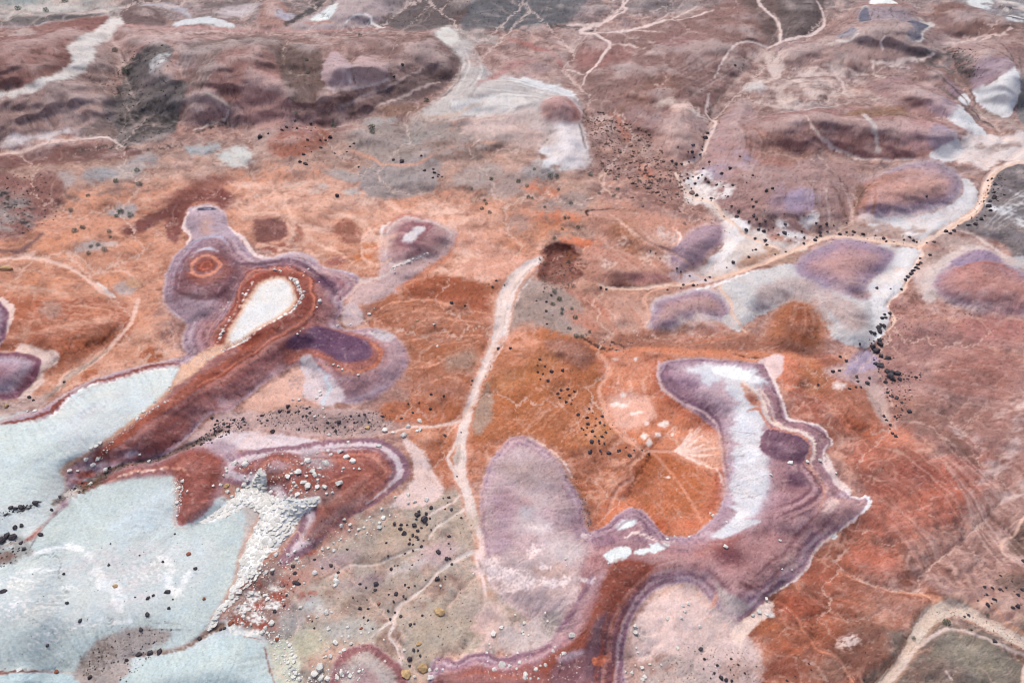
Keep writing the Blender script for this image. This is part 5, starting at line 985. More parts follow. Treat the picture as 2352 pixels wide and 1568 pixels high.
# pink flat inside the tail
F([(1450,1470),(1470,1410),(1520,1370),(1570,1356),(1620,1390),(1655,1430),(1660,1480),(1600,1500),(1520,1500),(1470,1520)],(221,194,184), f=16, w=(5,3), r=5)
F([(1590,1480),(1610,1440),(1640,1400),(1642,1360),(1630,1400),(1605,1445)],(214,158,136), f=10, r=4); S([(1520,1400),(1500,1430),(1530,1450)],3,(216,172,156), f=6, a=.5)
F([(1600,1440),(1660,1410),(1720,1470),(1740,1520),(1720,1600),(1560,1600),(1560,1500)],(200,176,168), f=22, r=9)
F([(1500,1520),(1560,1510),(1620,1540),(1660,1600),(1480,1600)],(178,160,152), f=18, r=9, n=(2,-.7, .1)); El(1470,1455,22,14,20,(168,150,144), f=12, n=(3,-.5, .2)); El(1640,1420,30,26,0,(180,168,166), f=16, n=(3,-.4, .3))
F([(1690,1440),(1740,1400),(1770,1378),(1780,1395),(1745,1430),(1712,1470),(1700,1500),(1680,1470)],(222,198,184), f=7, r=4)
S([(1650,1420),(1670,1450),(1680,1480)],[2,2.5,2],(212,176,166), f=3)
El(1700,1545,50,26,0,(172,144,134), f=20, n=(2,-.6, .1))
# ------------------------------------------------------------------ rill lines, dust streaks and creases
DK = [(112,84,76),(126,94,84),(104,80,74)]; PL = [(206,178,164),(216,190,178),(196,166,152)]; MV = [(150,122,122),(176,148,146)]
TN = fbm(LT + 40 + .05 * GY, GY * .15 - .03 * GX, 11,4,151, .6); TM = fbm(LT - 90, GY * .15,17,4,161, .6)
top = sstep(470,330, GY); lowm = (1 - top)
dry = sstep(.48, .30, C @ np.array([.3, .6, .1], np.float32)) * notash
for fld, lo, hi, c, al in [(TN, .12, .5,(196,174,164), .5),(TN, -.14,-.5,(120,94,84), .5),(TM, .2, .5,(168,144,150), .45),(TM, -.2,-.5,(150,100,84), .4)]:
    C += (lin(c) - C) * (sstep(lo, hi, fld) * al * (.55 * top + .1 * lowm) * dry)[..., None]
# upper left
Bundle([(585,106),(520,135),(450,200),(420,300)],[(640,120),(580,160),(520,215),(470,270)],34, DK + [(168,128,114),(150,118,108)],(1.5,4),(.3, .7), f=4)
Bundle([(480,128),(430,165),(400,205)],[(520,118),(450,175),(425,225)],10,[(150,140,142),(120,104,102),(172,152,150)],(2,4),(.4, .8), f=4)
Bundle([(258,62),(300,100),(330,140)],[(220,130),(262,180),(272,215)],16,[(128,98,88),(186,152,138),(146,112,102)],(1,3),(.3, .7))
Bundle([(185,205),(230,240),(262,262)],[(20,252),(30,300),(40,330)],34,[(134,104,94),(190,156,144),(150,118,106)],(1,3),(.3, .6))
Bundle([(60,110),(130,120),(190,110)],[(30,130),(60,180),(80,228)],16,[(132,80,68),(172,114,98)],(1,2.4),(.3, .6))
Bundle([(250,52),(180,62),(90,84)],[(175,140),(120,120),(70,104)],8,[(138,82,70),(170,112,98)],(1,2),(.3, .6))
for x in (32,118,62):
    S([(x, 285),(x + 2,310),(x, 340)],[1,2.5,2],(128,104,100), f=3, a=.6)
Bundle([(310,84),(420,78),(540,76)],[(300,128),(400,118),(520,100)],18, PL + [(150,100,90),(168,120,112)],(1.5,4),(.25, .6), f=4)
Bundle([(640,80),(760,78),(900,76),(1000,84)],[(640,102),(740,105),(860,112),(980,120)],16,[(190,150,136),(132,96,84),(170,174,168)],(1.5,4),(.25, .6), f=4)
S([(410,140),(470,130),(540,112),(600,96),(640,88)],[1.5,2,2.5,2,1.5],(110,82,78), f=4, a=.7)
S([(680,135),(710,137),(735,133),(745,136)],[3,5,5,2],(76,56,48), f=3, a=.9, r=4)
Bundle([(655,150),(660,190),(690,240)],[(740,150),(745,200),(730,250)],16,[(110,80,70),(160,120,106),(96,82,78)],(1.5,4),(.3, .6), f=4)
Bundle([(860,115),(900,150),(930,170)],[(980,110),(1000,140),(990,175)],14,[(128,88,78),(180,140,126),(150,104,92)],(1.5,3),(.3, .6), f=4)
F([(995,95),(1030,120),(1060,150),(1040,160),(1000,130),(960,110)],(126,90,80), f=14, a=.7)
S([(665,272),(672,276),(668,268)],4,(70,48,42), f=2); S([(560,268),(582,274)],3,(70,50,44), f=2)
F([(580,210),(640,222),(668,250),(668,285),(640,302),(590,300)],(186,132,120), f=26, a=.6)
# top strip
for x, y, rx, ry, c in [(120,22,80,8,(188,180,166)),(60,10,60,8,(150,156,150)),(210,30,50,5,(206,184,168)),(560,20,40,10,(190,172,170)),(1150,30,80,14,(96,100,104)),(1250,30,60,16,(112,108,104)),(990,40,40,20,(128,100,96)),(1060,50,30,16,(120,88,82)),(1500,20,60,12,(124,112,112)),(340,8,60,6,(120,100,92))]:
    El(x, y, rx, ry, -4, c, f=12, a=.8, r=5)
S([(1000,78),(1040,66),(1120,66),(1160,66)],[1,2,4,5],(208,180,150), f=3, a=.8)
S([(1160,68),(1240,62),(1310,68),(1370,72)],[3,10,12,4],(96,82,80), f=8, r=5, n=(3,-.4, .2))
# red cone shelf edges
S([(1040,140),(1058,160),(1052,200),(1010,240)],[3,4,4,3],(112,96,92), f=4, a=.7, r=4)
Bundle([(1330,250),(1370,290),(1400,330),(1440,380)],[(1400,280),(1450,310),(1500,350),(1560,400)],22,[(120,92,84),(190,156,144),(150,112,100)],(1.5,4),(.35, .7), f=4)
F([(1415,270),(1440,300),(1450,330),(1430,330),(1416,300)],(186,112,84), f=10, a=.8); F([(1470,380),(1500,400),(1490,420),(1465,400)],(190,118,92), f=10, a=.8)
# brown slopes of the top centre
Bundle([(1790,10),(1700,70),(1560,150),(1440,230)],[(1760,120),(1690,180),(1620,230),(1560,280)],40,[(132,92,80),(176,136,124),(158,116,102),(188,160,150)],(1.5,5),(.25, .55), f=5)
Bundle([(1440,230),(1400,200),(1340,200)],[(1560,270),(1480,260),(1400,262)],16,[(140,96,74),(176,134,116)],(1.5,4),(.3, .5), f=5)
Bundle([(1545,275),(1520,330),(1500,380)],[(1600,285),(1630,330),(1620,370)],24,[(206,168,152),(148,104,92),(186,142,130)],(1.5,4),(.3, .6), f=4)
Bundle([(1650,290),(1680,340),(1640,420)],[(1740,290),(1800,350),(1760,430)],24,[(196,160,152),(150,110,100),(170,150,156),(176,140,120)],(1.5,5),(.25, .55), f=5)
Bundle([(1980,20),(1920,60),(1860,100)],[(2020,40),(1960,110),(1900,155)],18,[(140,102,92),(186,150,138)],(1.5,4),(.3, .6), f=4)
Bundle([(2060,30),(2120,70),(2160,110)],[(2030,45),(2060,110),(2100,155)],18,[(140,102,92),(190,156,146)],(1.5,3),(.3, .6), f=4)
Bundle([(1780,160),(1860,170),(1960,168)],[(1770,210),(1880,215),(1990,200)],26, PL + [(140,104,92)],(1.5,4),(.3, .7), f=4)
Bundle([(1720,240),(1800,240),(1900,232)],[(1760,270),(1850,262),(1960,245)],16,[(200,184,176),(120,104,104),(214,206,200)],(2,5),(.3, .6), f=5)
El(1730,210,26,14,10,(206,196,188), f=10, a=.8, r=6)
for p in ([(2100,150),(2150,190),(2210,240),(2260,290)],[(2110,140),(2180,190),(2240,250)],[(2290,110),(2310,150),(2325,200)],[(2240,110),(2290,150),(2326,185)],[(2180,120),(2190,165),(2220,210)],[(2130,220),(2150,260),(2180,290)]):
    S(p, [1.5,3,2],(112,86,78), f=4, a=.75, r=3)
Bundle([(2232,220),(2255,250),(2270,266)],[(2316,190),(2322,225),(2314,262)],14,[(150,148,150),(228,228,226)],(1,2),(.4, .8))
Bundle([(2170,290),(2190,305),(2215,320)],[(2196,254),(2226,284),(2262,318)],10,[(152,150,150),(226,226,222)],(1,2),(.4, .8))
Bundle([(1760,320),(1830,345),(1900,360)],[(1850,300),(1890,330),(1930,355)],12,[(190,156,146),(140,100,88)],(1.5,4),(.3, .6), f=4)
Bundle([(2030,300),(2010,330),(2030,368)],[(2110,290),(2110,330),(2100,368)],12,[(140,98,84),(182,134,122)],(1.5,4),(.3, .6), f=4)
Bundle([(1850,420),(1840,470),(1850,530)],[(1960,410),(1960,460),(1975,520)],26,[(132,102,92),(200,176,166),(176,146,138)],(1.5,4),(.35, .7), f=4)
Bundle([(1990,500),(1995,520),(2010,535)],[(2205,450),(2230,470),(2240,490)],44,[(140,134,134),(230,228,226),(160,152,150)],(.9,1.8),(.4, .8), f=2, cut=False)
Bundle([(2040,640),(2060,655),(2075,662)],[(2055,590),(2085,600),(2105,600)],14,[(150,142,140),(232,230,228)],(1,1.8),(.4, .8), f=2)
Bundle([(1990,690),(2005,710),(2015,740)],[(2040,645),(2055,670),(2050,690)],12,[(150,144,142),(232,230,228)],(1,2),(.4, .8), f=2)
Bundle([(1700,650),(1740,690),(1760,715)],[(1830,640),(1830,670),(1820,695)],20,[(150,146,146),(210,206,204),(166,156,152)],(1,2.4),(.35, .7), f=3)
Bundle([(1880,700),(1930,740),(1990,770)],[(1900,670),(1960,700),(2000,725)],16,[(150,132,126),(204,192,186),(176,128,108)],(1,3),(.35, .7), f=3)
Bundle([(1800,700),(1770,740),(1740,770)],[(1880,700),(1905,740),(1920,780)],24,[(196,156,134),(168,98,62),(150,82,48),(186,128,98)],(2,6),(.25, .5), f=7)
Bundle([(1790,790),(1760,800),(1720,812)],[(1880,790),(1910,805),(1940,815)],20,[(140,80,54),(196,150,130),(120,76,60)],(1.5,4),(.3, .7), f=4)
# right edge dark slope
Bundle([(2260,520),(2300,470),(2352,440)],[(2270,560),(2320,540),(2400,530)],30,[(92,88,90),(150,144,142),(204,204,202)],(1.5,4),(.3, .7), f=4)
# crater ground and red slope
Bundle([(1340,580),(1400,620),(1440,654)],[(1460,560),(1500,610),(1560,648)],26,[(196,152,134),(156,104,84),(206,170,154)],(1.5,4),(.25, .55), f=5)
Bundle([(1380,490),(1420,540),(1460,590)],[(1500,500),(1530,540),(1560,570)],20,[(150,100,76),(204,164,146),(186,132,110)],(1.5,4),(.3, .6), f=4)
Bundle([(1350,680),(1390,730),(1420,770)],[(1440,680),(1480,720),(1500,760)],20,[(202,158,138),(168,108,84),(190,120,92)],(2,6),(.3, .6), f=6)
Bundle([(1510,700),(1560,740),(1600,760)],[(1660,690),(1680,730),(1700,760)],16,[(148,122,132),(190,160,150),(160,112,100)],(1,2.5),(.3, .6), f=3)
Bundle([(1480,785),(1540,770),(1600,760)],[(1560,800),(1640,790),(1740,770)],26,[(190,112,78),(140,92,76),(206,160,136),(200,124,92)],(1.5,5),(.3, .65), f=4)
# salmon and orange flats
Bundle([(560,440),(700,420),(860,470)],[(560,500),(700,500),(900,500)],22,[(216,168,142),(182,112,82),(222,184,164)],(2,6),(.25, .55), f=6, w=(14,4))
Bundle([(860,720),(960,700),(1100,720)],[(940,880),(1010,840),(1100,800)],34,[(206,146,118),(148,90,62),(158,104,78)],(1.2,4),(.3, .65), f=4, w=(10,4))
Bundle([(880,900),(950,890),(1030,900)],[(900,950),(980,940),(1050,945)],12,[(206,146,118),(156,96,66)],(1.5,4),(.3, .6), f=4, w=(8,4))
Bundle([(1140,1000),(1220,930),(1330,850)],[(1300,1060),(1370,1000),(1420,930)],40,[(206,142,108),(154,96,66),(214,164,140),(186,122,72)],(1.2,5),(.25, .6), f=4, w=(8,4))
Bundle([(1290,790),(1330,810),(1350,850)],[(1260,800),(1280,820),(1300,845)],10,[(132,84,66),(176,118,94)],(1.2,3),(.3, .6), f=3)
Bundle([(1360,1070),(1420,1070),(1460,1050)],[(1400,1170),(1440,1120),(1480,1090)],14,[(212,160,136),(150,92,64)],(1.2,3),(.3, .6), f=4, w=(8,4))
Bundle([(1500,1090),(1540,1130),(1600,1190)],[(1480,1150),(1510,1180),(1530,1210)],12,[(206,138,104),(156,88,54)],(1.2,4),(.3, .6), f=4, w=(8,4))
Bundle([(1420,830),(1400,900),(1420,980)],[(1500,850),(1490,900),(1520,960)],22,[(222,160,130),(182,106,76),(228,186,164)],(1.5,5),(.25, .55), f=5, w=(8,4))
Bundle([(120,690),(200,700),(300,720)],[(100,830),(180,790),(270,770)],28,[(196,132,100),(150,84,56),(206,160,134)],(1.5,5),(.3, .6), f=5, w=(10,4))
Bundle([(-20,610),(60,620),(150,640)],[(-20,680),(80,690),(200,690)],16,[(206,142,104),(190,120,84),(216,180,158)],(2,6),(.3, .6), f=6, w=(12,4))
Bundle([(300,560),(350,590),(390,640)],[(260,600),(310,650),(360,720)],18,[(204,154,130),(160,100,82),(196,140,116)],(1.5,4),(.3, .6), f=4, w=(8,4))
Bundle([(320,800),(350,770),(370,730)],[(400,820),(410,780),(400,745)],10,[(216,176,156),(180,116,90)],(1.5,4),(.3, .6), f=4)
# left ridge rills
Bundle([(390,640),(400,600),(440,565)],[(420,640),(430,610),(455,585)],10,[(120,90,106),(178,160,172)],(1,2),(.4, .7), f=2.5)
Bundle([(400,700),(420,690),(440,670)],[(470,738),(475,710),(485,680)],16,[(132,100,112),(184,160,168)],(.8,1.8),(.3, .6), f=2)
Bundle([(420,800),(470,730),(520,680)],[(480,790),(510,740),(545,690)],12,[(124,86,92),(168,128,132)],(1,2.2),(.4, .7), f=2.5)
Bundle([(720,700),(750,712),(785,718)],[(700,735),(730,742),(765,748)],7,[(96,58,62),(110,68,70)],(.8,1.4),(.5, .8), f=2)
Bundle([(470,900),(480,925),(482,955)],[(690,800),(690,825),(690,845)],34,[(122,74,72),(186,134,128)],(.8,1.8),(.35, .7), f=2)
Bundle([(340,1000),(370,1020),(380,1045)],[(440,940),(460,965),(450,985)],14,[(124,76,74),(180,128,120)],(.8,1.8),(.3, .6), f=2)
Bundle([(700,800),(705,822),(700,840)],[(780,840),(775,855),(760,870)],14,[(112,70,74),(190,130,112)],(.8,1.6),(.4, .7), f=2)
Bundle([(780,860),(770,890),(775,922)],[(885,840),(905,850),(920,860)],30,[(142,106,114),(196,168,172)],(.8,1.8),(.3, .65), f=2)
Bundle([(850,770),(870,770),(890,775)],[(890,800),(910,800),(928,805)],8,[(150,128,136),(206,192,194)],(1,2),(.3, .6), f=2.5)
Bundle([(130,940),(220,885),(330,852),(420,826)],[(140,946),(226,892),(334,858),(420,832)],5,[(120,60,56),(176,140,140),(150,96,90)],(1,2),(.4, .8), f=2, cut=False, w=(2,1))
Bundle([(250,1080),(330,1070),(420,1040)],[(440,1180),(460,1130),(480,1070)],16,[(128,74,66),(180,116,98)],(1,2.4),(.3, .6), f=3)
Bundle([(860,1020),(850,1040),(840,1062)],[(940,1090),(910,1085),(885,1080)],22,[(150,124,132),(220,206,206)],(.8,1.8),(.35, .7), f=2)
Bundle([(905,1110),(880,1100),(870,1090)],[(840,1170),(830,1140),(830,1120)],14,[(136,96,96),(190,144,138)],(.8,1.8),(.35, .7), f=2)
# right ridge rills
Bundle([(1120,1090),(1150,1110),(1180,1130)],[(1115,1230),(1150,1230),(1190,1220)],26,[(140,108,122),(190,166,170)],(1,2.4),(.3, .6), f=3)
Bundle([(1250,1040),(1240,1070),(1230,1100)],[(1335,1190),(1300,1190),(1270,1190)],26,[(142,112,122),(192,170,172)],(1,2.4),(.3, .6), f=3)
Bundle([(1330,1220),(1340,1250),(1350,1275)],[(1420,1185),(1420,1215),(1420,1240)],18,[(120,90,108),(172,146,156)],(1,2),(.35, .65), f=2.5)
Bundle([(1530,905),(1560,890),(1590,880)],[(1668,1060),(1690,1050),(1710,1040)],26,[(112,78,98),(160,128,142)],(.9,2),(.3, .6), f=2.5)
Bundle([(1665,1010),(1710,1000),(1750,985)],[(1680,1150),(1720,1130),(1765,1110)],14,[(130,108,126),(176,166,176)],(.9,1.8),(.4, .8), f=2, cut=False, w=(6,2))
Bundle([(1850,1290),(1810,1280),(1770,1270)],[(1750,1380),(1740,1350),(1730,1320)],22,[(130,96,104),(190,156,150)],(.9,2.2),(.3, .6), f=2.5)
Bundle([(1940,1205),(1900,1190),(1870,1170)],[(1880,1250),(1850,1230),(1830,1210)],14,[(128,92,98),(184,146,144)],(.9,2),(.3, .6), f=2.5)
Bundle([(1500,1365),(1510,1345),(1520,1325)],[(1435,1480),(1415,1470),(1395,1455)],26,[(118,86,100),(180,146,148)],(.9,2),(.3, .6), f=2.5)
Bundle([(1330,1360),(1350,1370),(1370,1370)],[(1230,1490),(1260,1500),(1290,1500)],30,[(124,92,108),(190,160,160),(150,112,118)],(.9,2.2),(.3, .65), f=2.5)
Bundle([(1010,1520),(1040,1560),(1040,1590)],[(1190,1510),(1190,1550),(1200,1590)],22,[(120,82,96),(160,100,92)],(1,2.4),(.3, .6), f=3)
Bundle([(1470,1400),(1500,1430),(1540,1480)],[(1560,1360),(1560,1400),(1560,1470)],18,[(230,208,200),(204,170,160),(214,166,148)],(1,3),(.3, .6), f=3)
Bundle([(1780,830),(1810,850),(1830,880)],[(1840,845),(1838,870),(1810,890)],8,[(150,84,60),(168,96,70)],(.8,1.4),(.5, .8), f=2)
# right slopes
Bundle([(2000,1000),(2090,1040),(2180,1110),(2250,1200)],[(1960,1160),(2040,1220),(2100,1300),(2140,1370)],50,[(196,124,98),(142,82,66),(172,100,78),(204,150,130)],(1.5,5),(.25, .55), f=5)
Bundle([(2060,960),(2160,1000),(2260,1080),(2352,1180)],[(2200,1110),(2240,1200),(2290,1290),(2352,1380)],40,[(200,168,156),(128,90,80),(150,108,96)],(1.5,5),(.25, .6), f=5)
Bundle([(2060,900),(2180,930),(2352,960)],[(2150,760),(2260,780),(2400,800)],36,[(186,146,136),(132,92,84),(200,176,168),(176,116,104)],(1.5,5),(.25, .55), f=5, w=(10,4))
Bundle([(1880,1280),(1960,1320),(2060,1350)],[(1770,1400),(1830,1470),(1910,1505)],34,[(194,118,88),(136,76,54),(150,86,60)],(1.5,5),(.25, .55), f=5, w=(8,4))
Bundle([(1920,870),(1960,920),(2030,990)],[(1860,910),(1930,980),(1990,1050)],20,[(204,130,100),(150,88,64)],(1.5,5),(.3, .6), f=5)
Bundle([(2120,1420),(2200,1410),(2330,1480)],[(2110,1450),(2200,1445),(2330,1500)],14,[(150,140,128),(222,206,194),(186,164,146)],(.8,2),(.3, .7), f=2, w=(5,2))
Bundle([(1230,610),(1170,680),(1150,780),(1080,930)],[(1240,620),(1185,700),(1162,780),(1092,930)],12,[(236,224,216),(196,174,160),(206,186,174)],(.8,2.2),(.3, .7), f=2.5, w=(4,2))
# ash slopes
Bundle([(230,1240),(340,1240),(480,1260)],[(160,1420),(300,1400),(440,1350)],26,[(170,184,186),(208,216,216),(196,194,194)],(1,3),(.3, .6), f=3.5, w=(10,4))
Bundle([(200,1060),(260,1000),(400,890)],[(20,1000),(120,975),(250,900)],16,[(190,192,198),(222,224,224)],(2,6),(.3, .5), f=6, w=(8,4))
Bundle([(500,1300),(530,1310),(545,1310)],[(430,1460),(470,1440),(500,1410)],12,[(160,172,172),(206,214,214)],(.8,1.6),(.4, .7), f=2)
# ------------------------------------------------------------------ strata accents on the two big ridges
TI = dict(w=(5,2), r=1.5, n=(2,-1.1,-.1))
# left ridge
S([(540,605),(560,612),(619,606),(669,601),(708,617),(740,640)],[8,10,9,9,12,12],(112,80,94), f=8, a=.85, **TI)
S([(600,598),(640,592),(688,584),(728,600)],[4,8,10,6],(182,164,172), f=7, a=.85, **TI)
S([(640,600),(690,594),(722,606)],[2,4,3],(120,92,112), f=4, a=.8, **TI)
El(745,648,30,13,25,(106,72,94), f=9, a=.9)
for dx, c in ((0,(152,104,110)),(10,(176,134,136)),(19,(150,110,116)),(28,(190,158,156))):
    S([(715 + dx * .5,625 - dx * .2),(768 + dx, 634),(786 + dx, 655),(762 + dx, 688)],[3,5,6,3], c, f=4, a=.8, **TI)
for k, c in ((0,(196,118,92)),(5,(132,66,52)),(-7,(150,84,70))):
    S([(486 - k, 782),(500 - k, 765),(530 - k, 732),(550 - k, 698),(560 - k, 652),(584 - k * .8,627 - k * .5),(624,620 - k),(682,627 - k),(714 + k, 650),(716 + k, 676),(724 + k, 702),(700 + k, 744 + k),(648,776 + k),(585,815 + k),(520,858 + k),(455,896 + k)],[3,4,4,4,4,5,4,4,5,5,5,5,4,4,5,3], c, f=3.5, a=.85, **TI)
F([(713,759),(743,754),(793,771),(842,791),(850,816),(820,836),(778,834),(748,818),(718,804),(684,808),(659,803),(668,782)],(112,78,104), f=12, **TI)
S([(852,792),(872,808),(874,832),(856,850),(825,860),(790,853)],[4,8,8,8,7,4],(188,106,76), f=5, a=.85, **TI)
S([(862,786),(884,806),(886,838),(862,862),(815,874),(776,866)],[5,7,7,6,5,3],(170,122,118), f=5, a=.8, **TI)
S([(770,850),(742,824),(712,818),(690,824),(660,838)],[5,6,7,6,4],(176,108,90), f=6, a=.8, **TI)
S([(760,858),(735,838),(716,830)],[3,5,3],(206,148,126), f=4, a=.8, **TI)
Bundle([(545,600),(500,680),(450,760),(408,825)],[(575,640),(540,720),(495,790),(440,822)],16,[(120,86,98),(176,146,154),(146,108,116),(134,92,96)],(1.2,3),(.5, .85), f=2.5, cut=False, w=(2,1))
Bundle([(385,690),(392,630),(425,580),(455,560)],[(415,680),(420,630),(445,590),(470,575)],9,[(118,88,106),(178,158,172),(150,120,136)],(1.2,2.6),(.5, .8), f=2.5, cut=False, w=(2,1))
S([(404,668),(440,688),(480,694),(520,672),(545,640)],[8,14,16,14,8],(116,78,86), f=10, a=.75, **TI)
S([(425,604),(450,590),(480,590),(515,600),(530,625),(515,655),(475,664),(440,655),(424,630)],[5,6,6,6,7,7,7,6,5],(136,82,82), f=6, a=.75, **TI)
S([(392,712),(420,735),(450,745)],[2,2.5,2],(206,200,208), f=3, a=.8, **TI); S([(376,690),(380,650),(392,612)],[1.5,2,1.5],(196,184,196), f=3, a=.7, **TI)
Bundle([(600,800),(520,855),(440,905),(330,975)],[(690,790),(600,860),(520,910),(400,1000)],12,[(176,96,74),(134,72,62),(188,126,112),(150,98,98)],(2,6),(.35, .7), f=5, cut=False, w=(4,2))
S([(588,897),(550,922),(528,946),(475,956),(432,1000)],[5,6,6,5,3],(182,148,154), f=6, a=.8, **TI)
# ringed spur
for d, c, ww in ((0,(140,104,118),9),(13,(208,192,194),10),(26,(134,84,94),9),(38,(166,98,82),8),(48,(194,126,104),5),(57,(150,84,72),8)):
    S([(760 - d, 1020 + d * .7),(858 - d * .6,1013 + d * .75),(905 - d * .8,1034 + d * .6),(932 - d, 1066 + d * .3),(934 - d, 1095),(908 - d * .8,1122 - d * .4),(850 - d * .6,1166 - d * .5)],[2, ww, ww, ww, ww, ww * .8,2], c, f=5, a=.85, **TI)
for rx, c in ((52,(158,112,112)),(43,(142,82,76)),(33,(174,104,86)),(24,(146,84,78)),(14,(170,140,146))):
    S([(640 - rx, 1092),(640 - rx * .8,1076 - rx * .25),(640,1076 - rx * .55),(640 + rx * .8,1078 - rx * .25),(640 + rx, 1096)],[2,6,7,6,2], c, f=5, a=.8, **TI)
# right ridge
S([(1511,836),(1512,872),(1530,908),(1584,937),(1627,958),(1651,994),(1660,1056),(1666,1112)],[5,6,7,7,7,7,6,4],(204,176,174), f=4, a=.8, **TI)
S([(1530,842),(1521,864),(1532,896),(1578,925),(1625,948),(1654,988),(1664,1040),(1672,1100)],[5,7,8,8,8,8,8,6],(122,88,108), f=6, a=.85, **TI)
S([(1540,836),(1600,830),(1680,834),(1740,840)],[4,5,5,4],(132,98,114), f=5, a=.8, **TI)
El(1575,882,34,16,30,(156,124,144), f=14, a=.8)
for off, c, ww in ((0,(156,116,122),12),(9,(126,86,96),6),(-9,(172,136,138),6)):
    S([(1760 + off, 890),(1776 + off, 922),(1790 + off, 962),(1832 + off * .4,983 - off),(1870,998 - off),(1896 + off, 1010),(1889 + off, 1044)],[3, ww, ww, ww, ww, ww, 3], c, f=5, a=.85, **TI)
S([(1703,882),(1736,905),(1752,930),(1760,962),(1790,984),(1830,995),(1866,1015),(1870,1040)],[6,8,10,11,9,9,10,5],(228,208,194), f=4, a=.9, w=(3,2), r=3)
S([(1742,930),(1750,966),(1780,992),(1826,1004),(1856,1022),(1854,1052),(1866,1082),(1884,1108),(1892,1140),(1880,1170)],[4,6,6,6,6,6,6,6,5,3],(200,130,102), f=4, a=.85, **TI)
F([(1762,992),(1802,1000),(1852,1022),(1842,1058),(1811,1064),(1770,1056),(1745,1040),(1750,1010)],(120,84,102), f=7, w=(2,2), r=2)
S([(1806,1001),(1854,1024),(1843,1058)],[2,5,4],(92,76,108), f=5, a=.8, **TI); El(1800,1036,26,10,20,(156,122,132), f=12, a=.6)
for d, c, ww in ((0,(112,70,84),9),(-14,(186,146,148),8),(-26,(124,80,94),9),(14,(194,154,148),6)):
    S([(1842 + d * .5,1070),(1868 + d, 1096),(1884 + d, 1124),(1868 + d, 1152 + d * .2),(1829 + d * .6,1174 + d * .5),(1780,1200 + d)],[2, ww, ww, ww, ww, 2], c, f=6, a=.75, **TI)
El(1830,1108,20,15,30,(110,74,94), f=10, a=.8)
for d, c, ww in ((8,(132,92,110),8),(18,(198,168,170),7),(30,(138,92,102),9),(44,(190,144,138),8),(58,(132,78,84),10)):
    S([(1940 - d * .7,1205 - d * .7),(1872 - d * .8,1256 - d * .4),(1852 - d, 1302 - d * .3),(1815 - d * .7,1332 - d * .7),(1745 - d * .5,1386 - d * .8)],[2, ww, ww, ww, 2], c, f=6, a=.7, **TI)
for d, c, ww in ((8,(140,100,116),7),(17,(198,168,168),6),(28,(130,88,102),9),(42,(180,124,112),9),(56,(146,78,64),10)):
    S([(1560,1342 - d),(1500 - d * .3,1358 - d * .8),(1456 - d * .8,1412 - d * .4),(1440 - d, 1470),(1428 - d, 1560),(1424 - d, 1620)],[2, ww, ww, ww, ww, ww], c, f=6, a=.7, **TI)
for d, c, ww in ((6,(136,104,122),7),(15,(176,148,156),6),(26,(146,114,126),8)):
    S([(1346,1206 + d),(1386,1212 + d),(1424,1186 + d),(1452,1170 + d),(1478,1176 + d),(1504,1204 + d),(1524,1232 + d),(1566,1240 + d),(1608,1232 + d)],[2, ww, ww, ww, ww, ww, ww, ww, 2], c, f=5, a=.75, **TI)
# small knolls, eye hill and neighbours: softer foot, pale veins between
for p in ([(560,505),(600,495),(650,500),(690,520),(720,555),(780,580)],[(650,440),(660,480),(675,520),(668,555),(640,578)],[(740,500),(800,498),(840,515),(870,560)],[(830,570),(836,600),(870,612),(900,600)],[(600,565),(640,572),(690,572)]):
    S(p, [4,9,7,5],(226,182,158), f=7, a=.8, w=(7,3), r=3)
# amber bowl: bleached fan and crust
F([(1400,925),(1440,905),(1490,922),(1498,958),(1470,985),(1420,980)],(226,176,154), f=26, a=.7)
F([(1555,1035),(1590,1000),(1640,998),(1664,1036),(1650,1076),(1606,1066)],(220,168,142), f=50, a=.6)
for x2, y2 in [(1606,980),(1614,1000),(1634,1016),(1652,1030),(1640,1048),(1622,1064),(1590,984),(1645,1080)]:
    S([(1552,1034),((1552 + x2) / 2,(1034 + y2) / 2 + 2),(x2, y2)],[5,7,2],(242,212,196), f=4, a=.85, r=2, w=(4,3))
for x, y, rx, ry in [(1432,935,14,5),(1430,908,7,4),(1415,930,10,6),(1470,950,8,3),(1455,951,8,3),(1485,975,6,5),(1512,1000,6,4),(1480,1005,6,5),(1490,1018,8,7),(1535,1095,5,3),(1455,830,4,3),(1525,975,14,5)]:
    El(x, y, rx, ry, -10,(242,222,208), f=5, a=.9, r=4, w=(5,4))
# slumped, dusty feet where the clay runs out onto the flats
for p, wv in (([(1106,1210),(1104,1130),(1118,1082),(1145,1036),(1178,1006),(1215,1008),(1250,1028),(1282,1062),(1312,1108),(1338,1160),(1348,1205)],9),([(1515,880),(1535,910),(1575,940),(1618,968),(1650,1000),(1664,1040),(1672,1090),(1664,1140)],6),([(374,675),(378,700),(400,727),(428,745),(416,782)],7),([(790,712),(776,735),(850,752),(900,768),(932,800),(934,840),(908,882),(875,912),(825,930)],7),([(1850,1310),(1876,1256),(1910,1230),(1950,1204)],6)):
    S(p, wv, (196,152,134), f=18, a=.6, w=(7,4), r=4, n=(2,-.55, .35))
for x, y, rx, ry in ((1940,670,110,22),(2080,500,120,20),(2230,700,90,24),(1600,620,60,16),(1590,755,90,18)):
    El(x, y, rx, ry, -6,(196,176,172), f=26, a=.35, r=8, n=(2,-.5, .4))
# ------------------------------------------------------------------ far hills: crests, creases, dark cobble, white noses
BR = dict(w=(5,3), r=3)
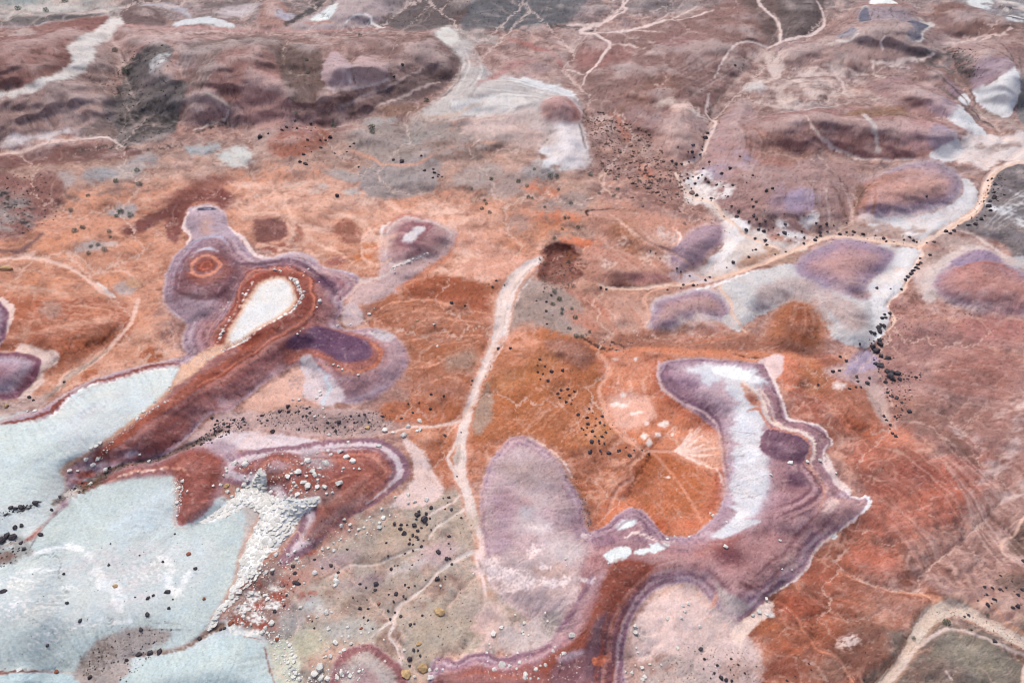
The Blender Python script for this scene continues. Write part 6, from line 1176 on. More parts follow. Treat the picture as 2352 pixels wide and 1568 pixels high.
# far left cone
F([(-40,78),(60,70),(160,60),(236,50),(226,78),(180,112),(160,140),(150,175),(110,205),(50,228),(-40,236)],(158,104,90), f=26, a=.6)
F([(150,60),(246,48),(226,84),(196,100),(160,80)],(150,84,70), f=16, a=.7)
Bundle([(40,110),(120,130),(176,128)],[(0,130),(30,190),(40,235)],14,[(128,80,70),(178,124,110)],(1.2,2.6),(.4, .7), f=3)
F([(284,60),(268,86),(246,104),(234,120),(222,134),(226,152),(214,172),(190,194),(140,224),(88,243),(0,254),(0,246),(60,240),(122,218),(168,188),(176,158),(172,140),(194,114),(232,80),(252,50),(284,48)],(212,204,192), f=12, a=.8, st=4, w=(5,3), r=3)
Bundle([(262,92),(300,130),(300,165)],[(190,196),(230,240),(250,280)],16,[(130,100,90),(200,178,164),(158,124,112)],(1.5,4),(.4, .75), f=3.5)
Bundle([(180,206),(215,260),(240,290)],[(40,256),(60,300),(70,325)],22,[(140,110,100),(196,166,156),(170,134,126)],(1.5,4),(.35, .7), f=3.5)
for x, y, rx, ry in [(28,338,30,8),(110,325,24,6),(70,330,20,6),(140,318,26,5)]:
    El(x, y, rx, ry, -8,(214,202,198), f=8, a=.8, r=5)
# dark cobbled hollow
F([(292,190),(318,158),(352,138),(396,140),(408,156),(384,176),(372,200),(404,214),(424,232),(412,280),(398,318),(352,336),(282,342),(268,322),(276,290),(262,262),(282,226)],(122,110,106), f=16, a=.8, **BR)
for x, y, rx, ry in [(322,162,34,11),(296,198,16,24),(306,230,36,12),(340,258,34,10),(356,300,42,24),(300,282,30,14),(396,280,14,28),(290,330,40,7)]:
    El(x, y, rx, ry, -22,(82,75,74), f=9, a=.8, r=7, n=(3,-.45, .1))
El(380,168,26,6,-22,(176,182,178), f=7, a=.8, n=(3,-.6,0)); El(372,184,24,5,-14,(206,206,202), f=6, a=.8, n=(3,-.6,0)); El(340,210,40,10,-24,(150,128,128), f=10, a=.6)
F([(205,310),(240,284),(268,302),(262,326),(190,328)],(138,114,106), f=6, a=.9)
S([(190,328),(235,324),(262,326),(290,345)],[4,6,6,3],(222,196,182), f=4)
# long brown ridge
S([(272,68),(400,71),(540,78),(640,82),(720,76),(860,71),(905,74)],[3,5,4,4,5,5,3],(190,128,116), f=4, a=.8)
S([(640,90),(700,86),(790,84),(880,90)],[4,8,8,4],(148,92,78), f=6, a=.7)
F([(440,132),(520,108),(590,100),(650,104),(650,130),(590,150),(520,190),(470,235),(450,230),(470,180)],(136,108,98), f=14, a=.75, **BR)
Bundle([(590,104),(520,140),(455,215),(430,290)],[(610,130),(560,165),(505,215),(462,255)],26,[(112,90,82),(166,132,118),(146,112,100),(124,102,96)],(2,4),(.5, .8), f=3)
F([(520,165),(590,150),(640,170),(650,215),(600,215),(560,235),(500,232)],(164,108,94), f=18, a=.8, **BR)
F([(590,205),(640,215),(668,246),(664,284),(620,302),(570,290),(560,250)],(184,130,118), f=18, a=.8, **BR)
F([(645,150),(700,140),(740,150),(748,190),(742,232),(700,256),(668,250),(655,210)],(122,92,80), f=14, a=.8, **BR)
Bundle([(650,160),(655,200),(675,245)],[(735,150),(742,200),(735,240)],12,[(96,76,68),(150,112,98),(110,100,96)],(2,4),(.4, .7), f=3)
F([(748,222),(750,185),(762,160),(776,153),(796,166),(812,178),(813,212),(790,230)],(186,150,150), f=7, a=.9); F([(817,212),(816,176),(836,162),(866,172),(892,196),(893,205),(850,222),(824,226)],(192,150,142), f=7, a=.9)
S([(813,172),(815,200),(820,228)],2.4,(128,92,86), f=3); S([(748,236),(800,232),(860,222),(896,206)],[3,5,5,3],(220,188,176), f=3)
F([(800,110),(870,110),(960,120),(1030,130),(1000,160),(930,170),(880,165),(830,140)],(142,100,90), f=18, a=.75, **BR)
F([(900,215),(980,182),(1040,150),(1058,172),(1020,210),(960,238),(880,255)],(132,100,94), f=10, a=.8, **BR); S([(862,262),(920,238),(985,210),(1010,200)],[4,5,4,3],(206,172,158), f=4); S([(790,258),(860,232),(930,205),(985,172)],[4,4,4,2],(206,170,156), f=4)
F([(860,262),(940,250),(980,262),(900,280)],(150,108,84), f=8, a=.8)
# strip beyond the crest
F([(594,62),(604,30),(620,8),(648,10),(668,40),(676,62),(640,72)],(172,118,100), f=7, a=.85); El(656,47,20,11,20,(170,164,178), f=7, a=.9)
F([(670,72),(722,40),(772,14),(810,-8),(880,-10),(870,40),(820,60),(760,70)],(182,156,152), f=7, a=.9); F([(714,48),(746,30),(774,15),(772,44),(752,55),(724,54)],(214,222,214), f=6); S([(700,60),(745,58),(768,62)],[4,8,4],(184,116,92), f=5, a=.9)
S([(660,68),(690,48),(722,24),(748,0)],[7,10,13,12],(92,84,82), f=5, r=4); F([(870,62),(905,40),(950,5),(985,-5),(1050,20),(1012,74),(930,78)],(112,96,94), f=10, a=.85, r=6); F([(1060,72),(1080,20),(1110,-10),(1340,-10),(1310,50),(1240,66),(1150,68)],(106,106,110), f=12, a=.85, r=5)
S([(905,30),(930,0)],26,(160,140,138), f=10, a=.7); Bundle([(1080,60),(1180,50),(1300,55)],[(1080,10),(1180,0),(1320,0)],22,[(92,92,98),(134,132,130),(120,112,110)],(1.5,4),(.4, .7), f=4)
S([(792,66),(814,51),(830,46),(850,48),(858,60),(885,72)],[3,4,4,4,5,4],(226,218,208), f=3)
F([(395,62),(440,48),(486,46),(520,56),(540,68),(470,64)],(200,206,204), f=5, a=.9, r=4); S([(330,18),(380,16),(420,28),(440,44)],[6,12,14,5],(172,164,170), f=5); F([(282,32),(330,20),(372,38),(378,62),(325,68),(290,60)],(132,98,92), f=8, a=.85, r=5)
for x, y, rx, ry, c in [(110,24,70,7,(196,188,172)),(40,12,50,7,(140,150,144)),(220,32,40,4,(214,192,176)),(60,52,60,8,(112,104,98)),(170,40,50,6,(96,88,88)),(560,30,36,8,(196,180,178)),(520,12,60,6,(128,108,104))]:
    El(x, y, rx, ry, -5, c, f=8, a=.85, r=4)
# grey-white shelf
F([(1002,92),(1030,76),(1052,88),(1050,110),(1026,116)],(208,204,190), f=7, a=.9, r=5); Bundle([(1050,110),(1062,160),(1030,220)],[(1100,130),(1120,190),(1080,250)],18,[(210,204,194),(176,160,150),(160,150,146)],(2,6),(.4, .8), f=4)
Bundle([(1100,190),(1200,200),(1310,230)],[(1080,270),(1160,262),(1240,262)],20,[(218,214,206),(196,186,176),(150,146,142)],(2,6),(.4, .8), f=4)
S([(1092,222),(1130,196),(1175,165),(1225,150)],[5,12,14,6],(186,124,114), f=9, a=.8); S([(1175,104),(1225,118),(1275,140),(1300,172)],[8,12,10,4],(178,104,90), f=8, a=.85)
Bd([(1240,270),(1250,252),(1275,242),(1310,246),(1332,264),(1335,288),(1315,304),(1280,304),(1250,293)],[(0,(204,168,160)),(8,(184,124,112)),(22,(170,98,90)),(40,(162,84,78))], f=10, st=1)
S([(1246,258),(1275,241),(1312,246),(1334,268)],[2,2.5,2.5,3],(216,196,190), f=3, a=.9); F([(1272,300),(1318,304),(1343,340),(1343,385),(1300,388),(1262,372),(1276,335)],(222,212,208), f=34, a=.8, r=6)
F([(1120,290),(1200,270),(1260,290),(1270,340),(1200,345),(1130,325)],(206,178,166), f=40, a=.7, r=8)
S([(1330,300),(1338,330),(1344,350)],[4,6,3],(104,84,78), f=4, a=.8)
# top centre slopes
F([(1700,6),(1770,10),(1800,60),(1776,110),(1745,90),(1720,50)],(124,94,84), f=16, a=.75); F([(1790,-10),(1876,-10),(1886,44),(1868,78),(1804,106),(1790,60)],(116,96,92), f=6, a=.85)
F([(1580,60),(1680,20),(1740,60),(1720,120),(1640,150),(1570,120)],(152,104,90), f=30, a=.6); El(1385,140,60,22,-5,(164,104,92), f=20, a=.6); El(1560,112,46,18,-8,(164,112,106), f=20, a=.6)
for p, wv in [([(1455,-5),(1425,25),(1390,50),(1370,60),(1300,62)],[4,4,4,5,2]),([(1435,0),(1430,18),(1438,28),(1400,48),(1340,70),(1335,80)],[3,6,5,6,7,8]),([(1335,78),(1360,85),(1390,105),(1400,120),(1385,140),(1365,165),(1345,185),(1340,200)],[7,6,7,8,6,6,5,4]),([(1345,80),(1370,84),(1420,74),(1450,74),(1500,62),(1560,52),(1600,44),(1640,30)],[5,5,5,6,5,3,3,2]),([(1740,-5),(1745,20),(1770,45),(1790,70),(1790,108)],[10,7,6,6,5]),([(1640,190),(1660,150),(1690,118),(1720,110),(1764,116),(1800,104),(1850,92),(1880,75),(1893,55),(1880,25),(1866,0)],[3,4,5,5,4,5,6,10,5,4,3]),([(1626,225),(1622,260),(1643,285),(1630,320),(1605,365),(1570,384)],[5,6,7,6,9,10]),([(1840,290),(1860,320),(1900,345),(1950,362),(2010,372),(2100,374)],[3,5,6,5,5,4])]:
    S(p, wv, (220,190,176), f=3.5, w=(3,2), r=1.5)
Bundle([(1560,264),(1530,320),(1505,372)],[(1580,266),(1615,310),(1632,345)],18,[(214,178,162),(150,108,96),(190,146,134)],(1.5,4),(.4, .75), f=3); El(1566,262,22,8,0,(226,186,166), f=8, a=.9, r=4)
# white-capped hill
F([(1985,34),(2020,36),(2065,32),(2110,52),(2140,90),(2120,130),(2060,150),(1990,148),(1930,140),(1900,110),(1940,80)],(168,130,120), f=22, a=.6); F([(1968,54),(1990,40),(2060,42),(2098,56),(2096,74),(2040,80),(1984,78)],(152,132,142), f=12, a=.75)
F([(1994,24),(2003,10),(2021,2),(2041,6),(2058,22),(2040,28),(2010,29)],(224,230,222), f=4); S([(1990,29),(2026,34),(2062,27)],[3,6,3],(186,122,96), f=4)
for pts in ([(1968,70),(1970,50),(1982,34),(1988,40),(1990,70),(1978,72)],[(1918,110),(1930,96),(1955,90),(1958,104),(1940,112)],[(2078,78),(2078,66),(2100,62),(2132,66),(2118,82),(2108,96),(2106,110),(2090,118),(2074,112),(2072,104),(2086,96),(2088,86)]):
    F(pts, (108,108,130), f=5, w=(2,2), r=3)
S([(2136,66),(2122,84),(2112,100),(2108,116),(2090,122)],[2,4,4,4,2],(214,210,198), f=4); S([(1912,116),(1940,118),(1962,108)],[3,5,3],(216,204,194), f=4)
for p in ([(2010,40),(2010,80),(2018,112)],[(2040,40),(2044,80),(2050,92),(2022,115)],[(2000,42),(1990,75)]):
    S(p, 2,(110,82,78), f=2.5)
S([(2022,116),(2014,126),(2020,136)],[4,6,4],(226,196,182), f=3); S([(2000,160),(2060,154),(2110,152),(2140,141)],[3,7,7,3],(222,192,176), f=5, r=4)
Bundle([(1780,175),(1850,178),(1930,176)],[(1790,232),(1870,228),(1960,222)],16,[(218,188,172),(150,114,100),(204,180,166)],(2,6),(.4, .8), f=4, w=(8,4))
# noses and purple bands at the right
F([(2232,218),(2270,215),(2300,198),(2318,184),(2330,210),(2332,238),(2314,272),(2285,266),(2252,250)],(210,211,209), f=5, a=.9, st=3); F([(2230,180),(2290,165),(2316,184),(2290,203),(2232,216)],(156,126,138), f=14, a=.8)
F([(2170,288),(2180,272),(2196,254),(2226,284),(2250,308),(2270,323),(2230,322),(2200,308)],(212,212,210), f=6, a=.9, st=3); F([(2120,240),(2176,248),(2194,260),(2172,287),(2126,270)],(162,130,142), f=16, a=.8); El(2130,250,26,12,20,(186,138,132), f=12, a=.7)
F([(2195,240),(2208,227),(2218,229),(2222,248),(2212,250)],(214,214,212), f=4, a=.9)
F([(2060,302),(2140,302),(2168,330),(2140,358),(2080,353),(2055,330)],(186,138,134), f=18, a=.75); F([(2140,308),(2186,322),(2172,348),(2142,358),(2124,340)],(160,136,154), f=14, a=.8); F([(2132,368),(2172,346),(2192,336),(2206,352),(2198,372),(2160,380)],(212,208,206), f=7, a=.9, st=4)
F([(1920,276),(1990,263),(2060,261),(2084,275),(2040,286),(1960,286)],(152,108,78), f=9, a=.85); S([(1980,285),(1992,312),(2005,340),(2014,360)],[12,12,8,4],(196,180,172), f=6, a=.8)
for p in ([(2100,150),(2150,190),(2210,240),(2260,290)],[(2290,110),(2310,150),(2325,200)],[(2240,110),(2290,150),(2326,185)],[(2180,120),(2190,165),(2220,210),(2240,250)]):
    S(p, [2,4,3],(106,84,78), f=3.5, a=.85, r=2.5)
for x, y, rx, ry in [(2196,145,22,12),(2206,168,16,20),(2180,130,12,8),(2220,192,10,14)]:
    El(x, y, rx, ry, 30,(92,86,86), f=8, a=.8, r=6, n=(3,-.5, .1))
# ------------------------------------------------------------------ wear: rills run down the slopes and drag colour with them
HT = HT.astype(np.float32)
def blur(a, n):
    for _ in range(n):
        b = a.copy()
        b[1:-1] = (a[:-2] + 2 * a[1:-1] + a[2:]) * .25
        a = b.copy()
        a[:, 1:-1] = (b[:, :-2] + 2 * b[:, 1:-1] + b[:, 2:]) * .25
    return a
def boxblur(a, r, n=3):
    for _ in range(n):
        for ax in (0, 1):
            p = np.concatenate([np.repeat(a.take([0], ax), r + 1, ax), a, np.repeat(a.take([-1], ax), r, ax)], ax).astype(np.float64)
            c = np.cumsum(p, ax)
            m = a.shape[ax]
            a = ((c.take(range(2 * r + 1, 2 * r + 1 + m), ax) - c.take(range(0, m), ax)) / (2 * r + 1)).astype(np.float32)
    return a
HT = blur(HT, 3) + .85 * boxblur(HILL, 6) + .15 * blur(HILL, 4)
# drainage: flood a coarse copy of the land from its edge inwards, count the runoff, cut branching gullies
import heapq
K = 2
ash = np.isin(SEG, [k for k, q in enumerate(segs) if q[0] in ('ash_slope', 'ash_dome')]).astype(np.float32)
wash = np.isin(SEG, [k for k, q in enumerate(segs) if q[0] == 'dry_wash']).astype(np.float32)
hc = boxblur(HT, 2, 1)[::K, ::K] + (2.2 * fbm(LT + 11, GY * .15, 15, 5, 171, .58) * depthk)[::K, ::K] - 6 * boxblur(wash, 2, 1)[::K, ::K] + .012 * (1568 - GY[::K, ::K]).clip(-400, 2200) * .25
cy, cx = hc.shape
hl = hc.ravel().tolist(); par = [-1] * (cx * cy); seen = bytearray(cx * cy); heap = []; seq = []
for q in list(range(cx * (cy - 1), cx * cy)) + [j * cx for j in range(cy)] + [j * cx + cx - 1 for j in range(cy)]:
    if not seen[q]: seen[q] = 1; heapq.heappush(heap, (hl[q], q))
nb8 = [(-1, 0), (1, 0), (0, -1), (0, 1), (-1, -1), (-1, 1), (1, -1), (1, 1)]
while heap:
    hq, q = heapq.heappop(heap); seq.append(q); j, i = divmod(q, cx)
    for dj, di in nb8:
        jj_, ii_ = j + dj, i + di
        if 0 <= jj_ < cy and 0 <= ii_ < cx:
            t = jj_ * cx + ii_
            if not seen[t]:
                seen[t] = 1; par[t] = q; heapq.heappush(heap, (max(hl[t], hq + 1e-4), t))
ac = [1.0] * (cx * cy)
for q in reversed(seq):
    if par[q] >= 0: ac[par[q]] += ac[q]
qd = (np.log(np.array(ac, np.float32)) / 9.0).clip(0, 1).reshape(cy, cx)
qraw = qd; qd = blur(qd, 1)
JJ, II = np.meshgrid(np.arange(NY, dtype=np.float32), np.arange(NX, dtype=np.float32), indexing='ij')
def upc(a):
    i = np.clip(II / K + 1.6 * WXf, 0, cx - 1.001); j = np.clip(JJ / K + 1.6 * WYf, 0, cy - 1.001)
    i0 = i.astype(np.int32); j0 = j.astype(np.int32); fi = i - i0; fj = j - j0
    return (a[j0, i0] * (1 - fi) + a[j0, i0 + 1] * fi) * (1 - fj) + (a[j0 + 1, i0] * (1 - fi) + a[j0 + 1, i0 + 1] * fi) * fj
QD = upc(qd); QL = sstep(.40, .66, upc(qraw) + .05 * N2)
VAL = .35 * boxblur(QD, 2, 2) + .35 * boxblur(QD, 6, 2) + .3 * boxblur(QD, 14, 2)
softash = boxblur(ash, 6, 2)
AMP = (3.2 + 5.4 * sstep(640, 200, GY) + 2.2 * sstep(1850, 2050, GX) * sstep(700, 900, GY)) * (1 - softash)
REL = -AMP * (VAL - .3)                       # cut straight down from the surveyed land
HT += (boxblur(HT, 22, 2) - HT) * (.6 * softash)
REL += sstep(520, 260, GY) * 1.2 * (1 - 2.2 * np.abs(fbm(MX + 900, MY, 70, 4, 141))) + boxblur(HILL, 5, 2) * (.14 + .42 * sstep(420, 280, GY)) * (1 - .5 * softash)
REL0 = REL.copy()
HT = HT + REL
HS = blur(HT, 4)
crest = HS - boxblur(HS, 11, 2)
crest = crest / (np.abs(boxblur(np.abs(crest), 40, 1)) + .08)
lumc = C @ np.array([.3, .6, .1], np.float32)
C += (lin((206, 184, 174)) - C) * ((.08 + .26 * sstep(480, 330, GY)) * sstep(.4, 2.2, crest + .5 * N2) * sstep(.45, .25, lumc))[..., None]   # bleached dust on the crests
mx = np.gradient(MX, axis=1); my = np.abs(np.gradient(MY, axis=0)) + 1e-3
gi = np.gradient(HS, axis=1) / (np.abs(mx) + 1e-3) ** 2
gj = np.gradient(HS, axis=0) / my ** 2
slope = np.hypot(np.gradient(HS, axis=1) / (np.abs(mx) + 1e-3), np.gradient(HS, axis=0) / my)
nl = np.sqrt(gi * gi + gj * gj) + 1e-9
vi = (gi / nl).astype(np.float32); vj = (gj / nl).astype(np.float32)
JJ, II = np.meshgrid(np.arange(NY, dtype=np.float32), np.arange(NX, dtype=np.float32), indexing='ij')

def at_idx(a, i, j):
    i = np.clip(i, 0, NX - 1.001); j = np.clip(j, 0, NY - 1.001)
    i0 = i.astype(np.int32); j0 = j.astype(np.int32); fi = i - i0; fj = j - j0
    if a.ndim == 3: fi = fi[..., None]; fj = fj[..., None]
    return (a[j0, i0] * (1 - fi) + a[j0, i0 + 1] * fi) * (1 - fj) + (a[j0 + 1, i0] * (1 - fi) + a[j0 + 1, i0 + 1] * fi) * fj

white = rng.standard_normal((NY, NX)).astype(np.float32)
white = blur(white, 1)
acc = white.copy()
for sgn in (1, -1):
    i = II.copy(); j = JJ.copy()
    for k in range(9):
        ii = np.clip(i, 0, NX - 1).astype(np.int32); jj = np.clip(j, 0, NY - 1).astype(np.int32)
        i += sgn * vi[jj, ii] * 1.3; j += sgn * vj[jj, ii] * 1.3
        acc += white[np.clip(j, 0, NY - 1).astype(np.int32), np.clip(i, 0, NX - 1).astype(np.int32)]
RIL = acc / acc.std()
RIL = RIL * np.clip(slope * 3.2, .25, 1.0)
drag = .35 * RIL * np.clip(slope * 3, .3, 1) + .5 * N3
C = at_idx(C, II + vi * drag, JJ + vj * drag).astype(np.float32)

# water: collect the runoff and let it draw thin channels, dark in the steep rills, pale with sand on the flats
FH = HS + .5 * fbm(LT, LR, 9, 4, 131) * np.sqrt(depthk) * .55 + .02 * rng.random((NY, NX))
dm = np.abs(mx) + 1e-3
best = np.zeros((NY, NX), np.float32); rec = (np.arange(NY * NX).reshape(NY, NX)).astype(np.int64)
base = rec.copy()
for dj in (-1, 0, 1):
    for di in (-1, 0, 1):
        if not (di or dj): continue
        nb = np.roll(np.roll(FH, -dj, 0), -di, 1); nid = np.roll(np.roll(base, -dj, 0), -di, 1)
        g = (FH - nb) / np.hypot(di * dm, dj * my)
        if dj == -1: g[0] = -1
        if dj == 1: g[-1] = -1
        if di == -1: g[:, 0] = -1
        if di == 1: g[:, -1] = -1
        m = g > best
        best[m] = g[m]; rec[m] = nid[m]
recl = rec.ravel().tolist(); accl = [1.0] * (NY * NX)
for q in np.argsort(-FH.ravel(), kind='stable').tolist():
    t = recl[q]
    if t != q: accl[t] += accl[q]
FA = np.log(np.array(accl, np.float32).reshape(NY, NX))
FA = np.maximum(.8 * blur(sstep(3.6, 6.2, FA), 1), QL)
HB = boxblur(HS, 8, 2)
steep = sstep(.13, .34, np.hypot(np.gradient(HB, axis=1) / dm, np.gradient(HB, axis=0) / my))
C *= (1 - (.30 + .2 * sstep(500, 250, GY)) * FA * steep)[..., None]
C += (lin((218, 186, 168)) - C) * (.55 * FA * (1 - steep) * notash)[..., None]
REL -= .12 * FA * steep * np.sqrt(depthk)

# grain of the soil: clods, pebbles, thin crusts
lum = C @ np.array([.3, .6, .1], np.float32)
pale = sstep(.35, .6, lum)
amp = 1 - .4 * pale
wn = rng.standard_normal((NY, NX)).astype(np.float32)
mul = 1 + amp * (.08 * N1 + .10 * N2 + .07 * N3 + .04 * N4 + .06 * RIL + .045 * wn)
C *= mul[..., None]
hue = .05 * fbm(LT + 300, LR, 6, 3, 93) + .03 * N3
C[..., 0] *= 1 + hue; C[..., 2] *= 1 - hue
peb = sstep(.50, .72, fbm(LT, GY * .165, .9, 1, 97) + .25 * N2 - .1 * pale)      # dark pebbles
C *= (1 - .22 * peb * amp)[..., None]
crust = sstep(.42, .7, fbm(LT + 77, GY * .165, 1.6, 2, 98) + .3 * N1) * (1 - pale)  # pale salt flecks
C += (lin((226, 200, 186)) - C) * (.14 * crust * sstep(100, 400, GY))[..., None]
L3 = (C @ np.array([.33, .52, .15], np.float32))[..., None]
C = L3 + (C - L3) * (.62 + .31 * sstep(150, 560, GY) - .05 * sstep(1700, 2000, GX) * sstep(700, 1000, GY))[..., None]        # less saturated toward the far hills
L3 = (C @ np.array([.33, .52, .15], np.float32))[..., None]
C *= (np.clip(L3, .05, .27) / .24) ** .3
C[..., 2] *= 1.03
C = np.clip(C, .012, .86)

# relief of the same things
HT = HT - REL0
REL += np.clip(slope, 0, .5) * RIL * .09 + .018 * N2 * np.sqrt(depthk) + .006 * N3 - .015 * peb

# ground never overhangs as seen along the survey lines
TG = -DZ / np.hypot(DX, DY)
flatr = (CAM_H / TG)[::-1]
def upright(h, k):
    e = k * flatr
    rho = ((CAM_H - h) / TG)[::-1]
    return (CAM_H - (np.maximum.accumulate(rho - e, axis=0) + e)[::-1] * TG).astype(np.float32)
HT = HT + boxblur(upright(HT, .3) - HT, 5, 2)
HT = upright(HT, .08)
sag = np.exp(-((GX - 128) / 80) ** 2 - ((GY - 1145) / 50) ** 2)          # the stony gully opens out gently at its mouth
HT += (boxblur(HT, 12, 2) - HT) * sag; REL += (boxblur(REL, 12, 2) - REL) * sag
T = (CAM_H - HT) / -DZ
PX, PY, PZ = (T * DX).astype(np.float32), (T * DY).astype(np.float32), HT + REL.astype(np.float32)
print('ground samples', NX, NY)
# ------------------------------------------------------------------ ground meshes
def soil_material():
    m = bpy.data.materials.new('clay_soil'); m.use_nodes = True
    n = m.node_tree; b = n.nodes['Principled BSDF']
    b.inputs['Roughness'].default_value = .95
    b.inputs['Specular IOR Level'].default_value = .12
    at = n.nodes.new('ShaderNodeAttribute'); at.attribute_name = 'soil'
    tc = n.nodes.new('ShaderNodeTexCoord')
    n1 = n.nodes.new('ShaderNodeTexNoise'); n1.inputs['Scale'].default_value = 2.2; n1.inputs['Detail'].default_value = 6; n1.inputs['Roughness'].default_value = .72
    mp = n.nodes.new('ShaderNodeMapRange'); mp.inputs[1].default_value = .25; mp.inputs[2].default_value = .75; mp.inputs[3].default_value = .78; mp.inputs[4].default_value = 1.2
    mx_ = n.nodes.new('ShaderNodeMix'); mx_.data_type = 'RGBA'; mx_.blend_type = 'MULTIPLY'; mx_.inputs[0].default_value = 1
    n.links.new(tc.outputs['Object'], n1.inputs['Vector'])
    n.links.new(n1.outputs['Fac'], mp.inputs[0])
    n.links.new(at.outputs['Color'], mx_.inputs[6]); n.links.new(mp.outputs[0], mx_.inputs[7])
    n.links.new(mx_.outputs[2], b.inputs['Base Color'])
    bp = n.nodes.new('ShaderNodeBump'); bp.inputs['Strength'].default_value = .3; bp.inputs['Distance'].default_value = .06
    n.links.new(n1.outputs['Fac'], bp.inputs['Height']); n.links.new(bp.outputs[0], b.inputs['Normal'])
    return m
SOIL = soil_material()

P = np.stack([PX, PY, PZ], -1)
du = np.zeros_like(P); dv = np.zeros_like(P)
du[:, 1:-1] = P[:, 2:] - P[:, :-2]; du[:, 0] = P[:, 1] - P[:, 0]; du[:, -1] = P[:, -1] - P[:, -2]
dv[1:-1] = P[:-2] - P[2:]; dv[0] = P[0] - P[1]; dv[-1] = P[-2] - P[-1]
NRM = np.cross(du, dv); NRM /= np.linalg.norm(NRM, axis=-1, keepdims=True) + 1e-12
NRM[NRM[..., 2] < 0] *= -1

fseg = SEG[:-1, :-1]
jj, ii = np.meshgrid(np.arange(NY - 1), np.arange(NX - 1), indexing='ij')
vid = jj * NX + ii
quads_all = np.stack([vid + NX, vid + NX + 1, vid + 1, vid], -1)   # near edge first, counter-clockwise from above
Pf = P.reshape(-1, 3); Nf = NRM.reshape(-1, 3); Cf = C.reshape(-1, 3)

def ground_mesh(name, quads, label):
    used, inv = np.unique(quads.ravel(), return_inverse=True)
    me = bpy.data.meshes.new(name)
    nv, nf = len(used), len(quads)
    me.vertices.add(nv); me.vertices.foreach_set('co', Pf[used].ravel())
    me.loops.add(nf * 4); me.loops.foreach_set('vertex_index', inv.astype(np.int32).ravel())
    me.polygons.add(nf); me.polygons.foreach_set('loop_start', np.arange(0, nf * 4, 4, dtype=np.int32))
    me.update(calc_edges=True)
    me.polygons.foreach_set('use_smooth', np.ones(nf, bool))
    ca = me.color_attributes.new('soil', 'FLOAT_COLOR', 'POINT')
    rgba = np.ones((nv, 4), np.float32); rgba[:, :3] = Cf[used]
    ca.data.foreach_set('color', rgba.ravel())
    me.normals_split_custom_set_from_vertices(Nf[used])
    me.materials.append(SOIL)
    o = bpy.data.objects.new(name, me); col.objects.link(o)
    o['kind'] = 'structure'
    if label: o['label'] = label
    return o
for k, (nm, lb) in enumerate(segs):
    q = quads_all[fseg == k]
    if len(q) > 20: ground_mesh(nm, q, lb or 'open clay flats and slopes of orange, brown and mauve soil')

# ------------------------------------------------------------------ rocks
def ground_at(u, v):
    fi = np.interp(u, XS, np.arange(NX)); fj = np.interp(v, YS, np.arange(NY))
    i0 = int(min(fi, NX - 2)); j0 = int(min(fj, NY - 2)); a = fi - i0; b = fj - j0
    p = (P[j0, i0] * (1 - a) + P[j0, i0 + 1] * a) * (1 - b) + (P[j0 + 1, i0] * (1 - a) + P[j0 + 1, i0 + 1] * a) * b
    return p

def scale_at(p):
    return float(math.sqrt(p[0] ** 2 + p[1] ** 2 + (CAM_H - p[2]) ** 2) / FOC)   # metres per sheet unit across the line of sight

rnd = random.Random(5)
def rock_mesh(name, mat, npts, seed, flat=.8, smooth=False, box=0.0):
    r = random.Random(seed); bm = bmesh.new()
    for _ in range(npts):
        z = r.uniform(-1, 1); t = r.uniform(0, 2 * math.pi); q = math.sqrt(1 - z * z)
        v = [q * math.cos(t), q * math.sin(t), z]
        if box:
            m = max(abs(c) for c in v); v = [c * ((1 - box) + box / m) for c in v]
        k = r.uniform(.86, 1.0) * .5
        bm.verts.new((v[0] * k, v[1] * k * r.uniform(.9, 1), v[2] * k * flat))
    bmesh.ops.convex_hull(bm, input=bm.verts)
    for v in [v for v in bm.verts if not v.link_faces]: bm.verts.remove(v)
    bmesh.ops.recalc_face_normals(bm, faces=bm.faces)
    me = bpy.data.meshes.new(name); bm.to_mesh(me); bm.free()
    if smooth: me.polygons.foreach_set('use_smooth', np.ones(len(me.polygons), bool))
    me.materials.append(mat)
    return me

